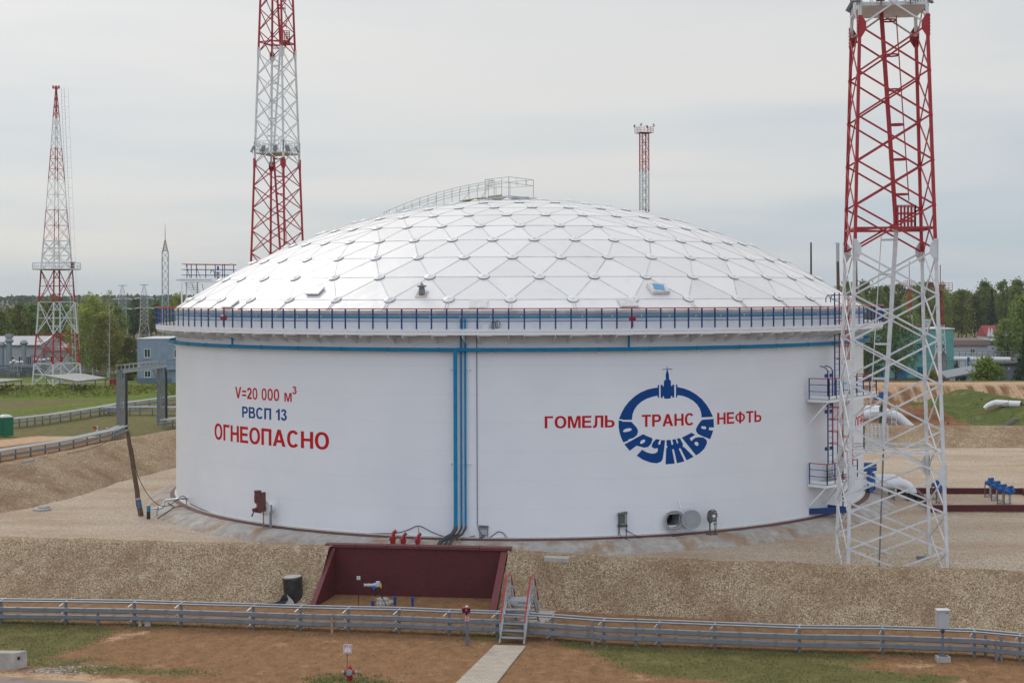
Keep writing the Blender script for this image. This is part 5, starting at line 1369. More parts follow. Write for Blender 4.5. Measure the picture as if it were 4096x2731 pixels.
MB().prism([c-s*.06-Vector((0, 0, .06))+n_*.003, c+s*.06-Vector((0, 0, .06))+n_*.003, c+s*.06+Vector((0, 0, .07))+n_*.003, c-s*.06+Vector((0, 0, .07))+n_*.003], n_*.004).build('hole', mat('dark_hole', (.05, .03, .025), .9), kb)

# ---- paved path and crossing stairs
def path_mat():
    global nt
    m = bpy.data.materials.new('path_blocks'); m.use_nodes = True; nt = m.node_tree; b = nt.nodes['Principled BSDF']
    t = N('ShaderNodeTexCoord'); mpn = N('ShaderNodeMapping'); L(t.outputs['Object'], mpn.inputs[0]); mpn.inputs['Rotation'].default_value = (0, 0, radians(13))
    br = N('ShaderNodeTexBrick'); L(mpn.outputs[0], br.inputs['Vector']); br.inputs['Scale'].default_value = 1.0
    br.inputs['Brick Width'].default_value = .30; br.inputs['Row Height'].default_value = .20; br.inputs['Mortar Size'].default_value = .008; br.inputs['Mortar Smooth'].default_value = .3
    br.inputs['Color1'].default_value = (*srgb(184, 174, 160), 1); br.inputs['Color2'].default_value = (*srgb(170, 160, 148), 1); br.inputs['Mortar'].default_value = (*srgb(138, 122, 106), 1)
    n = N('ShaderNodeTexNoise'); L(t.outputs['Object'], n.inputs['Vector']); n.inputs['Scale'].default_value = 2.2; n.inputs['Detail'].default_value = 7
    c = mixc(ramp(n.outputs['Fac'], [(.45, (0, 0, 0)), (.75, (.45,)*3)]), br.outputs['Color'], srgb(160, 138, 114)); L(c, b.inputs['Base Color']); b.inputs['Roughness'].default_value = .9
    return m
PATH = path_mat()
def slab(name, pxs, z, m, th=.06, **k):
    q = [G(x, y, z) for x, y in pxs]; b = MB().prism([p-Vector((0, 0, th)) for p in q], (0, 0, th)); return tag(b.build(name, m), **k)
slab('path', [(1978, 2577), (2104, 2581), (2040, 2660), (1962, 2760), (1905, 2850), (1700, 2850), (1812, 2740)], Z0+.05, PATH, kind='structure')
slab('path', [(2075, 2488), (2175, 2488), (2226, 2441), (2120, 2438)], Z0+.05, PATH, kind='structure')
so = Vector(((G(2047, 2577, Z0).x+.25)/2, (G(2047, 2577, Z0).y+(-97.05+64.1))/2, Z0))
sx0 = G(2047, 2577, Z0); sx1 = G(2112, 2488, Z0); sv = (sx1-sx0); SLn = sv.length; sv.normalize(); sr = Vector((sv.y, -sv.x, 0))
cs = thing('crossing_stairs', 'grey steel step bridge with red handrails crossing the cable tray', 'stairs', (sx0+sx1)/2)
F = lambda a, q, z: sx0+sr*a+sv*q+Vector((0, 0, z))
HP = 1.46; q0, q1 = 1.70, SLn-1.55; HW_ = .52
b = MB(); b.prism([F(-HW_, q0, HP), F(HW_, q0, HP), F(HW_, q1, HP), F(-HW_, q1, HP)], (0, 0, -.04)); pf = b.build('landing', GALV, cs)
b = MB()
for i in range(11):
    a = -HW_+.05+i*.094; b.bar(F(a, q0, HP+.012), F(a, q1, HP+.012), .03, .02)
b.build('grating_bar', TRAYTOP, pf)
b = MB(); b.bar(F(-HW_, q0-.02, HP-.05), F(HW_, q0-.02, HP-.05), .03, .15)
for s in (-1, 1): b.bar(F(s*HW_, q0, HP+.06), F(s*HW_, q1, HP+.06), .03, .24)
b.build('edge_plate', GALV, pf)
for (a0, z0, a1, z1) in ((0.0, 0.0, q0, HP), (SLn, 0.0, q1, HP)):
    for s in (-1, 1): MB().bar(F(s*HW_, a0, z0), F(s*HW_, a1, z1-.08), .05, .20, up=(0, 0, 1)).build('stringer', GALV, cs)
    for k in range(5):
        f = (k+1)/6.2; MB().box(F(0, a0+(a1-a0)*f, z0+(z1-z0)*f), (1.0, .26, .04), rz=atan2(sr.y, sr.x)).build('tread', GALV, cs)
for s in (-1, 1):
    h = 1.03; pth = [F(s*HW_, .12, .92), F(s*HW_, q0, HP+h), F(s*HW_, q1, HP+h), F(s*HW_, SLn-.25, 1.1)]
    b = MB()
    for A, B in zip(pth, pth[1:]): b.bar(A, B, .055, .05)
    b.build('handrail', RED, cs)
    b = MB()
    for q_, z0, z1 in ((.12, 0, .9), (q0, HP-.1, HP+h), (q1, HP-.1, HP+h), (SLn-.25, 0, 1.08), (q1+.6, .9, HP+.55)): b.bar(F(s*HW_, q_, z0), F(s*HW_, q_, z1), .055)
    b.bar(F(s*HW_, .15, .45), F(s*HW_, q0, HP+.5), .035); b.bar(F(s*HW_, q0, HP+.5), F(s*HW_, q1, HP+.5), .035); b.bar(F(s*HW_, q1, HP+.5), F(s*HW_, SLn-.3, .55), .035)
    b.build('railing_post', GALV, cs)
b = MB(); 
for i in range(3): b.box(F(.08+.17*i-.02, q0-.037, HP-.05), (.13, .004, .05), rz=atan2(sr.y, sr.x))
b.build('plate_print', mat('faint_print', (.12, .13, .15), .6), pf)

# ---- fire call point post
g = G(1869, 2581, Z0); D_ = g.y-CAM.y
fp = thing('call_point_post', 'grey square post with red fire sign and red hooded call box on top', 'call point', g)
MB().box(g+Vector((0, 0, .55)), (.125, .11, 1.2)).build('post', mat('post_blue_grey', (.13, .145, .19), .5, var=.08), fp)
sg = P(1868, 2471.5, D_); sg.y -= .07
pl_ = MB().box(sg, (.225, .012, .225)).build('sign_plate', mat('sign_pink', (.55, .30, .32), .5), fp)
MB().box(sg+Vector((0, -.008, 0)), (.195, .006, .195)).build('sign_field', SIGN_RED, pl_)
MB().box(sg+Vector((0, -.013, 0)), (.155, .005, .155)).build('sign_field', SIGN_WHITE, pl_)
MB().lathe([(.065, 0), (.065, .004)], sg+Vector((0, -.016, 0)), 24, (0, -1, 0)).build('disc', SIGN_RED, pl_)
MB().lathe([(.024, 0), (.024, .004)], sg+Vector((0, -.0205, 0)), 16, (0, -1, 0)).build('button', SIGN_WHITE, pl_)
c = P(1865, 2441, D_); HR = mat('hood_red', (.30, .025, .022), .5, var=.1)
b = MB(); hw, hh = .15, .13
b.prism([c+Vector((-hw, .16, -hh)), c+Vector((hw, .16, -hh)), c+Vector((hw, .16, hh)), c+Vector((-hw, .16, hh))], (0, .02, 0))
for s in (-1, 1): b.prism([c+Vector((s*hw, .16, -hh)), c+Vector((s*hw, -.04, -hh)), c+Vector((s*(hw+.02), -.14, hh)), c+Vector((s*hw, .16, hh))], (s*.012, 0, 0))
b.prism([c+Vector((-hw-.02, -.15, hh)), c+Vector((hw+.02, -.15, hh)), c+Vector((hw+.01, .18, hh+.004)), c+Vector((-hw-.01, .18, hh+.004))], (0, 0, .014))
hd = b.build('hood', HR, fp)
cb_ = MB().box(c+Vector((0, .12, 0)), (.13, .08, .14)).build('call_box', SIGN_RED, hd); MB().box(c+Vector((0, .077, .02)), (.07, .01, .07)).build('glass_plate', mat('pale_plate', (.55, .45, .45), .4), hd)
MB().box(c+Vector((.02, .02, hh+.045)), (.12, .1, .05)).build('lamp', SIGN_WHITE, hd); MB().box(c+Vector((0.01, .1, -hh-.03)), (.09, .08, .07)).build('gland', BLACK, hd)

# ---- hydrant and its sign
g = G(1399, 2721, Z0)
hy = thing('fire_hydrant', 'red fire hydrant with three grey capped outlets in a tuft of grass', 'hydrant', g)
HRED = mat('hydrant_red', (.34, .012, .014), .4, var=.15, coat=.3)
MB().lathe([(.105, -.1), (.105, .24), (.11, .25), (.115, .40), (.10, .43), (.098, .46), (.088, .47), (.086, .50), (.072, .51), (.07, .54), (.05, .555), (.045, .58), (.015, .60), (.012, .62)], g, 24).build('barrel', HRED, hy, smooth=35)
b = MB()
for s in (-1, 1): b.lathe([(.075, 0), (.08, .10), (.09, .11), (.09, .14)], g+Vector((s*.07, 0, .34)), 16, (s, -.15, 0))
b.build('side_arm', HRED, hy, smooth=35)
HC = mat('hydrant_cap', (.30, .30, .31), .5, var=.2, scale=14)
for s in (-1, 1): MB().lathe([(.07, 0), (.08, .02), (.08, .07), (.055, .10), (.02, .115)], g+Vector((s*.205, -.03, .335)), 16, (s, -.15, 0)).build('outlet_cap', HC, hy, smooth=35)
MB().lathe([(.10, 0), (.118, .02), (.118, .06), (.095, .075), (.06, .065), (.055, .075), (.02, .09)], g+Vector((0, -.10, .345)), 26, (0, -1, 0)).build('front_cap', HC, hy, smooth=35)
MB().tube([g+Vector((-.2, -.08, .27)), g+Vector((-.19, -.09, .22)), g+Vector((-.15, -.1, .2))], .012, 6).build('chain', BLACK, hy)
g2 = G(1389, 2712, Z0); D2 = g2.y-CAM.y
hs = thing('hydrant_sign', 'tilted white square sign with red frame and arrows on a thin rod behind the hydrant', 'sign', g2)
MB().tube([g2, P(1389.5, 2600, D2)], .013, 8).build('rod', RUST, hs)
cc = P(1390.5, 2592, D2)+Vector((0, -.02, 0)); RZ = Matrix.Rotation(radians(16), 3, 'Z')@Matrix.Rotation(radians(4.5), 3, 'Y')
M2 = lambda x, z, d=0.0: cc+RZ@Vector((x, -d, z))
def flat(parent, name, m, polys, d, th=.003):
    b = MB()
    for p in polys: b.prism([M2(x, z, d) for x, z in p], RZ@Vector((0, -th, 0)))
    return b.build(name, m, parent)
sq = lambda h, hz=None: [(-h, -(hz or h)), (h, -(hz or h)), (h, (hz or h)), (-h, (hz or h))]
spl = flat(hs, 'plate', SIGN_WHITE, [sq(.165, .175)], 0, .01)
fr = .145; fi = .130
flat(spl, 'frame', SIGN_RED, [[(-fr, -fr-.01), (fr, -fr-.01), (fr, -fi-.01), (-fr, -fi-.01)], [(-fr, fi+.01), (fr, fi+.01), (fr, fr+.01), (-fr, fr+.01)], [(-fr, -fi-.01), (-fi, -fi-.01), (-fi, fi+.01), (-fr, fi+.01)], [(fi, -fi-.01), (fr, -fi-.01), (fr, fi+.01), (fi, fi+.01)]], .011)
flat(spl, 'arrow', SIGN_RED, [[(-.115, -.003+.0), (-.10, .013), (-.10, .002), (-.03, .002), (-.03, -.006), (-.10, -.006), (-.10, -.017)], [(.115, -.003), (.10, -.017), (.10, -.006), (.03, -.006), (.03, .002), (.10, .002), (.10, .013)], [(0, -.115), (-.014, -.10), (-.004, -.10), (-.004, -.03), (.004, -.03), (.004, -.10), (.014, -.10)]], .011)
def sign_text(txt, x0, x1, z0, z1, m, parent):
    bm = fit(text_bmesh(txt), x0, x1, z0, z1)
    for v in bm.verts: v.co = M2(v.co.x, v.co.y, .0125)
    me = bpy.data.meshes.new('lettering'); bm.to_mesh(me); bm.free(); me.materials.append(m)
    o = bpy.data.objects.new('lettering', me); C.objects.link(o); adopt(o, parent)
sign_text('ПГВ 32', -.118, .118, .035, .118, SIGN_RED, spl)

# ---- grey cabinet on a pole at the right
g = G(3774, 2646, Z0); D_ = g.y-CAM.y
cbn = thing('control_cabinet', 'pale grey control cabinet on a slim post in front of the cable tray', 'cabinet', g)
MB().box(g+Vector((0, .1, .09)), (.52, .42, .24)).build('footing', CONCRETE, cbn)
b = MB(); b.box(g+Vector((0, .1, .225)), (.34, .3, .03)); b.bar(g+Vector((0, .1, .22)), g+Vector((0, .1, 1.42)), .085)
for s in (-1, 1): b.prism([g+Vector((s*.04, .1, .24)), g+Vector((s*.15, .1, .24)), g+Vector((s*.04, .1, .36))], (0, .01, 0))
b.build('post', mat('cabinet_post', (.14, .155, .19), .5), cbn)
cc = P(3771, 2476, D_)+Vector((0, .05, 0)); CG = mat('cabinet_grey', (.40, .41, .43), .45, var=.04)
bx = MB().box(cc, (.49, .26, .73)).build('cabinet_body', CG, cbn)
MB().box(cc+Vector((0, -.136, -.005)), (.455, .012, .68)).build('door', mat('cabinet_door', (.43, .44, .46), .45, var=.04), bx)
MB().box(cc+Vector((0, -.02, .385)), (.53, .36, .035)).build('rain_roof', mat('cabinet_roof', (.62, .63, .65), .45), bx)
b = MB(); b.box(cc+Vector((.15, -.146, .27)), (.07, .01, .035)); b.build('lock', BLACK, bx)
b = MB(); b.box(cc+Vector((-.17, -.145, .23)), (.05, .008, .03)); b.box(cc+Vector((-.17, -.145, -.27)), (.05, .008, .03)); b.build('hinge', GALV, bx)
b = MB()
for s in (-.09, -.03, .04, .1): b.tube([cc+Vector((s, 0, -.36)), cc+Vector((s*.9, -.02, -.45)), cc+Vector((s*.3, -.02, -.55))], .014, 6)
b.build('cable', BLACK, bx)

# ---- red foam inlets behind the retaining wall
proto = None
for (x, sc_), lb in zip(((1571, 1.12), (1613, 1.0), (1671, .98)), ('largest red foam inlet with a handwheel, behind the maroon wall at left', 'middle red foam inlet with a handwheel behind the maroon wall', 'red foam inlet with a handwheel nearest the blue risers')):
    p = P(x, 2160, 71.35); p.z = -.30
    if proto is None:
        proto = thing('foam_inlet', lb, 'foam inlet', (0, 0, 0), 'red foam inlets behind the retaining wall')
        MB().lathe([(.16, -.3), (.16, 0), (.15, .20), (.20, .21), (.20, .27)], (0, 0, 0), 18).build('valve_body', GALV_DARK, proto, smooth=35)
        MB().lathe([(.22, .27), (.22, .34), (.13, .36), (.12, .6), (.15, .62), (.15, .78)], (0, 0, 0), 18).tube([(0, 0, .74), (.05, 0, .95), (.16, 0, 1.05)], .085, 12).lathe([(.06, 0), (.08, .04), (.08, .12)], (-.07, -.02, .72), 12, (-1, -.3, -.2)).build('inlet_body', HRED, proto, smooth=35)
        b = MB(); b.tube([(.30+.0*cos(t), -.12+.05*cos(t), .22+.17*sin(t)) if False else (.28+.13*cos(t), -.20, .22+.17*sin(t)) for t in [2*pi*i/18 for i in range(18)]], .018, 6, closed=True)
        b.bar((.15, -.20, .22), (.41, -.20, .22), .02); b.bar((.28, -.20, .05), (.28, -.20, .39), .02); b.tube([(.12, 0, .2), (.28, -.2, .22)], .02, 6); b.build('handwheel', BLACK, proto, smooth=True)
        MB().lathe([(.07, 0), (.085, .02), (.085, .06), (.0, .06)], (-.14, -.05, .68), 12, (-1, -.3, -.2)).build('cap', GALV, proto, smooth=35)
        proto.location = p; proto.scale = (sc_,)*3
    else: copy_tree(proto, p, lb, scale=sc_)
# ================================================================== THINGS IN THE TANK YARD
APZ = -.125
def stand_pos(px, py): return G(px, py, APZ)
# small hooded stand by the cable seam
g = stand_pos(1935, 2160); hb = thing('hooded_stand', 'small hooded junction box stand by the cable on the tank wall', 'junction box', g)
for s in (-.21, .21): MB().bar(g+Vector((s, 0, 0)), g+Vector((s, .05, .62)), .035).build('leg', GALV_DARK, hb)
MB().prism([g+Vector((-.25, -.12, .66)), g+Vector((.25, -.12, .66)), g+Vector((.24, .14, .78)), g+Vector((-.24, .14, .78))], (0, 0, .02)).build('hood', mat('dark_hood', (.09, .085, .08), .5), hb)
bx = MB().box(g+Vector((0, .02, .44)), (.36, .14, .28)).build('box', mat('box_grey', (.38, .40, .42), .5), hb)
b = MB()
for i in range(5): b.tube([g+Vector((-.14+.055*i, 0, .31)), g+Vector((-.13+.05*i, -.02, .2)), g+Vector((-.17+.02*i, -.03, .12)), g+Vector((-.24, -.02, .16))], .012, 5)
b.build('cable', BLACK, bx, smooth=True)
# electrical stand in the middle
g = stand_pos(2490, 2152); es = thing('electrical_stand', 'grey green switch box on a rusty footed frame under a small hood', 'switch box', g)
b = MB()
for s in (-.20, .20): b.bar(g+Vector((s, 0, 0)), g+Vector((s, .02, 1.28)), .04)
b.bar(g+Vector((-.26, -.03, .66)), g+Vector((.26, -.03, .66)), .05, .13); b.build('frame', DARK_GREEN_GREY, es)
b = MB(); b.bar(g+Vector((-.2, -.22, .03)), g+Vector((-.2, .2, .03)), .09, .06); b.bar(g+Vector((.2, -.22, .03)), g+Vector((.2, .2, .03)), .09, .06); b.build('foot', RUST, es)
MB().box(g+Vector((-.03, -.06, 1.03)), (.30, .20, .44)).build('switch_box', DARK_GREEN_GREY, es)
MB().prism([g+Vector((-.27, -.2, 1.24)), g+Vector((.25, -.2, 1.30)), g+Vector((.25, .16, 1.37)), g+Vector((-.24, .16, 1.32))], (0, 0, .03)).build('hood', DARK_GREEN_GREY, es)
b = MB(); b.tube([g+Vector((.05, -.1, .82)), g+Vector((.16, -.1, .78)), g+Vector((.2, -.05, .7)), g+Vector((.22, -.05, .4)), g+Vector((.24, -.1, .3))], .016, 6)
b.tube([g+Vector((-.12, -.1, .82)), g+Vector((-.16, -.12, .6)), g+Vector((-.16, -.1, .25)), g+Vector((0, -.16, .04)), g+Vector((.3, -.5, .0)), g+Vector((.62, -.85, -.2))], .016, 6); b.build('cable', BLACK, es, smooth=True)
# distribution box with red sockets
g = stand_pos(2850, 2136); db_ = thing('distribution_box', 'grey distribution box with red sockets and coiled cable on a two legged stand', 'distribution box', g)
b = MB(); b.bar(g+Vector((-.14, 0, 0)), g+Vector((-.14, 0, .66)), .075); b.bar(g+Vector((.14, .05, 0)), g+Vector((.14, .05, .6)), .05); b.bar(g+Vector((-.36, -.06, .03)), g+Vector((.30, .02, .03)), .1, .05); b.bar(g+Vector((-.14, -.25, .03)), g+Vector((-.14, .2, .03)), .08, .05); b.build('stand', DARK_GREEN_GREY, db_)
bx = MB().box(g+Vector((0, -.02, .97)), (.42, .22, .56)).build('box', mat('box_dark_grey', (.085, .09, .095), .45), db_)
MB().box(g+Vector((.05, -.14, .97)), (.30, .02, .50)).build('door', mat('door_dark_grey', (.10, .105, .11), .45), bx)
for s, z in ((-1, .93), (-1, .82), (1, 1.10), (1, .98)): MB().lathe([(.045, 0), (.045, .06), (.035, .08), (0, .08)], g+Vector((s*.19, -.04, z)), 12, (s*.8, -.6, -.2)).build('socket', SIGN_RED, bx, smooth=True)
MB().lathe([(.085, 0), (.085, .005)], g+Vector((.06, -.15, 1.0)), 20, (0, -1, 0)).build('badge', SIGN_WHITE, bx); MB().box(g+Vector((.13, -.152, 1.19)), (.09, .006, .05)).build('label_plate', mat('pink_label', (.6, .4, .42), .5), bx)
MB().prism([g+Vector((.03, -.152, .82)), g+Vector((.09, -.152, .82)), g+Vector((.06, -.152, .875))], (0, -.004, 0)).build('warning_mark', SIGN_WHITE, bx)
b = MB()
for r_, dx in ((.26, 0), (.28, .01), (.30, -.015)): b.tube([g+Vector((-.12+dx+r_*.55*cos(t), -.1-dx, .95+r_*1.1*sin(t))) for t in [radians(60+i*15) for i in range(17)]], .016, 6)
b.tube([g+Vector((-.2, -.08, 1.2)), g+Vector((-.1, -.08, 1.31)), g+Vector((.1, -.08, 1.32)), g+Vector((.17, -.08, 1.24))], .022, 6); b.tube([g+Vector((.05, -.1, .7)), g+Vector((.1, -.12, .5)), g+Vector((.15, -.1, .55)), g+Vector((.2, -.1, .7)), g+Vector((.2, -.1, .35)), g+Vector((.1, -.05, .02))], .014, 6)
b.build('coiled_cable', BLACK, bx, smooth=True)
# loose cables on the apron
def on_base(px, py, lift=.03):
    p = G(px, py, APZ); r = sqrt(p.x**2+p.y**2)
    if r < RS+.03: p = CYL(px, py, RS+.03)
    elif r > 23.84:
        for zz in frange(-.13, -.62, .02):
            p = G(px, py, zz); r = sqrt(p.x**2+p.y**2)
            if zz <= -.185-(r-23.86)*.48: break
    p.z += lift; return p
def spline(pts, n=6):
    out = []; P_ = [pts[0]]+pts+[pts[-1]]
    for i in range(1, len(P_)-2):
        p0, p1, p2, p3 = P_[i-1:i+3]
        for k in range(n):
            t = k/n; out.append(0.5*((2*p1)+(p2-p0)*t+(2*p0-5*p1+4*p2-p3)*t*t+(3*p1-p0-3*p2+p3)*t*t*t))
    return out+[pts[-1]]
def cable(pts, label, r=.02): return tag(MB().tube(spline(pts), r, 6).build('cable', BLACK, None, smooth=True), label, 'cable')
cable([on_base(x, y) for x, y in ((2500, 2120), (2520, 2130), (2560, 2152), (2600, 2161), (2640, 2165), (2662, 2160), (2690, 2146), (2740, 2140), (2790, 2133), (2840, 2128))], 'black cable sagging over the apron between the two electrical boxes')
cable([on_base(x, y) for x, y in ((1560, 2135), (1600, 2130), (1640, 2117), (1660, 2107), (1674, 2105), (1690, 2109), (1730, 2130), (1770, 2145), (1800, 2150), (1850, 2153), (1900, 2144))], 'black cable hung in a peak behind the red foam inlets')
cable([on_base(x, y) for x, y in ((1930, 2150), (1955, 2151), (1975, 2140), (1990, 2129), (2005, 2129), (2020, 2140), (2040, 2152), (2200, 2156), (2380, 2156), (2440, 2153), (2480, 2148))], 'black cable running along the tank foot right of the hooded stand')
cable([on_base(x, y) for x, y in ((760, 2015), (820, 2043), (900, 2070), (1000, 2093), (1120, 2112), (1300, 2128), (1450, 2134), (1560, 2135))], 'thin black cable along the tank foot on the left')
g = P(1674.5, 2118, 73.6); tag(MB().tube([Vector((g.x, g.y, -.3)), P(1674.5, 2104, 73.6)], .025, 8).build('cable_stake', YELLOW), 'thin yellow stake holding up the black cable', 'stake')
# ---- yellow marker sticks next to the dark pipe boots
for x, lb in ((1821, 'left thin yellow stick beside the dark pipe boots'), (1837, 'right thin yellow stick beside the dark pipe boots')):
    p = P(x, 2172, 72.4); tag(MB().tube([Vector((p.x, p.y, -.45)), Vector((p.x, p.y, p.z+.22))], .022, 6).build('marker_stick', YELLOW), lb, 'stick')

# ---- left: leaning pole, cable, pipes
g = G(563, 2062, -.62); top = P(510, 1722, g.y-CAM.y-.3)
lp = thing('leaning_pole', 'brown leaning wooden pole with a blue painted band near its foot', 'pole', g)
rk = random.Random(2); pts = [g.lerp(top, f)+Vector((rk.uniform(-.02, .02), 0, 0)) for f in frange(-.03, 1, .08)]
MB().tube(pts, [.165-.05*i/(len(pts)-1)+rk.uniform(-.006, .006) for i in range(len(pts))], 12).build('pole', WOOD, lp, smooth=True)
MB().tube([g.lerp(top, .09), g.lerp(top, .19)], .166, 12).build('blue_band', mat('faded_blue', (.05, .16, .28), .7, var=.4), lp, smooth=True)
MB().tube([g.lerp(top, .196), g.lerp(top, .212)], .168, 12).build('white_band', mat('tape_white', (.5, .42, .42), .7), lp, smooth=True)
D_ = g.y-CAM.y
cable([top+Vector((.02, -.05, -.05))]+[P(x, y, D_-1+.02*(x-510)*-.1) for x, y in ((530, 1795), (545, 1880), (565, 1932), (595, 1982), (625, 2012), (650, 2024), (680, 2018), (706, 2000))]+[P(724, 1985, 84.2), P(740, 1986, 84.4), P(746, 2005, 84.4), P(745, 2018, 84.5)], 'black cable hanging from the leaning pole to the tank pipe', .022)
cable([top-Vector((0, 0, .1))]+[P(x, y, D) for x, y, D in ((470, 1742, 90), (400, 1780, 95), (330, 1803, 100), (250, 1816, 104), (190, 1817, 108))], 'thin black cable sagging from the leaning pole to the left bund', .02)
g = G(594, 2074, -.62); sp2 = thing('standing_pipe', 'blue and black standing pipe joined to a silver bent drain line on the tank', 'pipe', g)
D_ = g.y-CAM.y
MB().cyl(g-Vector((0, 0, .1)), P(594, 2044, D_), .112, n=16).build('black_pipe', BLACK, sp2, smooth=35)
MB().cyl(P(594, 2044, D_), P(594, 2026, D_), .112, n=16).build('blue_pipe', mat('pipe_cyan', (.01, .20, .36), .45, var=.15), sp2, smooth=35)
MB().cyl(P(594, 2026, D_), P(594, 2021, D_), .125, n=16).build('flange', GALV_DARK, sp2, smooth=35)
ALU = mat('aluminium_cladding', (.52, .55, .58), .35, metal=.6, var=.08)
sil = [P(603, 2035, D_), P(640, 2032, D_+.1), P(652, 2027, D_+.15), P(655, 2018, D_+.2), P(656, 2006, D_+.25), P(664, 2000, D_+.3), P(690, 1997, D_+.1), P(722, 1994, D_-.1)]
MB().tube(sil, .065, 14).build('drain_line', ALU, sp2, smooth=True)
e_ = CYL(748, 1993, RS); MB().tube([sil[-1], sil[-1].lerp(e_, .5), e_+Vector((0, 0, 0))], [.045, .05, .045], 12).build('drain_valve', GALV_DARK, sp2, smooth=True)
MB().lathe([(.11, 0), (.11, .05), (.06, .05)], e_, 16, (e_.x, e_.y, 0)).build('flange', WHITE, sp2, smooth=35)
b = MB()
for x0, x1 in ((631, 624), (634, 629)): b.bar(P(x0, 2026, D_-.1), P(x1, 2066, D_-.15), .03)
b.build('prop', GALV_DARK, sp2)
b = MB(); w = [on_base(x, y, .05) for x, y in ((630, 2076), (698, 2030))]; b.bar(w[0], w[1], .06, .04); b.bar(w[1], on_base(672, 2013, .05), .06, .04); b.bar(w[1], on_base(737, 2024, .05), .06, .04)
tag(b.build('timber_offcut', WOOD), 'thin dark timber laths lying on the apron below the drain line', 'timber')
g = G(168, 2036, -.55); mhl = thing('manhole', 'low round concrete manhole with a grey lid in the pale gravel', 'manhole', g)
MB().lathe([(.52, -.3), (.54, .05), (.46, .10)], g, 24).build('ring', CONCRETE, mhl, smooth=30); MB().lathe([(.36, .09), (.36, .15), (.1, .17), (0, .17)], g+Vector((.08, .1, 0)), 22).build('lid', GALV_DARK, mhl, smooth=30)

# ---- right: white product pipes with blue valves
def big_pipe(nm, lb, pts, r, bootz):
    t = thing(nm, lb, 'pipe', pts[0]); return t
wp = thing('product_pipe', 'pair of thick white pipes leaving the tank with blue gate valves and black feet', 'pipeline', (21, -5, -.62))
WP = mat('pipe_white', (.74, .75, .77), .4, var=.03, scale=2)
for dy, xs, ytop in ((0.0, 3648, 1930), (2.35, 3610, 1912)):
    D0 = 91.9+dy; a = P(3430, ytop, D0); a.z = .44; z = a.z
    X = P(xs, 1990, D0).x; r = .335
    pts = [Vector((a.x-1.6, a.y, z)), Vector((X-.85, a.y, z))]+[Vector((X-.8+.8*sin(t), a.y, z-.8+.8*cos(t))) for t in [radians(k*11) for k in range(1, 8)]]
    MB().tube(pts+[Vector((X+.02, a.y, z-.75))], r, 22).build('pipe', WP, wp, smooth=True)
    MB().tube([Vector((X-.01, a.y, -.12)), Vector((X, a.y, -1.0))], r+.03, 22).build('black_foot', BLACK, wp, smooth=35)
    vx = P(3480, 1900, D0).x
    v = MB().box((vx, a.y, z), (.30, .62, .92)).lathe([(.40, -.24), (.40, -.19)], (vx, a.y, z), 20, (1, 0, 0)).lathe([(.40, .19), (.40, .24)], (vx, a.y, z), 20, (1, 0, 0)).lathe([(.16, .45), (.12, .6), (.12, .85), (.2, .86), (.2, .92)], (vx, a.y, z), 14).box((vx-.1, a.y-.05, z+.95), (.62, .32, .28)).lathe([(.11, 0), (.13, .05), (.13, .2)], (vx+.2, a.y-.1, z+.98), 12, (1, -.2, 0)).build('gate_valve', VALVE_BLUE, wp, smooth=35)
    b = MB()
    for s in (-.34, .34): b.lathe([(.40, -.03), (.40, .03)], (vx+s, a.y, z), 22, (1, 0, 0))
    b.build('flange', WP, wp, smooth=35)
    MB().box((vx+1.4, a.y, -.35), (.3, .5, .8)).build('pipe_support', GALV_DARK, wp)
# ---- valve pit with maroon kerb
vp = thing('valve_pit', 'rectangular pit kerb painted maroon on the pale gravel at the right', 'kerb', (29, -6.5, -.62))
c4 = [Vector((26.2, -2.45, 0)), Vector((33.4, -2.75, 0)), Vector((32.6, -10.45, 0)), Vector((25.0, -10.4, 0))]
for A, B in zip(c4, c4[1:]+c4[:1]):
    d = (B-A).normalized(); n_ = Vector((d.y, -d.x, 0))
    MB().prism([A-d*.1+Vector((0, 0, -.9)), B+d*.1+Vector((0, 0, -.9)), B+d*.1+Vector((0, 0, -.19)), A-d*.1+Vector((0, 0, -.19))], n_*.2).build('kerb_wall', MAROON, vp)
tag(MB().prism([p+Vector((0, 0, -.9)) for p in c4], (0, 0, .33)).build('pit_gravel', YARD_MAT), kind='structure')
labs = ['first blue valve actuator of the pit seen behind the right mast leg', 'second blue valve actuator of the pit seen behind the right mast leg', 'furthest of the four blue actuators in the maroon pit', 'blue actuator second from the left of the four in the pit', 'blue actuator third from the left of the four in the pit', 'nearest and right most blue actuator in the maroon pit']
vs_ = [(3749, 1998, 1920), (3768, 2014, 1945), (3962, 1990, 1912), (3988, 2004, 1930), (4013, 2018, 1943), (4040, 2026, 1962)]
proto = None
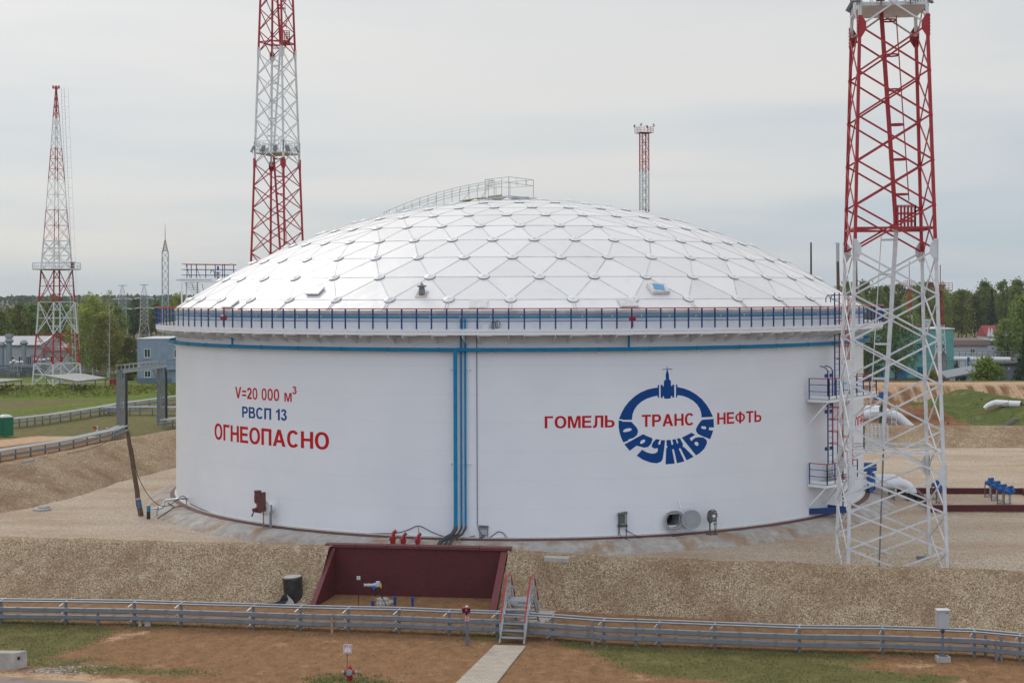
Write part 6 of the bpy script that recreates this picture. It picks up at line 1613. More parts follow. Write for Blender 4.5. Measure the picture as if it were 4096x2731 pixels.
for (x, y, yt), lb in zip(vs_, labs):
    g = G(x, y, -.60)
    if proto is None:
        proto = thing('pit_valve', lb, 'valve', (0, 0, 0), 'blue valve actuators in the maroon pit')
        MB().cyl((0, 0, -.1), (0, 0, .78), .075, n=12).lathe([(.0, -.0), (.22, .0), (.22, .12), (.0, .12)], (-.02, 0, .02), 4).build('pillar', mat('warm_grey_steel', (.36, .34, .32), .5, var=.15), proto, smooth=30)
        MB().lathe([(.17, 0), (.17, .2), (.13, .26)], (0, 0, .78), 14).box((0, 0, 1.02), (.34, .26, .26)).lathe([(.10, .10), (.13, .14), (.13, .34), (.10, .36)], (0, 0, .98), 12, (-1, -.2, 0)).lathe([(.12, .1), (.12, .3)], (.02, 0, 1.02), 12, (.5, -.85, 0)).box((.13, 0, 1.2), (.14, .2, .22)).box((-.06, .02, 1.2), (.12, .2, .18)).build('actuator', VALVE_BLUE, proto, smooth=35)
        MB().tube([(-.15, 0, 1.0), (-.34, 0, .95), (-.36, 0, .7), (-.36, 0, -.1)], .035, 8).build('conduit', mat('dark_conduit', (.12, .11, .1), .5), proto, smooth=True)
        MB().box((.02, -.02, .08), (.5, .4, .12)).build('base_flange', mat('warm_grey_steel', (0, 0, 0)), proto)
        proto.location = g
    else: copy_tree(proto, g, lb)
# ================================================================== LATTICE MASTS
def lattice(par, base, rot, half, secs, lw, bw, pattern='X', gus=None, hz=None, faces=True):
    """secs: (z0, z1, bays, material); half(z): centre to face; parts: leg, bracing, gusset_plate"""
    R = Matrix.Rotation(rot, 3, 'Z'); cor = [(-1, -1), (1, -1), (1, 1), (-1, 1)]
    def pt(i, z): h = half(z); return base+R@Vector((cor[i % 4][0]*h, cor[i % 4][1]*h, 0))+Vector((0, 0, z-base.z))
    for z0, z1, nb, m in secs:
        for i in range(4): MB().bar(pt(i, z0), pt(i, z1), lw, lw, up=R@Vector((0, 1, 0))).build('leg', m, par)
        lv = [z0+(z1-z0)*k/nb for k in range(nb+1)]
        for i in range(4):
            b = MB(); fo = R@Vector(((cor[i][0]+cor[(i+1) % 4][0])/2, (cor[i][1]+cor[(i+1) % 4][1])/2, 0))
            for a, c in zip(lv, lv[1:]):
                e = fo*(lw*.35)
                if pattern == 'X':
                    b.bar(pt(i, a)+e, pt(i+1, c)+e, bw, bw*.55, up=fo); b.bar(pt(i+1, a)+e*1.5, pt(i, c)+e*1.5, bw, bw*.55, up=fo)
                else:
                    mid = (pt(i, (a+c)/2)+pt(i+1, (a+c)/2))/2; 
                    for p_, q_ in ((pt(i, a), mid), (pt(i+1, a), mid), (pt(i, c), mid), (pt(i+1, c), mid)): b.bar(p_, q_, bw)
                    b.bar(pt(i, (a+c)/2), pt(i+1, (a+c)/2), bw)
                    for s_ in (i, i+1):
                        for zz in (a, c):
                            q_ = pt(s_, zz).lerp(mid, .5); b.bar(q_, pt(s_, zz+((a+c)/2-zz)*.5), bw*.7)
                if hz: b.bar(pt(i, c), pt(i+1, c), bw)
            b.build('bracing', m, par)
            if gus:
                for j, s_ in ((i, 1), (i+1, -1)):
                    d = (pt(i+1, z1)-pt(i, z1)).normalized()*s_; p_ = pt(j, z1)+fo*(lw*.6); w, h = gus
                    o = [p_-d*lw*.5+Vector((0, 0, h)), p_+d*lw*.5+Vector((0, 0, h)), p_+d*w+Vector((0, 0, h*.35)), p_+d*w-Vector((0, 0, h*.35)), p_+d*lw*.5-Vector((0, 0, h)), p_-d*lw*.5-Vector((0, 0, h))]
                    g_ = MB().prism(o, fo*.02)
                    for k in range(6): g_.lathe([(.025, 0), (.025, .03)], p_+fo*.02+Vector((0, 0, h*(-.8+k*.32))), 6, fo)
                    g_.build('gusset_plate', m, par)
    return pt, R
def floodlight(par, p, aim, s=1.0):
    aim = Vector(aim).normalized(); M3 = aim.to_track_quat('Z', 'Y').to_matrix()
    b = MB().box(p+Vector((0, 0, .45*s)), (.42*s, .62*s, .12*s), M=M3).bar(p, p+Vector((0, 0, .40*s)), .05*s)
    return b.build('floodlight', mat('lamp_grey', (.16, .17, .18), .5), par)
def caged_ladder(par, A, B, side, out, m, w=.44, hoops=True, r=.36):
    """inclined ladder A -> B; side: width axis; out: the side the cage is on"""
    side, out = Vector(side).normalized(), Vector(out).normalized(); d = (B-A); n = int(d.length/.34); b = MB(); ru = MB()
    for s in (-w/2, w/2): b.bar(A+side*s, B+side*s, .20, .05, up=side)
    for k in range(1, n): ru.tube([A.lerp(B, k/n)-side*w/2, A.lerp(B, k/n)+side*w/2], .014, 5)
    l = b.build('ladder', m, par); ru.build('rung', m, l)
    if hoops:
        b = MB(); v = MB(); nh = int(d.length/1.65)
        for k in range(1, nh+1):
            c = A.lerp(B, k/(nh+.3))
            pts = [c+side*(w/2)]+[c+out*(r+r*1.0*sin(t))*1.0+side*(r*cos(t)) for t in [radians(-10+20*i) for i in range(11)]]+[c-side*(w/2)]
            b = MB()
            for p_, q_ in zip(pts, pts[1:]): b.bar(p_, q_, .02, .08)
            b.build('cage_hoop', m, l)
        for s in (-.16, .16): v.bar(A.lerp(B, .13)+out*2*r*.98+side*s, B+out*2*r*.98+side*s-d*.03, .035, .035)
        v.build('cage_strip', m, l)
def railbox(par, c, R, x0, x1, y0, y1, z, h, m, name='landing', nx=6, ny=4, deck=True, open_=()):
    f = lambda x, y, zz: c+R@Vector((x, y, 0))+Vector((0, 0, zz-c.z))
    d = MB().prism([f(x0, y0, z), f(x1, y0, z), f(x1, y1, z), f(x0, y1, z)], (0, 0, .05)); p = d.build(name, m, par)
    b = MB(); sides = [((x0, y0), (x1, y0), nx), ((x1, y0), (x1, y1), ny), ((x1, y1), (x0, y1), nx), ((x0, y1), (x0, y0), ny)]
    for i, (A, B, n) in enumerate(sides):
        if i in open_: continue
        for k in range(n+1): b.bar(f(*Vector(A).lerp(Vector(B), k/n), z), f(*Vector(A).lerp(Vector(B), k/n), z+h), .05)
        for hh in (h*.35, h*.68, h): b.bar(f(*A, z+hh), f(*B, z+hh), .05)
    b.build('railing', m, p); return p
def flood_tower(label, ctr, zb, rot, secs, lad_rot, top_plat=26.75, group=None, upto=60, plat_out=None):
    t = thing('lighting_mast', label, 'lattice mast', Vector((ctr.x, ctr.y, zb)), group)
    base = Vector((ctr.x, ctr.y, zb)); half = lambda z: (4.76-.0552*(z+1.9))/2
    pt, R = lattice(t, base, rot, half, secs, .155, .09, 'X', (.30, .54))
    LR = Matrix.Rotation(lad_rot, 3, 'Z'); prev = None; flip = -1
    for z0, z1, nb, m in secs:
        lz = z0+1.08
        if z0 < 3: continue
        b = MB(); q = [base+R@Vector((x*half(lz), y*half(lz), 0))+Vector((0, 0, lz-zb)) for x, y in ((-1, -1), (1, -1), (1, 1), (-1, 1))]
        for i in range(4): b.bar(q[i], q[(i+1) % 4], .10)
        mm = [(q[i]+q[(i+1) % 4])/2 for i in range(4)]
        for i in range(4): b.bar(mm[i], mm[(i+1) % 4], .07)
        b.build('horizontal_frame', m, t)
        c = Vector((ctr.x, ctr.y, lz)); s = flip
        e = c+LR@Vector((.35*s, 0, 0)); nx = Vector((ctr.x, ctr.y, z1+1.08))-LR@Vector((.35*s, 0, 0))+Vector((0, 0, .0))
        if z1 <= upto:
            caged_ladder(t, e, nx, LR@Vector((0, 1, 0)), LR@Vector((s, 0, 0)), m)
            x0, x1 = (.25, 1.25) if s > 0 else (-1.25, -.1)
            if abs(lz-top_plat) > .6: railbox(t, c, LR, x0, x1, -.55, .55, lz, 1.15, m, open_=(3,) if s > 0 else (1,))
        flip = -flip
    # floodlight platform
    h = half(top_plat)+.05; p = railbox(t, Vector((ctr.x, ctr.y, top_plat)), R, -h, h, -h, h, top_plat, 1.2, TOWER_WHITE if plat_out is None else plat_out, 'lamp_platform', 6, 6)
    for k, (x, y) in enumerate(((-1, -1), (-.35, -1), (.45, -1), (1, -.6), (1, .5), (-1, .4))):
        floodlight(t, Vector((ctr.x, ctr.y, top_plat))+R@Vector((x*(h+.12), y*(h+.12), 0)), R@Vector((x*.8, y*.9, .55)), 1.0)
    b = MB(); b.tube([base+LR@Vector((-.55, -.1, 0)), base+LR@Vector((-.3, -.1, 0))+Vector((0, 0, 5.0-zb))], .045, 8); b.build('cable_pole', GALV_DARK, t)
    return t
lfl, lfr, lbl, lbr = P(3400, 2250, 69.0), P(3786, 2250, 68.5), P(3350, 2250, 73.65), P(3711, 2250, 73.15)
c1_ = (lfl+lfr+lbl+lbr)/4; r1_ = atan2((lfr-lfl).y, (lfr-lfl).x)
SW_ = [(-1.5, 3.88, 3, TOWER_WHITE), (3.88, 14.8, 5, TOWER_WHITE), (14.8, 25.75, 5, TOWER_RED), (25.75, 36.7, 5, TOWER_WHITE), (36.7, 47.6, 5, TOWER_RED)]
tw = flood_tower('tall red and white lattice lighting mast standing in the yard right of the tank', c1_, -1.5, r1_, SW_, r1_-.12, upto=30)
MB().box(P(3689, 2243, 72.6), (.5, .35, .5)).build('lamp_box', GALV_DARK, tw)
c2_ = P(1110, 1000, 141.0)
S2 = [(-2.9, 3.88, 4, TOWER_RED), (3.88, 14.8, 5, TOWER_WHITE), (14.8, 25.75, 5, TOWER_RED), (25.75, 36.7, 5, TOWER_WHITE), (36.7, 47.6, 5, TOWER_RED)]
flood_tower('tall red and white lattice lighting mast rising behind the left half of the dome', c2_, -2.9, radians(-45+24.5), S2, radians(10), upto=60)
# ---- the tapering mast on the far left
DL = 255.0; bz = -2.9; cL = P(228, 1500, DL); zl_ = lambda y: 12.56+(1193.5-y)/5689*DL
prof = [(bz, 4.25), (zl_(1340), 3.55), (zl_(1208), 3.13), (zl_(1080), 2.70), (zl_(964), 2.26), (zl_(717), 1.39), (zl_(594), .94), (zl_(472), .57), (zl_(356), .10)]
hL = lambda z: interp(prof, z)/sqrt(2)
tl = thing('tapering_mast', 'tall tapering red and white lattice mast with a round walkway on the left', 'lattice mast', Vector((cL.x, cL.y, bz)))
secs = [(bz, zl_(1453), 1, TOWER_WHITE), (zl_(1453), zl_(1335), 1, TOWER_RED), (zl_(1335), zl_(1208), 1, TOWER_WHITE), (zl_(1208), zl_(1080), 1, TOWER_RED), (zl_(1080), zl_(964), 2, TOWER_WHITE),
        (zl_(964), zl_(840), 2, TOWER_RED), (zl_(840), zl_(717), 2, TOWER_WHITE), (zl_(717), zl_(594), 3, TOWER_RED), (zl_(594), zl_(472), 3, TOWER_WHITE), (zl_(472), zl_(356), 4, TOWER_RED)]
pt, R = lattice(tl, Vector((cL.x, cL.y, bz)), radians(45+8), hL, secs[:5], .20, .10, 'K', None, True)
pt, R = lattice(tl, Vector((cL.x, cL.y, bz)), radians(45+8), hL, secs[5:], .095, .05, 'X', None, True)
zp = zl_(1079); b = MB()
b.prism([Vector((cL.x+4.2*cos(2*pi*i/12), cL.y+4.2*sin(2*pi*i/12), zp)) for i in range(12)], (0, 0, .18)); pf = b.build('walkway', TOWER_WHITE, tl)
b = MB()
for i in range(24): a = 2*pi*i/24; c_ = Vector((cL.x+4.15*cos(a), cL.y+4.15*sin(a), zp)); b.bar(c_, c_+Vector((0, 0, 1.25)), .06)
for h in (.6, 1.25): b.tube([Vector((cL.x+4.15*cos(2*pi*i/24), cL.y+4.15*sin(2*pi*i/24), zp+h)) for i in range(24)], .035, 5, closed=True)
b.build('railing', TOWER_WHITE, pf)
c_ = Vector((cL.x+3.3, cL.y-1.5, zp+.2)); MB().lathe([(.3, 0), (.35, .5), (.3, .9), (.5, 1.0), (.5, 1.15)], c_, 12).build('beacon', OXIDE, tl, smooth=30)
b = MB(); rg = MB()
for i in range(30):
    z = bz+2+i*1.72; a = cL+Vector((1.6-hL(z)*0+interp(prof, z)*.25+.5, -.4, 0)); b.bar(Vector((a.x, a.y, z)), Vector((a.x-.0, a.y, z+.0))+Vector((.75, 0, 0)), .05)
A = Vector((cL.x+.9+2.2, cL.y-.4, bz+1)); B = Vector((cL.x+1.0, cL.y-.4, zl_(350))); b.bar(A, B, .05); b.bar(A+Vector((.55, 0, 0)), B+Vector((.55, 0, 0)), .05)
for i in range(90): p_ = A.lerp(B, i/90); rg.bar(p_, p_+Vector((.55, 0, 0)), .035)
l = MB(); l.v, l.f = [], []
l.bar(A, B, .06); l.bar(A+Vector((.55, 0, 0)), B+Vector((.55, 0, 0)), .06); ll = l.build('ladder', TOWER_WHITE, tl); rg.build('rung', TOWER_WHITE, ll)
b = MB()
for i in range(26): p_ = A.lerp(B, (i+3)/29)+Vector((.55, 0, 0)); b.bar(p_, p_+Vector((.7, 0, 0)), .04)
b.bar(A.lerp(B, .1)+Vector((1.25, 0, 0)), B+Vector((1.25, 0, 0)), .035); b.build('ladder_cage', TOWER_WHITE, ll)
b = MB(); b.bar(Vector((cL.x, cL.y, zl_(358))), Vector((cL.x, cL.y, zl_(347))), .5)
for s in (-.55, 0, .5): b.lathe([(.12, 0), (.16, .3), (.12, .6)], Vector((cL.x+s, cL.y, zl_(356))), 10)
b.build('beacon', RED, tl)
# ---- slender lighting mast behind the dome, right of the middle
D3 = 300; c3_ = P(2577, 700, D3); z3 = lambda y: 12.56+(1186.4-y)/5689*D3
t3 = thing('slim_mast', 'slim square red and grey lighting mast seen above the top right of the dome', 'lattice mast', Vector((c3_.x, c3_.y, -3)))
GREYM = mat('grey_mast', (.42, .46, .48), .5, metal=.2)
lattice(t3, Vector((c3_.x, c3_.y, -3)), radians(22), lambda z: .72, [(-3, z3(838), 14, OXIDE), (z3(838), z3(686), 4, GREYM), (z3(686), z3(532), 4, TOWER_RED)], .16, .07, 'X', None, True)
p = railbox(t3, Vector((c3_.x, c3_.y, 0)), Matrix.Rotation(radians(22), 3, 'Z'), -1.5, 1.5, -1.5, 1.5, z3(533), 1.25, TOWER_RED, 'lamp_platform', 4, 4)
for x, y in ((-1.5, -1.5), (1.5, -1.5), (1.5, 1.5), (-1.5, 1.5)): floodlight(t3, Vector((c3_.x, c3_.y, z3(533)+1.2))+Matrix.Rotation(radians(22), 3, 'Z')@Vector((x, y, 0)), (x, y, 1.2), .9)
# ---- grey mast with a spire, two power pylons, small far masts
D4 = 300; c4_ = P(661, 1100, D4); z4 = lambda y: 12.56+(1192-y)/5689*D4
t4 = thing('antenna_mast', 'thin grey lattice mast with a needle spire above the trees left of the tank', 'lattice mast', Vector((c4_.x, c4_.y, -3)))
lattice(t4, Vector((c4_.x, c4_.y, -3)), radians(8), lambda z: .63, [(-3, z4(1005), 15, GREYM)], .10, .06, 'X', None, True)
lattice(t4, Vector((c4_.x, c4_.y, -3)), radians(8), lambda z: .5-.42*(z-z4(1005))/(z4(961)-z4(1005)), [(z4(1005), z4(961), 5, OXIDE)], .08, .06, 'X')
MB().tube([Vector((c4_.x, c4_.y, z4(963))), Vector((c4_.x, c4_.y, z4(930))), Vector((c4_.x, c4_.y, z4(892)))], [.07, .06, .02], 6).build('spire', OXIDE, t4)
def pylon(px, ytop, yb, D, label):
    c = P(px, yb, D); zt = P(px, ytop, D).z; zb = -3.2; H = zt-zb
    t = thing('power_pylon', label, 'pylon', Vector((c.x, c.y, zb)), 'power pylons by the field')
    hp = lambda z: interp([(zb, 2.3), (zb+.36*H, 1.22), (zb+.78*H, 1.15), (zt, .16)], z)
    m = mat('pylon_zinc', (.42, .45, .47), .5, metal=.2)
    lattice(t, Vector((c.x, c.y, zb)), radians(15), hp, [(zb, zb+.36*H, 2, m), (zb+.36*H, zb+.78*H, 6, m), (zb+.78*H, zt, 4, m)], .16, .09, 'X', None, True)
    b = MB()
    for f, w in ((.62, 2.7), (.78, 2.6), (1.0, 1.4)): b.bar(Vector((c.x-w, c.y, zb+f*H)), Vector((c.x+w, c.y, zb+f*H)), .22)
    b.build('cross_arm', m, t)
    b = MB()
    for f in (.62, .78):
        for s in (-1, 1): b.bar(Vector((c.x+s*1.5, c.y, zb+f*H+.1)), Vector((c.x+s*3.3, c.y, zb+f*H-.15)), .3)
    b.build('insulator', mat('insulator_white', (.6, .64, .62), .4), t)
pylon(490, 1142, 1350, 470, 'left one of two grey lattice power pylons beyond the birches')
pylon(577, 1139, 1352, 470, 'right one of two grey lattice power pylons, above the grey building')
def rod(px, y0, y1, D, r, label, m, name='lightning_rod'):
    a, b_ = P(px, y0, D), P(px, y1, D); a.z = min(a.z, -2)
    return tag(MB().tube([a, Vector((b_.x, b_.y, b_.z))], [r, r*.5], 8).build(name, m, None, smooth=True), label, 'lightning rod')
rod(3244, 1100, 970, 140, .16, 'black lightning rod rising behind the right slope of the dome', BLACK)
t5 = P(3351, 1000, 190); z5 = lambda y: 12.56+(1184-y)/5689*190
q = thing('pole_mast', 'brown pole with a grey lattice tip behind the right rim of the dome', 'mast', Vector((t5.x, t5.y, -3)))
MB().tube([Vector((t5.x+.3, t5.y, -3)), Vector((t5.x, t5.y, z5(1046)))], [.32, .20], 10).build('pole', WOOD, q, smooth=True)
lattice(q, Vector((t5.x, t5.y, z5(1046))), .3, lambda z: .14, [(z5(1046), z5(971), 8, GREYM)], .05, .035, 'X'); MB().bar(Vector((t5.x-.5, t5.y, z5(972))), Vector((t5.x+.1, t5.y, z5(972))), .05).build('arm', GREYM, q)
t6 = P(3422, 1000, 190)
q = thing('pole_mast', 'brown pole with a grey lattice tip seen through the right lighting mast', 'mast', Vector((t6.x, t6.y, -3)))
MB().tube([Vector((t6.x+.25, t6.y, -3)), Vector((t6.x, t6.y, z5(960)))], [.30, .18], 10).build('pole', WOOD, q, smooth=True)
lattice(q, Vector((t6.x, t6.y, z5(960))), .3, lambda z: .13, [(z5(960), z5(865), 10, GREYM)], .05, .035, 'X')
def basket_mast(px, yb, yt, D, w, label, base_y):
    c = P(px, yt, D); z = lambda y: 12.56+(HY-ROLL*(px-CX)-y)/5689*D; zb = z(base_y)
    t = thing('basket_mast', label, 'lattice mast', Vector((c.x, c.y, zb)))
    lattice(t, Vector((c.x, c.y, zb)), .25, lambda zz: interp([(zb, .75), (z(yb), .2)], zz), [(zb, zb+.3*(z(yb)-zb), 3, TOWER_RED), (zb+.3*(z(yb)-zb), zb+.62*(z(yb)-zb), 4, TOWER_WHITE), (zb+.62*(z(yb)-zb), z(yb), 4, TOWER_RED)], .075, .04, 'X', None, False)
    p = railbox(t, c, Matrix.Rotation(.1, 3, 'Z'), -w/2, w/2, -w/2, w/2, z(yb), 1.2, TOWER_RED, 'basket', 2, 2)
    MB().tube([Vector((c.x, c.y, z(yb))), Vector((c.x, c.y, z(yt)))], .07, 6).build('spike', TOWER_RED, t)
basket_mast(3761, 1162, 1060, 225, 2.8, 'red and white lattice mast with a red basket beside the teal building', 1522)
basket_mast(3637, 1146, 1045, 300, 1.7, 'far red mast with a small basket above the trees behind the teal building', 1440)
# ================================================================== TREES
def leaf_mat(name, lo, hi, trans=.25):
    global nt
    m = bpy.data.materials.new(name); m.use_nodes = True; nt = m.node_tree; b = nt.nodes['Principled BSDF']
    at = N('ShaderNodeAttribute'); at.attribute_name = 'tone'; oi = N('ShaderNodeObjectInfo')
    c = ramp(at.outputs['Fac'], [(0.0, lo), (0.55, tuple((p+q)/2 for p, q in zip(lo, hi))), (1.0, hi)])
    h = N('ShaderNodeHueSaturation'); L(c, h.inputs['Color']); L(mathn('ADD', mathn('MULTIPLY', oi.outputs['Random'], .07), .465), h.inputs['Hue']); L(mathn('ADD', mathn('MULTIPLY', oi.outputs['Random'], .5), .75), h.inputs['Value'])
    L(h.outputs[0], b.inputs['Base Color']); b.inputs['Roughness'].default_value = .7; b.inputs['Specular IOR Level'].default_value = .25
    tr = N('ShaderNodeBsdfTranslucent'); L(h.outputs[0], tr.inputs[0]); mx = N('ShaderNodeMixShader'); mx.inputs[0].default_value = trans
    o = [n for n in nt.nodes if n.type == 'OUTPUT_MATERIAL'][0]; L(b.outputs[0], mx.inputs[1]); L(tr.outputs[0], mx.inputs[2]); L(mx.outputs[0], o.inputs[0])
    return m
LEAF_BIRCH = leaf_mat('birch_leaves', (.18, .20, .05), (.42, .43, .12), .4)
LEAF_GREEN = leaf_mat('green_leaves', (.14, .185, .055), (.33, .38, .11), .4)
LEAF_DARK = leaf_mat('dark_leaves', (.08, .115, .038), (.21, .26, .08), .4)
LEAF_PINE = leaf_mat('needles', (.04, .06, .035), (.11, .15, .075), .3)
LEAF_SHRUB = leaf_mat('shrub_leaves', (.09, .14, .025), (.28, .36, .07), .4)
BARK = mat('grey_bark', (.10, .085, .07), .9, var=.4, scale=8)
BIRCH = mat('birch_bark', (.50, .48, .44), .8, var=.12, scale=3, dirt=(.05, .045, .04), dscale=5, damt=.9)
class Leaves:
    def __init__(s, seed): s.v, s.f, s.t = [], [], []; s.r = random.Random(seed)
    def leaf(s, p, size, tone, droop=0.0):
        r = s.r; n = Vector((r.gauss(0, 1), r.gauss(0, 1), r.gauss(.5, 1))).normalized(); u = n.orthogonal().normalized(); u.rotate(Matrix.Rotation(r.uniform(0, 6.28), 3, n)); w = n.cross(u)
        if droop: u = (u*(1-droop)+Vector((0, 0, -1))*droop).normalized(); w = u.cross(n).normalized()
        a = size*r.uniform(.6, 1.25); b = a*r.uniform(.45, .8); o = len(s.v)
        s.v += [tuple(p-u*a), tuple(p+w*b), tuple(p+u*a), tuple(p-w*b)]; s.f.append((o, o+1, o+2, o+3)); s.t.append(min(1, max(0, tone+r.uniform(-.22, .22))))
    def clump(s, c, R, n, size, tone, flat=.75, droop=0.0):
        for i in range(n):
            d = Vector((s.r.gauss(0, .5), s.r.gauss(0, .5), s.r.gauss(0, .5)*flat))*R
            s.leaf(c+d, size, tone, droop)
    def build(s, name, m, parent):
        me = bpy.data.meshes.new(name); me.from_pydata(s.v, [], s.f); me.materials.append(m)
        a = me.attributes.new('tone', 'FLOAT', 'FACE'); a.data.foreach_set('value', s.t)
        o = bpy.data.objects.new(name, me); C.objects.link(o)
        if parent is not None: adopt(o, parent)
        return o
def tree_proto(kind, seed, H, W, leafm, barkm, n_clump, per, size, name='leafy_tree', base=.25, weep=0, lean=0.0):
    r = random.Random(seed); t = thing(name, 'tree', 'tree', (0, 0, 0)); lv = Leaves(seed); tb = MB()
    top = Vector((lean*H+r.uniform(-.5, .5), r.uniform(-.5, .5), H*.95)); axis = [Vector((0, 0, -.4)).lerp(top, f)+Vector((r.uniform(-.15, .15)*H*.05, r.uniform(-.15, .15)*H*.05, 0))*(f > .05) for f in frange(0, 1, 1/7)]
    r0 = H*.013+.05; tb.tube(axis, [r0*(1-.88*i/7) for i in range(8)], 7)
    def prof(f):                      # crown half width at relative height f
        if kind == 'oval': return W*sqrt(max(0, 1-((f-.45)/.56)**2))
        if kind == 'cone': return W*(1-f)*.95+.08
        return W*sqrt(max(0, 1-((f-.38)/.63)**2))
    for i in range(n_clump):
        f = r.random()**(.85 if kind != 'cone' else 1.25); h = H*(base+(1-base)*f); a = r.uniform(0, 2*pi); q = prof(f)
        rad = q*sqrt(r.random()) if kind != 'cone' else q*r.uniform(.35, 1)
        ax_ = Vector((0, 0, 0)).lerp(top, min(1, h/H)); c = Vector((ax_.x+rad*cos(a), ax_.y+rad*sin(a), h+r.uniform(-.4, .4)))
        tone = min(1, max(0, r.gauss(.48, .24)))
        if rad > .3*q and r.random() < .55: tb.tube([Vector((ax_.x, ax_.y, max(.5, h-rad*.7))), c], [max(.025, r0*.28*(1-f)), .015], 4)
        if kind == 'cone':
            c.z -= rad*.22
            for k in range(per): lv.leaf(c+Vector((r.gauss(0, .32)*q*.55+.0, r.gauss(0, .32)*q*.55, r.gauss(0, .16)))*1.0, size, tone)
        elif weep and r.random() < weep:
            ln = r.uniform(1.2, 3.4)*H/16
            for k in range(per): 
                g = r.random(); lv.leaf(c+Vector((r.gauss(0, .32), r.gauss(0, .32), -ln*g+.3)), size*.9, tone, .6)
        else: lv.clump(c, W*.34, per, size, tone)
    tr = tb.build('trunk', barkm, t, smooth=True); lv.build('crown', leafm, t)
    return t
PROTO = dict(
 birch1=tree_proto('oval', 11, 16, 3.7, LEAF_BIRCH, BIRCH, 165, 22, .30, 'birch_tree', .16, .75),
 birch2=tree_proto('oval', 12, 17.5, 3.2, LEAF_BIRCH, BIRCH, 150, 20, .28, 'birch_tree', .2, .8, .03),
 birch3=tree_proto('oval', 13, 14, 4.0, LEAF_BIRCH, BIRCH, 160, 22, .30, 'birch_tree', .14, .7, -.03),
 bare=tree_proto('oval', 14, 17, 2.2, LEAF_BIRCH, BIRCH, 44, 9, .22, 'birch_tree', .35, .3),
 leaf1=tree_proto('oval', 21, 17, 3.6, LEAF_GREEN, BARK, 130, 20, .40, 'leafy_tree', .22),
 leaf2=tree_proto('egg', 22, 18.5, 3.2, LEAF_GREEN, BIRCH, 120, 20, .40, 'leafy_tree', .28, .2),
 leaf3=tree_proto('egg', 23, 15, 4.2, LEAF_GREEN, BARK, 135, 20, .42, 'leafy_tree', .15),
 dark1=tree_proto('egg', 31, 16, 3.8, LEAF_DARK, BARK, 125, 20, .42, 'leafy_tree', .18),
 dark2=tree_proto('oval', 32, 19, 3.4, LEAF_DARK, BARK, 125, 20, .42, 'leafy_tree', .25),
 round=tree_proto('oval', 41, 12, 4.4, LEAF_DARK, BARK, 170, 20, .26, 'round_tree', .30),
 shrub=tree_proto('egg', 51, 5.0, 2.7, LEAF_SHRUB, BARK, 120, 22, .22, 'shrub', .02),
 spruce=tree_proto('cone', 61, 17, 2.6, LEAF_PINE, BARK, 210, 16, .30, 'spruce_tree', .05),
 spruce2=tree_proto('cone', 62, 9, 2.2, LEAF_PINE, BARK, 190, 16, .20, 'spruce_tree', .04))
USED = set()
def plant(kind, px, D, label, group=None, h=1.0, zb=-3.0, w=None, rz=None):
    p = P(px, 1300, D); loc = Vector((p.x, p.y, zb)); o = PROTO[kind]; rz = TR.uniform(0, 6.28) if rz is None else rz
    sc = (w or h, w or h, h)
    if kind not in USED: USED.add(kind); o.location = loc; o.rotation_euler.z = rz; o.scale = sc; o['label'] = label; t = o
    else: t = copy_tree(o, loc, label, rz, sc)
    if group: t['group'] = group
    elif 'group' in t: del t['group']
    return t
TR = random.Random(77)
# birches on the lawn left of the tank
plant('birch1', 372, 284, 'weeping birch with a spotted white trunk between the tapering mast and the power pylons')
plant('birch2', 431, 279, 'tall thin topped birch on the lawn nearest the corrugated shelter', h=.72, w=.95)
plant('birch3', 341, 292, 'slightly smaller weeping birch just right of the tapering mast')
plant('birch1', 402, 296, 'full weeping birch in the middle of the lawn group', h=.85, w=1.0)
plant('birch3', 470, 288, 'low broad birch at the right end of the lawn group', h=.62, w=.85)
plant('bare', 436, 276, 'sparse birch with bare twigs rising out of the lawn group', h=1.0, w=.55)
plant('round', 519, 283, 'dark round tree just left of the blue grey building', h=.62, w=.50)
plant('shrub', 498, 268, 'yellow green bush in front of the dark round tree', h=.75)
plant('shrub', 540, 290, 'green bush at the left corner of the blue grey building', h=.8)
plant('bare', 686, 300, 'leaning bare white birch behind the blue grey building', h=.80)
plant('birch2', 720, 330, 'birch behind the gauging platform at the left edge of the tank', h=.95)
gl, gr_ = 'wood on the left behind the grey works building', 'wood on the right behind the sheds'
kinds = ['leaf1', 'leaf3', 'birch3', 'dark1', 'leaf2', 'birch1', 'leaf1', 'dark2']
for i in range(30):
    px = -330+i*36+TR.uniform(-14, 14); D = TR.uniform(330, 372) if i % 2 else TR.uniform(372, 420)
    if 470 < px < 690: D += 160
    k = kinds[TR.randrange(8)]; plant(k, px, D, 'mid green tree of the wood on the left behind the grey works building' if D < 440 else 'dark tree of the wood edge beyond the power pylons', gl if D < 440 else 'dark wood edge beyond the pylons', h=TR.uniform(.74, .92)*(.95 if k != 'dark2' else .82)*(1.0 if D < 440 else .80))
for i in range(12):
    px = 440+i*26+TR.uniform(-8, 8); plant(['dark1', 'dark2', 'leaf3'][i % 3], px, TR.uniform(515, 560), 'dark tree of the wood edge beyond the power pylons', 'dark wood edge beyond the pylons', h=TR.uniform(.66, .84))
for i in range(34):
    px = 3290+i*38+TR.uniform(-14, 14); row = i % 3; D = 452+row*26+TR.uniform(-8, 8)
    k = ['leaf2', 'dark2', 'leaf1', 'spruce', 'birch2', 'leaf2', 'leaf1', 'dark1'][TR.randrange(8)]
    plant(k, px, D, 'tall tree of the dense wood on the right behind the sheds' if k != 'spruce' else 'dark spruce of the dense wood on the right behind the sheds', gr_ if k != 'spruce' else 'spruces of the wood on the right', h=TR.uniform(.94, 1.14)*(.92 if k == 'dark2' else 1.0))
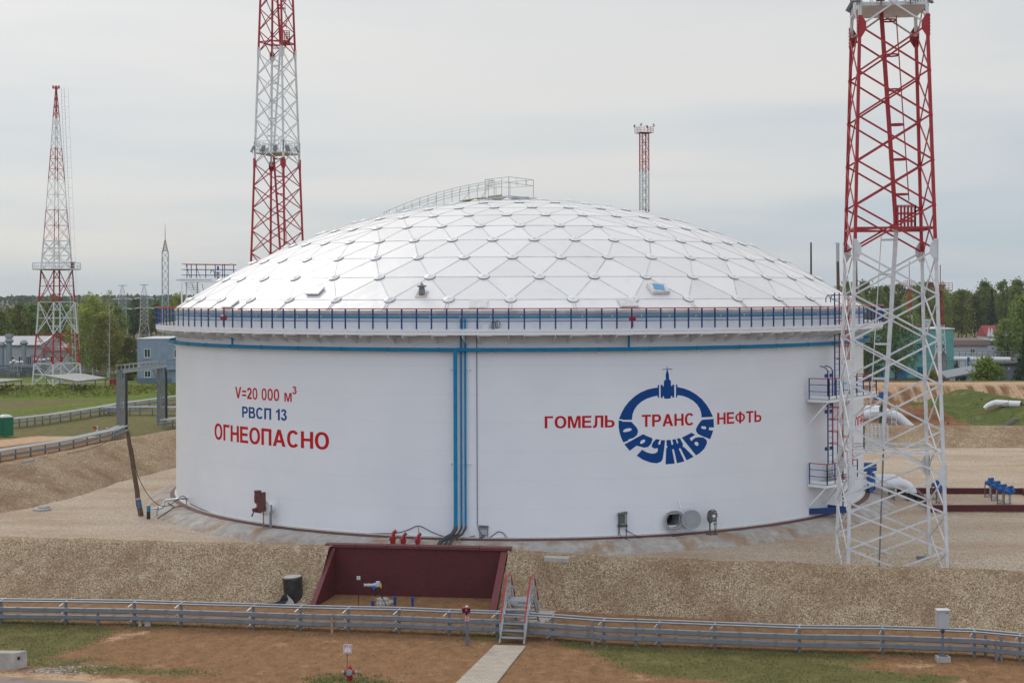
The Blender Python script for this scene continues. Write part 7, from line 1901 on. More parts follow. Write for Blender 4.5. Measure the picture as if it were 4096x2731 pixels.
for i in range(20):
    px = 3300+i*58+TR.uniform(-20, 20); k = ['leaf2', 'dark1', 'leaf1', 'dark2'][i % 4]
    plant(k, px, 500+TR.uniform(0, 40), 'dark rear tree of the dense wood on the right', 'rear row of the wood on the right', h=TR.uniform(.92, 1.1))
plant('spruce', 3285, 330, 'dark spruce tip showing just above the right rim of the dome', h=1.05)
plant('round', 3580, 215, 'big dark round tree in front of the teal building behind the right mast', h=.98, w=.80, zb=-2.0)
plant('round', 3470, 218, 'smaller dark tree hugging the left end of the teal building', h=.66, w=.55, zb=-2.0)
plant('shrub', 3950, 212, 'bright green bush right of the slanted canopy', h=.95, w=1.0, zb=-1.9)
plant('spruce2', 4092, 214, 'dark young spruce at the right edge of the view', h=.95, zb=-2.0)
plant('leaf3', 4030, 300, 'leafy tree in front of the house with the red roof', h=.66, zb=-2.5)
plant('leaf1', 4100, 295, 'light green tree at the far right in front of the fence', h=.85, zb=-2.5)
plant('shrub', 3725, 232, 'small bush at the foot of the teal building', h=.42, zb=-1.9)
# far wood on the horizon: one mass
lv = Leaves(99)
for i in range(1500):
    px = TR.uniform(-1500, 5600); D = TR.uniform(900, 1500); p = P(px, 1200, D)
    zt = 12.56+(6+3.0*nz(px*.004, D*.002)+1.5*nz(px*.03, 1))*D/5689*(1.0 if px < 2500 else .6)
    for k in range(10): lv.leaf(Vector((p.x+lv.r.gauss(0, 5), p.y+lv.r.gauss(0, 6), zt-abs(lv.r.gauss(0, 4.5)))), 2.6, .35+.25*lv.r.random())
tag(lv.build('far_forest', leaf_mat('far_leaves', (.07, .095, .065), (.13, .16, .10)), None), 'far dark forest along the horizon', 'forest', kind='stuff')
b = MB().prism([P(-2500, 1200, 1480)*1.0, P(6500, 1200, 1480)], (0, 0, 1)) if False else None
# meadow beyond the pylons
tag(MB().prism([Vector((x, y, -2.99)) for x, y in ((-190, 395), (-60, 395), (-60, 420), (-190, 420))], (0, 0, .06)).build('field', mat('ploughed_field', (.20, .12, .075), .95, var=.2, scale=.3)), kind='structure')

# grass tufts in the foreground: one uncountable mass
gv = Leaves(5); gr = random.Random(8)
for p, w in GP:
    xs = [q[0] for q in p]; ys = [q[1] for q in p]; A = (max(xs)-min(xs))*(max(ys)-min(ys))
    for i in range(int(A*120)):
        x, y = gr.uniform(min(xs), max(xs)), gr.uniform(min(ys), max(ys))
        if y < -46 or abs(x) > 27 or polydist(x, y, p) < gr.uniform(-.3, .5) or fbm(x, y, .7, 4)+.10 < gr.uniform(-.25, .25): continue
        hh = gr.uniform(.03, .085)*(1.5 if w > .94 and p is GP[3][0] else 1); z = hg(x, y); a = gr.uniform(0, 6.28); d = Vector((cos(a), sin(a), 0))*hh*.5; o = len(gv.v); e = Vector((gr.uniform(-1, 1), gr.uniform(-1, 1), 0))*hh*.7
        gv.v += [(x-d.x, y-d.y, z-.01), (x+d.x, y+d.y, z-.01), (x+e.x, y+e.y, z+hh)]; gv.f.append((o, o+1, o+2)); gv.t.append(min(1, max(0, gr.gauss(.45, .25))))
tag(gv.build('grass', leaf_mat('grass_blades', (.13, .13, .05), (.32, .31, .13), .4), None), 'short ragged grass growing in patches in front of the tank', 'grass', kind='stuff')
# weeds on the left bank and on the mound
wv = Leaves(15)
for i in range(5200):
    x = gr.uniform(-120, -24); D = gr.uniform(222, 234); y = D+CAM.y; wv.leaf(Vector((x, y, hleft(x, y)+gr.uniform(.05, .6))), gr.uniform(.15, .34), gr.gauss(.45, .25)+.5*max(0, nz(x*.3, y*.3)), .0)
tag(wv.build('weeds', leaf_mat('weed_leaves', (.10, .12, .03), (.30, .30, .07)), None), 'tall weeds growing on the bank in front of the tapering mast', 'weeds', kind='stuff')
wv = Leaves(16)
for i in range(900):
    f = gr.random(); x = gr.uniform(20, 80); D = gr.uniform(130, 192); y = D+CAM.y
    if cright(x, y)[0] < .5 and gr.random() < .93: continue
    wv.leaf(Vector((x, y, hright(x, y)+.05)), gr.uniform(.08, .2), gr.gauss(.4, .2))
tag(wv.build('weeds', MATS.get('x') or leaf_mat('mound_weeds', (.06, .075, .025), (.13, .15, .05)), None), 'low weeds scattered over the grassy mound on the right', 'weeds', kind='stuff')

# loose stones on the bank and clods on the soil: uncountable
def scatter(name, label, cat, n, fn, s0, s1, cols, seed):
    v, f, tn = [], [], []; r = random.Random(seed); k = 0
    while k < n:
        q = fn(r)
        if q is None: continue
        k += 1; p, nn = q; s = s0+(s1-s0)*r.random()**2.5; o = len(v); ax_ = [Vector((r.gauss(0, 1), r.gauss(0, 1), r.gauss(0, 1))).normalized() for i in range(2)]
        a = ax_[0]*s; b = ax_[0].cross(ax_[1]).normalized()*s*r.uniform(.5, .9); c = a.cross(b).normalized()*s*r.uniform(.4, .8)
        v += [tuple(p+w_*r.uniform(.75, 1.1)) for w_ in (a, -a, b, -b, c, -c)]
        f += [(o, o+2, o+4), (o+2, o+1, o+4), (o+1, o+3, o+4), (o+3, o, o+4), (o+2, o, o+5), (o+1, o+2, o+5), (o+3, o+1, o+5), (o, o+3, o+5)]; tn += [r.random()]*8
    me = bpy.data.meshes.new(name); me.from_pydata(v, [], f); a = me.attributes.new('tone', 'FLOAT', 'FACE'); a.data.foreach_set('value', tn)
    global nt
    m = bpy.data.materials.new(name); m.use_nodes = True; nt = m.node_tree; b = nt.nodes['Principled BSDF']; at = N('ShaderNodeAttribute'); at.attribute_name = 'tone'
    L(ramp(at.outputs['Fac'], [(i/(len(cols)-1), c) for i, c in enumerate(cols)]), b.inputs['Base Color']); b.inputs['Roughness'].default_value = .9; me.materials.append(m)
    o = bpy.data.objects.new(name, me); C.objects.link(o); return tag(o, label, cat, kind='stuff')
def bank_faces():
    out = []
    for ob in (bl, br):
        for pl_ in ob.data.polygons:
            c = pl_.center
            if -26 < c.x < 24: out.append(([ob.data.vertices[i].co.copy() for i in pl_.vertices], pl_.area))
    return out
BF = bank_faces(); BW = []; acc = 0
for q, a in BF: acc += a; BW.append(acc)
import bisect
def on_bank(r):
    q = BF[bisect.bisect(BW, r.random()*acc) % len(BF)][0]; u, w = r.random(), r.random(); p = q[0].lerp(q[1], u).lerp(q[3].lerp(q[2], u), w)
    if fbm(p.x, p.z*1.5, .45, 7)+.28*nz(p.x*1.1, p.z*.3, 1, 2) < r.uniform(-.32, .22): return None
    return p, None
scatter('loose_stones', 'loose pale stones covering the gravel bank', 'stones', 22000, on_bank, .016, .062, [srgb(112, 92, 70), srgb(170, 148, 118), srgb(196, 176, 146), srgb(232, 218, 190)], 41)
def on_soil(r):
    x, y = r.uniform(-27, 24), r.uniform(-44, -30.5)
    c = cov_front(x, y)
    if max(c[0], c[3]) > .3 or y > front_line_y(x)-3.5: return None
    return Vector((x, y, hg(x, y)+.005)), None
scatter('soil_clods', 'brown clods and pebbles lying on the bare soil', 'clods', 6000, on_soil, .012, .045, [srgb(104, 76, 54), srgb(130, 96, 68), srgb(166, 126, 92), srgb(198, 170, 140)], 42)
# ================================================================== BUILDINGS AND WORKS IN THE BACKGROUND
GLASS = mat('dark_window_glass', (.035, .042, .05), .12, var=.3, scale=.6, spec=.6)
FRAMEW = mat('white_frame', (.66, .67, .68), .5)
def wallbox(par, name, x0, x1, y0, y1, z0, z1, m): return MB().prism([(x0, y0, z0), (x1, y0, z0), (x1, y1, z0), (x0, y1, z0)], (0, 0, z1-z0)).build(name, m, par)
def window(par, x0, x1, z0, z1, y, mull=1, m=None, glass=None):
    """window in a wall facing -y at depth y, frame with glass as sub-part"""
    b = MB(); f = .09
    for a, c, e, g_ in ((x0, x1, z0, z0+f), (x0, x1, z1-f, z1), (x0, x0+f, z0+f, z1-f), (x1-f, x1, z0+f, z1-f)): b.box(((a+c)/2, y-.03, (e+g_)/2), (c-a, .10, g_-e))
    for k in range(mull): xx = x0+(x1-x0)*(k+1)/(mull+1); b.box((xx, y-.03, (z0+z1)/2), (.07, .09, z1-z0-2*f))
    b.box(((x0+x1)/2, y-.09, z0-.03), (x1-x0+.2, .22, .05))
    w = b.build('window', m or FRAMEW, par); MB().box(((x0+x1)/2, y-.01, (z0+z1)/2), (x1-x0-.1, .04, z1-z0-.1)).build('pane', glass or GLASS, w); return w
# blue grey two-storey building
D_ = 259.7; px2x = lambda px, D: (px-CX)/FPX*D+CAM.x
def py2z(px, py, D): return P(px, py, D).z
bgm = mat('blue_grey_brick', (.25, .305, .38), .85, var=.10, scale=1.2, bump=.3, bscale=9, dirt=(.15, .19, .25), dscale=.5, damt=.5)
X0, X1, Y0 = px2x(548, D_), px2x(780, D_), D_+CAM.y; zb, zt = -2.95, py2z(600, 1354, D_)
t = thing('office_building', 'blue grey two storey building with white framed windows just left of the tank', 'building', (X0, Y0, zb))
wl_ = wallbox(t, 'wall', X0, X1, Y0, Y0+14, zb, zt-.1, bgm); wallbox(t, 'plinth', X0-.04, X1+.04, Y0-.04, Y0+14.04, zb-.3, py2z(600, 1512, D_), mat('plinth_blue', (.13, .18, .25), .85, var=.1))
wallbox(t, 'parapet', X0-.12, X1+.12, Y0-.12, Y0+14.1, zt-.1, zt+.06, mat('parapet_white', (.55, .57, .6), .6))
for y in (1440.5, 1456): z = py2z(600, y, D_); MB().box(((X0+X1)/2, Y0-.02, z), (X1-X0, .06, .07)).build('string_course', mat('course_blue', (.15, .20, .28), .8), t)
for a, c, y1, y0 in ((576, 601.5, 1395, 1430), (695, 722, 1397, 1431), (577, 602.5, 1482, 1509)): window(t, px2x(a, D_), px2x(c, D_), py2z(590, y0, D_), py2z(590, y1, D_), Y0, 1)
window(t, px2x(657, D_), px2x(662, D_), py2z(660, 1500, D_), py2z(660, 1474, D_), Y0, 0)
MB().box((px2x(697, D_), Y0-.04, py2z(697, 1505, D_)), (.9, .08, 2.3)).build('door', mat('door_grey', (.25, .3, .36), .6), t); MB().box((px2x(692, D_), Y0-.5, py2z(692, 1476, D_)), (1.8, 1.0, .08)).build('door_canopy', GALV, t)
# grey works building
D_ = 297; Y0 = D_+CAM.y; wg = mat('works_grey_wall', (.40, .41, .43), .8, var=.08, scale=.5, dirt=(.3, .3, .31), dscale=.6, damt=.4)
X0, X1 = px2x(-330, D_), px2x(165, D_); zE, zR = py2z(100, 1382, D_), py2z(100, 1357, D_)
t = thing('works_building', 'long grey works building with big windows and vent stacks at the far left', 'building', (X0, Y0, -2.95))
wallbox(t, 'wall', X0, X1, Y0, Y0+16, -3.2, zE, wg)
MB().prism([(X1, Y0-.4, zE), (X1, Y0+16.4, zE), (X1, Y0+8, zR+.5)], (X0-X1, 0, 0)).build('roof', mat('works_roof', (.33, .34, .36), .6, var=.1), t)
MB().box(((X0+X1)/2, Y0-.45, zE+.05), (X1-X0, .25, .18)).build('gutter', mat('dark_gutter', (.12, .12, .13), .6), t); MB().bar((X1-.1, Y0-.5, zE+.1), (X1-.1, Y0+8, zR+.6), .25, .3).build('verge', FRAMEW, t)
for a, c in ((100, 124), (72, 98), (28, 56), (-20, 20), (-70, -30), (-130, -90)): window(t, px2x(a, D_), px2x(c, D_), py2z(100, 1467, D_), py2z(100, 1424, D_), Y0, 2)
b = MB(); b.bar((X1-1.6, Y0-.12, -3), (X1-1.6, Y0-.12, py2z(130, 1418, D_)), 1.2, .1); b.build('pier', mat('pier_grey', (.27, .29, .33), .8), t)
X2 = px2x(372, D_); zA = py2z(250, 1398, D_)
t = thing('works_annex', 'low pale annex with a dark sloping roof right of the grey works building', 'building', (X1, Y0+2, -2.95))
wallbox(t, 'wall', X1+.05, X2, Y0+2, Y0+14, -3.2, zA-.4, mat('annex_wall', (.48, .48, .47), .8, var=.08)); MB().prism([(X1+.05, Y0+1.5, zA-.4), (X1+.05, Y0+14, zA-.4), (X1+.05, Y0+14, zA+.9), (X1+.05, Y0+1.5, zA-.1)], (X2-X1, 0, 0)).build('roof', mat('annex_roof', (.24, .235, .23), .7, var=.1), t)
for a, c in ((186, 200), (232, 240), (275, 283)): window(t, px2x(a, D_), px2x(c, D_), py2z(230, 1450, D_), py2z(230, 1425, D_), Y0+2, 0)
STK = mat('stack_grey', (.27, .31, .34), .5, metal=.2, var=.1)
for px, y0, r_, cowl, lb in ((37, 1337, .42, 'box', 'grey vent stack with a square cowl in front of the grey works building'), (96, 1346, .36, 'cone', 'grey vent stack with a conical cowl in front of the grey works building'), (5, 1353, .48, 'cone', 'wide grey vent stack at the very left edge')):
    D2 = 288; c = P(px, 1480, D2); z1 = py2z(px, y0, D2); s = thing('vent_stack', lb, 'vent stack', (c.x, c.y, -2.95))
    MB().cyl((c.x, c.y, -3), (c.x, c.y, z1-1.7), r_+.12, n=14).build('pipe', STK, s, smooth=35)
    MB().lathe([(r_+.1, 0), (r_+.45, .35), (r_+.45, .6), (r_+.05, 1.1)], (c.x, c.y, z1-1.8), 14).build('cowl', STK, s, smooth=35)
    if cowl == 'box': MB().box((c.x, c.y, z1-.35), (1.25, 1.25, .75)).build('cap', STK, s)
# pipe yard in front of it
D2 = 279; t = thing('pipe_yard_fence', 'dark grey railing and pipework in front of the grey works building', 'railing', P(80, 1490, D2))
b = MB(); r2 = MB()
for i in range(36): p = P(-60+i*7, 1490, D2-.0); MB().bar((p.x, p.y, -2.95), (p.x, p.y, -1.1), .08).build('post', GALV_DARK, t)
a, c = P(-60, 1490, D2), P(187, 1490, D2)
for z in (-2.4, -1.9, -1.5, -1.1): r2.bar((a.x, a.y, z), (c.x, c.y, z), .07)
rk = random.Random(6)
for i in range(26): p = P(rk.uniform(-60, 170), 1490, D2+rk.uniform(1, 5)); z = rk.uniform(-2.4, -.6); r2.tube([(p.x-rk.uniform(.8, 3), p.y, z), (p.x+rk.uniform(.8, 3), p.y, z)], rk.uniform(.06, .2), 7).tube([(p.x, p.y, -3), (p.x, p.y, z)], rk.uniform(.06, .16), 7)
r2.build('pipework', mat('pipework_grey', (.11, .13, .15), .5, var=.3), t)
proto = None
for px, py in ((44, 1452), (55, 1444), (69, 1449), (86, 1449), (140, 1438), (156, 1440), (176, 1440), (196, 1437)):
    p = P(px, py, D2-1)
    lb = 'white domed lamp with a red top standing in the grey pipe yard'
    if proto is None:
        proto = thing('yard_lamp', lb, 'lamp', (0, 0, 0), 'white domed lamps in the pipe yard')
        MB().lathe([(.38, 0), (.36, .15), (.2, .32), (.05, .36)], (0, 0, 0), 12).build('dome', FRAMEW, proto, smooth=True); MB().cyl((0, 0, -1.9), (0, 0, 0), .07, n=6).build('post', GALV, proto); MB().cyl((0, 0, .36), (0, 0, .52), .09, n=8).build('cap', RED, proto); proto.location = p
    else: copy_tree(proto, p, lb)
# corrugated shelters
def shelter(label, cor, z, posts_, zg=-2.95):
    q = [G(x, y, z) for x, y in cor]; t = thing('shelter', label, 'shelter', (q[0].x, q[0].y, zg)); b = MB(); n = 40
    L_, B_, R_, F_ = q
    for i in range(n):
        f0, f1 = i/n, (i+1)/n; dz = Vector((0, 0, .07*(i % 2))); dz2 = Vector((0, 0, .07*((i+1) % 2)))
        a, b_, c, d = L_.lerp(F_, f0)+dz, L_.lerp(F_, f1)+dz2, B_.lerp(R_, f1)+dz2, B_.lerp(R_, f0)+dz
        b.quad(a, b_, c, d); lo = Vector((0, 0, -.03)); b.quad(a+lo, d+lo, c+lo, b_+lo); b.quad(a, a+lo, b_+lo, b_); b.quad(d, c, c+lo, d+lo)
    b.build('roof_sheet', mat('corrugated_sheet', (.42, .41, .39), .75, var=.12, scale=1.5, dirt=(.25, .23, .2), dscale=.6, damt=.5), t, fix=False)
    b = MB()
    for i in range(4): b.bar(q[i]-Vector((0, 0, .14)), q[(i+1) % 4]-Vector((0, 0, .14)), .12, .18)
    b.build('beam', GALV_DARK, t)
    for s, f in posts_: p = L_.lerp(F_, f) if s == 'f' else B_.lerp(R_, f); MB().bar((p.x, p.y, zg), (p.x, p.y, z-.05), .14).build('post', GALV_DARK, t)
    return t
shelter('low shelter with a corrugated grey roof in front of the tapering mast', [(176, 1501), (319, 1493), (425, 1511), (308, 1524)], -.6, (('f', .08), ('f', .5), ('f', .9), ('b', .05), ('b', .6), ('b', .97)))
shelter('low shelter with a corrugated roof cut off by the left edge', [(-110, 1520), (-20, 1514), (91, 1517), (0, 1526)], -.6, (('f', .1), ('f', .9), ('b', .4), ('b', .95)))
# red fire box
g = G(451, 1548, -2.9); t = thing('fire_box', 'open red fire equipment box near the blue grey building', 'fire box', g)
MB().box(g+Vector((-.28, .2, .7)), (.5, .5, 1.4)).box(g+Vector((.32, .4, .7)), (.6, .08, 1.4)).box(g+Vector((.32, .15, .05)), (.6, .5, .1)).build('case', mat('fire_box_red', (.28, .012, .016), .5), t); MB().box(g+Vector((.25, .1, .18)), (.6, .4, .2)).build('sand_bag', mat('pink_bag', (.5, .25, .2), .8), t)
# green cabin
g = G(14, 1744, -2.9); t = thing('portable_toilet', 'green portable toilet cabin with a white roof at the left edge', 'portable toilet', g)
PG = mat('cabin_green', (.004, .14, .07), .4, var=.1)
MB().box(g+Vector((.0, .6, 1.05)), (1.25, 1.2, 2.1), rz=-.5).build('cabin', PG, t); MB().lathe([(.86, 0), (.86, .06), (.7, .2), (.35, .3), (0, .32)], g+Vector((0, .6, 2.08)), 4, (0, 0, 1)).build('roof', mat('cabin_roof', (.6, .62, .62), .5), t).rotation_euler = (0, 0, 0)
MB().box(g+Vector((-.28, .03, 1.0)), (.62, .05, 1.75), rz=-.5).build('door', mat('cabin_door_green', (.003, .11, .055), .4), t); MB().box(g+Vector((-.12, -.02, 1.65)), (.12, .03, .16), rz=-.5).build('door_sign', SIGN_WHITE, t)
# signs by the road
def ground_post(x, yb, yt, label, m, w=.1, top=None):
    g = G(x, yb, -2.9); z = P(x, yt, g.y-CAM.y).z; t = thing('marker_post', label, 'post', g); MB().box((g.x, g.y, (g.z+z)/2), (w*1.3, w, z-g.z)).build('post', m, t)
    if top: MB().prism([(g.x-.45, g.y-.08, z), (g.x-.02, g.y-.08, z), (g.x-.02, g.y-.08, z-.35), (g.x-.3, g.y-.08, z-.3)], (0, -.2, 0)).build('red_hood', RED, t)
    return t
ground_post(388, 1732, 1704, 'white post with a red hood beside the left cable tray', FRAMEW, .16, True); ground_post(450, 1728, 1711, 'short post with a white plate beside the left cable tray', FRAMEW, .2)
g = G(434, 1732, -2.9); tag(MB().lathe([(.1, 0), (.14, .3), (.3, .32), (.32, .55), (.1, .7)], g, 10).build('hydrant', HRED, None, smooth=30), 'small red hydrant in front of the gantry leg on the left', 'hydrant')
# cable trays on the left and the gantry
def tray_run(label, pts, h, w=.9, n=4, lvls=(1.0, .5), z=-2.9, zs=None):
    q = [G(x, y, z) for x, y in pts]; t = thing('cable_tray', label, 'cable tray', q[0], 'cable trays on the left')
    for i, (A, B) in enumerate(zip(q, q[1:])):
        for k in range(n+(i == len(q)-2)): 
            p = A.lerp(B, k/n); MB().bar(p-Vector((0, 0, .3)), p+Vector((0, 0, h)), .12).build('post', GALV_DARK, t)
    for f in lvls:
        for o in (-w/2, 0, w/2):
            b = MB()
            for A, B in zip(q, q[1:]):
                d = (B-A).normalized(); nr = Vector((-d.y, d.x, 0)); b.bar(A+nr*o+Vector((0, 0, h*f)), B+nr*o+Vector((0, 0, h*f)), .2, .13)
            b.build('tray', TRAYTOP if f == lvls[0] else TRAY, t)
    return t
tray_run('grey double cable tray running from the left edge to the gantry leg', [(-120, 1870), (0, 1846), (238, 1806), (450, 1757), (492, 1740)], 1.05, n=4)
tray_run('long grey cable tray crossing the lawn from the green cabin to the tank', [(46, 1708), (200, 1690), (400, 1657), (480, 1642), (760, 1603)], 1.0, n=5)
tray_run('straight grey cable tray crossing behind the gantry', [(398, 1657), (560, 1655), (760, 1657)], .95, n=4)
tray_run('short grey cable tray between the right gantry leg and the tank', [(655, 1712), (760, 1694)], .95, n=3)
gl_, gr2 = P(484, 1600, 164.7), P(645, 1600, 175)
t = thing('cable_gantry', 'tall grey steel cable gantry spanning the road left of the tank', 'gantry', Vector((gl_.x, gl_.y, -2.9)))
zt = 4.05; dv = Vector((gr2.x-gl_.x, gr2.y-gl_.y, 0)).normalized(); nv = Vector((1, 0, 0))
for p, zz in ((gl_, zt), (gr2, zt+.1)):
    for o in (-.42, .42): MB().bar((p.x+o, p.y, -3.2), (p.x+o, p.y, zz), .20, .2).build('column', GALV_DARK, t)
    b = MB()
    for o in (-.16, .12): b.bar((p.x+o, p.y-.18, -2.7), (p.x+o, p.y-.18, zz), .22, .1)
    b.build('vertical_tray', GALV_DARK, t)
    b = MB(); b.tube([(p.x+.62, p.y, -2.6), (p.x+.62, p.y, zz-.6), (p.x+.5, p.y, zz-.2)], .08, 8).tube([(p.x+.66, p.y+.2, -2.6), (p.x+.66, p.y+.2, zz-.6), (p.x+.5, p.y+.2, zz-.2)], .06, 8); b.build('cable_bundle', BLACK, t, smooth=True)
A, B = Vector((gl_.x, gl_.y, zt)), Vector((gr2.x, gr2.y, zt+.1))
for o in (-.45, .45):
    MB().bar(A+nv*o-dv*.4, B+nv*o+dv*.4, .14, .28).build('beam', mat('beam_grey', (.33, .37, .38), .5, var=.1), t); b = MB(); b.bar(A+nv*o+Vector((0, 0, .75))-dv*.3, B+nv*o+Vector((0, 0, .75))+dv*.3, .07)
    for k in range(11): p = A.lerp(B, k/10)+nv*o; b.bar(p, p+Vector((0, 0, .75)), .06)
    b.build('railing', GALV, t)
b = MB()
for o in (-.15, .15): b.bar(A+nv*o+Vector((0, 0, .2)), B+nv*o+Vector((0, 0, .2)), .2, .1)
b.build('tray', GALV_DARK, t)
b = MB(); b.bar(B-dv*.1+Vector((0, 0, -2.6)), B-dv*2.4, .12); b.bar(A+dv*.1+Vector((0, 0, -1.6)), A+dv*1.3, .12); b.build('knee_brace', GALV, t)
p = A.lerp(B, .55)-nv*.55; MB().box(p+Vector((0, -.05, .28)), (.05, 1.0, .55)).build('height_sign', mat('pale_sign', (.6, .45, .44), .6), t)
a, c = P(664, 1627, 196), P(712, 1626, 196); t = thing('barrier', 'orange red pipe barrier behind the right gantry leg', 'barrier', Vector((a.x, a.y, -2.9))); b = MB().bar(a, c, .18)
for f in (.2, .75): p = a.lerp(c, f); b.bar((p.x, p.y, -3), p, .1)
b.build('rail', mat('barrier_red', (.40, .06, .03), .5), t)

# ---------------- right side
D_ = 245; Y0 = D_+CAM.y; teal = mat('teal_render', (.135, .34, .31), .85, var=.10, scale=.6, dirt=(.10, .25, .22), dscale=.8, damt=.5, bump=.2, bscale=6)
X0, X1 = px2x(3420, D_), px2x(3814, D_); zt = py2z(3700, 1314, D_)
t = thing('teal_building', 'teal two storey building with blue windows and a blue door behind the right mast', 'building', (X0, Y0, -2.0))
wallbox(t, 'wall', X0, X1, Y0, Y0+12, -2.2, zt-.12, teal); wallbox(t, 'cornice', X0-.2, X1+.2, Y0-.2, Y0+12.2, zt-.12, zt+.04, FRAMEW); wallbox(t, 'plinth', X0-.05, X1+.05, Y0-.05, Y0+12, -2.3, -1.55, mat('plinth_dark', (.10, .11, .11), .9))
TB = mat('blue_window_frame', (.01, .22, .34), .5); TG = mat('blue_green_glass', (.015, .10, .13), .25, var=.3)
for a, c in ((3665, 3703), (3745, 3782), (3520, 3556)):
    window(t, px2x(a, D_), px2x(c, D_), py2z(a, 1417, D_), py2z(a, 1373, D_), Y0, 1, TB, TG)
for a, c in ((3667, 3692), (3509, 3534)): window(t, px2x(a, D_), px2x(c, D_), py2z(a, 1508, D_), py2z(a, 1466, D_), Y0, 1, TB, TG)
MB().box(((px2x(3587, D_)+px2x(3626, D_))/2, Y0-.05, -.55), (px2x(3626, D_)-px2x(3587, D_), .1, 1.9)).build('door', mat('door_blue', (.006, .12, .33), .5), t)
for y in (1430, 1444): MB().box(((X0+X1)/2, Y0-.02, py2z(3650, y, D_)), (X1-X0, .05, .06)).build('string_course', mat('course_teal', (.08, .2, .18), .8), t)
MB().cyl((px2x(3737, D_), Y0+4, zt), (px2x(3737, D_), Y0+4, zt+1.2), .35, n=12).lathe([(.5, 0), (.5, .2), (.2, .35)], (px2x(3737, D_), Y0+4, zt+1.2), 12).build('roof_vent', GALV, t); MB().box((px2x(3700, D_), Y0+5, zt+.3), (4, 2, .6)).build('roof_hut', mat('red_hut', (.16, .05, .05), .7), t)
D_ = 300; Y0 = D_+CAM.y; X0, X1 = px2x(3800, D_), px2x(3948, D_); zb, ze, zr = -2.3, py2z(3880, 1381, D_), py2z(3880, 1361, D_)
t = thing('white_shed', 'white shed with a flat brown roof edge right of the teal building', 'shed', (X0, Y0, zb)); wallbox(t, 'wall', X0, X1, Y0, Y0+9, zb-.5, ze, mat('shed_white', (.50, .52, .55), .8, var=.06))
MB().prism([(X0-.5, Y0-.7, ze-.05), (X0-.5, Y0+9, ze+.1), (X0-.5, Y0+9, zr+.3), (X0-.5, Y0+.4, zr), (X0-.5, Y0-.7, ze+.1)], (X1-X0+1.2, 0, 0)).build('roof', mat('brown_roof', (.15, .10, .09), .7, var=.12), t); window(t, px2x(3879, D_), px2x(3899, D_), py2z(3890, 1412, D_), py2z(3890, 1395, D_), Y0, 1)
b = MB()
for y in (1404, 1416): b.bar(P(3815, y, D_-6), P(4070, y+1.5, D_-6), .1)
for i in range(12): a = P(3815+i*23, 1404, D_-6); b.bar(a, (a.x, a.y, -2.9), .1)
tag(b.build('pipe_railing', GALV_DARK), 'long grey railing in front of the white shed', 'railing')
D_ = 380; Y0 = D_+CAM.y; X0, X1 = px2x(3948, D_), px2x(4052, D_); ze, zr = py2z(4000, 1343, D_), py2z(4000, 1302, D_)
t = thing('red_roof_house', 'white house with a steep red roof behind the trees at the right', 'house', (X0, Y0, -2.5)); wallbox(t, 'wall', X0, X1, Y0, Y0+8, -3, ze, mat('house_white', (.52, .52, .55), .8))
MB().prism([(X0-.3, Y0-.4, ze-.1), (X0-.3, Y0+8.4, ze-.1), (X0-.3, Y0+4, zr)], (X1-X0-2, 0, 0)).build('roof', mat('red_tiles', (.27, .045, .05), .7, var=.15), t)
b = MB()
for f in (.05, .16): x = X0+(X1-X0)*f; b.prism([(x-.5, Y0-.6, ze-.2), (x+.5, Y0-.6, ze-.2), (x, Y0-.6, zr-.4)], (0, .2, 0))
b.build('gable_trim', FRAMEW, t); MB().prism([(X1-5, Y0-2, ze-.3), (X1+.3, Y0-2, ze-.3), (X1-1.8, Y0-2, ze+2.2)], (0, 6, 0)).build('porch_gable', MATS['house_white'], t)
D_ = 345; a, c = px2x(3940, D_), px2x(4230, D_); t = thing('panel_fence', 'lavender grey panel wall with a dark top behind the right lawn', 'wall', (a, D_+CAM.y, -2.5))
wallbox(t, 'panel', a, c, D_+CAM.y, D_+CAM.y+.3, -3, py2z(4000, 1381, D_), mat('lavender_wall', (.33, .34, .40), .8, var=.05)); wallbox(t, 'dark_band', a, c, D_+CAM.y+.05, D_+CAM.y+.25, py2z(4000, 1381, D_), py2z(4000, 1364, D_), mat('fence_dark', (.08, .085, .10), .7)); wallbox(t, 'top_rail', a-8, c, D_+CAM.y-.1, D_+CAM.y+.3, py2z(4000, 1362, D_), py2z(4000, 1355, D_), FRAMEW)
D_ = 238; t = thing('grey_hut', 'dark grey hut with a black corrugated roof edge at the right', 'hut', P(4045, 1505, D_)); Y0 = D_+CAM.y; X0, X1 = px2x(3998, D_), px2x(4140, D_)
wallbox(t, 'wall', X0, X1, Y0, Y0+5, -2.5, py2z(4040, 1460, D_), mat('hut_grey', (.13, .14, .17), .8, var=.1)); MB().box(((X0+X1)/2-.3, Y0+2, py2z(4040, 1453, D_)), (X1-X0+1.2, 5.5, .3)).build('roof', mat('hut_roof', (.05, .05, .05), .8), t); MB().box((px2x(4034, D_), Y0-.04, py2z(4034, 1472, D_)), (.35, .04, .5)).build('warning_plate', mat('plate_grey', (.4, .42, .44), .6), t)
# slanted canopy
D_ = 214; t = thing('slanted_canopy', 'grey slanted canopy on thick white posts right of the teal building', 'canopy', P(3850, 1527, D_))
a, c = P(3788, 1510, D_), P(3922, 1484, D_); o = Vector((0, 4, 0.7)); MB().prism([a, c, c+o, a+o], (0, 0, -.16)).build('roof', mat('canopy_grey', (.22, .25, .28), .5, var=.1), t)
for px in (3803, 3814, 3890, 3900): p = P(px, 1500, D_+.6); MB().bar((p.x, p.y, -2.2), (p.x, p.y, a.lerp(c, (px-3788)/134).z-.2), .38).build('post', FRAMEW, t)
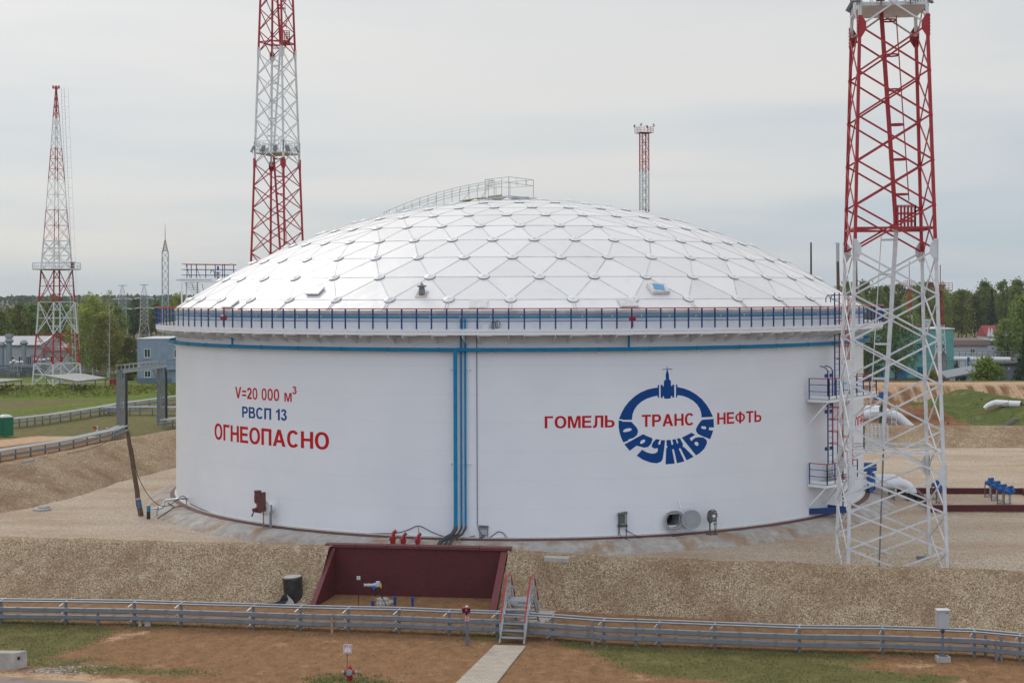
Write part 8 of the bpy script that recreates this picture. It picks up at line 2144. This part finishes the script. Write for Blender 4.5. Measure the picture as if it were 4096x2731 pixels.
# white pipe line and dark valves behind
a, c = P(3700, 1434, 258), P(4040, 1436, 258); t = thing('white_pipeline', 'long white pipe running level behind the bush on the right', 'pipeline', Vector((a.x, a.y, -2))); MB().tube([a, c], .38, 14).build('pipe', WP, t, smooth=True)
b = MB()
for f in (.35, .65, .93): p = a.lerp(c, f); b.box((p.x, p.y, p.z-1), (.4, .5, 1.6))
b.build('support', GALV_DARK, t)
p0 = P(3838, 1470, 240); t = thing('valve_group', 'group of dark green valves and pipes right of the teal building', 'valves', Vector((p0.x, p0.y, -2))); b = MB(); rk = random.Random(31); VD = mat('dark_valve_green', (.02, .035, .04), .5, var=.3)
for i in range(9):
    x = p0.x+rk.uniform(-.9, 1.3); y = p0.y+rk.uniform(-1, 1); h = rk.uniform(.6, 3.2); b.cyl((x, y, -2.2), (x, y, -2+h), rk.uniform(.10, .22), n=10).lathe([(.3, 0), (.3, .12), (.12, .2), (.2, .5), (.12, .6)], (x, y, -2+h), 10)
    b.tube([(x-.8, y, -1.6+h*.3), (x+.8, y, -1.6+h*.3)], .16, 8)
b.build('valve_body', VD, t, smooth=35); MB().cyl((p0.x+1.2, p0.y-1, -1.5), (p0.x+1.2, p0.y-1, py2z(3862, 1428, 239)), .22, n=10).build('valve_stem', VALVE_BLUE, t, smooth=35)
# pipes of the neighbouring tank beyond the rear bund
t = thing('buried_pipe', 'pair of white pipes bending down into the ground beyond the rear bund', 'pipeline', P(3560, 1690, 152)); 
for dy, y, xs in ((0, 1660, 3640), (3.0, 1641, 3590)):
    D2 = 152+dy; a = P(3380, y, D2); c = P(xs-80, y, D2); c.z = a.z; e = P(xs, y+40, D2); r_ = .55-.0*dy
    MB().tube([a, c]+[c+Vector((1.5*sin(k), 0, -1.5+1.5*cos(k))) for k in (.3, .6, .85)]+[e+Vector((.2, 0, -.5))], r_, 16).build('pipe', WP, t, smooth=True)
D2 = 151; a = P(3528, 1640, D2); v = MB().box((a.x, a.y-.4, a.z-.6), (.7, .5, 2.0)).cyl((a.x, a.y-.4, -2), (a.x, a.y-.4, a.z+.6), .28, n=10).build('valve', mat('valve_dark_green', (.02, .05, .035), .5), t); MB().box((a.x+.05, a.y-.4, P(3528, 1582, D2).z), (.9, .5, .8)).box((a.x-.7, a.y-.3, P(3512, 1590, D2).z), (.4, .4, .5)).cyl((a.x-.1, a.y-.4, P(3528, 1582, D2).z), (a.x-.1, a.y-.4, P(3528, 1565, D2).z), .1, n=8).build('actuator', VALVE_BLUE, v)
b = MB(); q = P(3576, 1650, D2-1); b.bar((q.x-.25, q.y, q.z+.9), (q.x-.25, q.y, -1.5), .07).bar((q.x+.25, q.y, q.z+.9), (q.x+.25, q.y, -1.5), .07)
for k in range(5): b.bar((q.x-.25, q.y, q.z+.7-k*.4), (q.x+.25, q.y, q.z+.7-k*.4), .05)
b.build('ladder', FRAMEW, t)
t = thing('open_pipe_end', 'short white pipe with an open rusty end resting on the grassy mound', 'pipe', P(4020, 1625, 160)); a, c, e = P(3950, 1622, 160), P(3985, 1611, 160), P(4085, 1617, 158)
MB().tube([a-Vector((.35, 0, .3)), a, a.lerp(c, .5)+Vector((0, 0, .05)), c, e], [.20, .26, .32, .36, .37], 16).build('pipe', WP, t, smooth=True); MB().tube([e, e.lerp(c, -.02)+Vector((.03, 0, 0))], .385, 16).build('rusty_end', RUST, t)
b = MB().tube([e.lerp(c, .48), e.lerp(c, .47)], .39, 14); b.build('band', BLACK, t)
# steps with an orange handrail up the mound
t = thing('mound_steps', 'stone steps with an orange handrail climbing the grassy mound', 'steps', P(3960, 1660, 148)); b = MB()
A_, B_ = (3880, 1696, 150), (4060, 1636, 154)
for k in range(16):
    f = k/15; p = P(A_[0]+(B_[0]-A_[0])*f, A_[1]+(B_[1]-A_[1])*f, A_[2]+4*f); zz = max(hright(p.x, p.y), -1.5)+.06; b.box((p.x, p.y, zz), (.62, .9, .22))
b.build('step', mat('step_stone', (.17, .155, .13), .9, var=.15), t)
b = MB(); hp_ = [P(3898, 1658, 149.5), P(3960, 1634, 151), P(4024, 1611, 153), P(4034, 1614, 153)]
for u, v in zip(hp_, hp_[1:]): b.tube([u, v], .04, 6)
b.build('handrail', mat('orange_rail', (.38, .10, .05), .6), t); b = MB()
for u in hp_[:3]: b.tube([u, u-Vector((0, 0, 1.3))], .035, 6)
b.build('rail_post', GALV_DARK, t)

q = [G(x, y, -3.20) for x, y in ((120, 1700), (230, 1692), (330, 1684), (420, 1672), (500, 1664), (505, 1668), (430, 1680), (330, 1692), (220, 1701))]
m = bpy.data.materials.new('ditch_water'); m.use_nodes = True; b = m.node_tree.nodes['Principled BSDF']; b.inputs['Base Color'].default_value = (.16, .15, .12, 1); b.inputs['Roughness'].default_value = .08
tag(MB().prism(q, (0, 0, .03)).build('water', m), kind='structure')
# ================================================================== THE AIR
hz_ = MB().box((0, 700, 30.0), (4200, 1640, 72.6)).build('haze', None, None); tag(hz_, kind='stuff')
m = bpy.data.materials.new('haze_air'); m.use_nodes = True; nt = m.node_tree; nt.nodes.clear()
pv = N('ShaderNodeVolumePrincipled'); pv.inputs['Color'].default_value = (.86, .92, 1.0, 1); pv.inputs['Density'].default_value = .00011; pv.inputs['Anisotropy'].default_value = .0
mo = N('ShaderNodeOutputMaterial'); L(pv.outputs[0], mo.inputs['Volume']); hz_.data.materials.append(m)
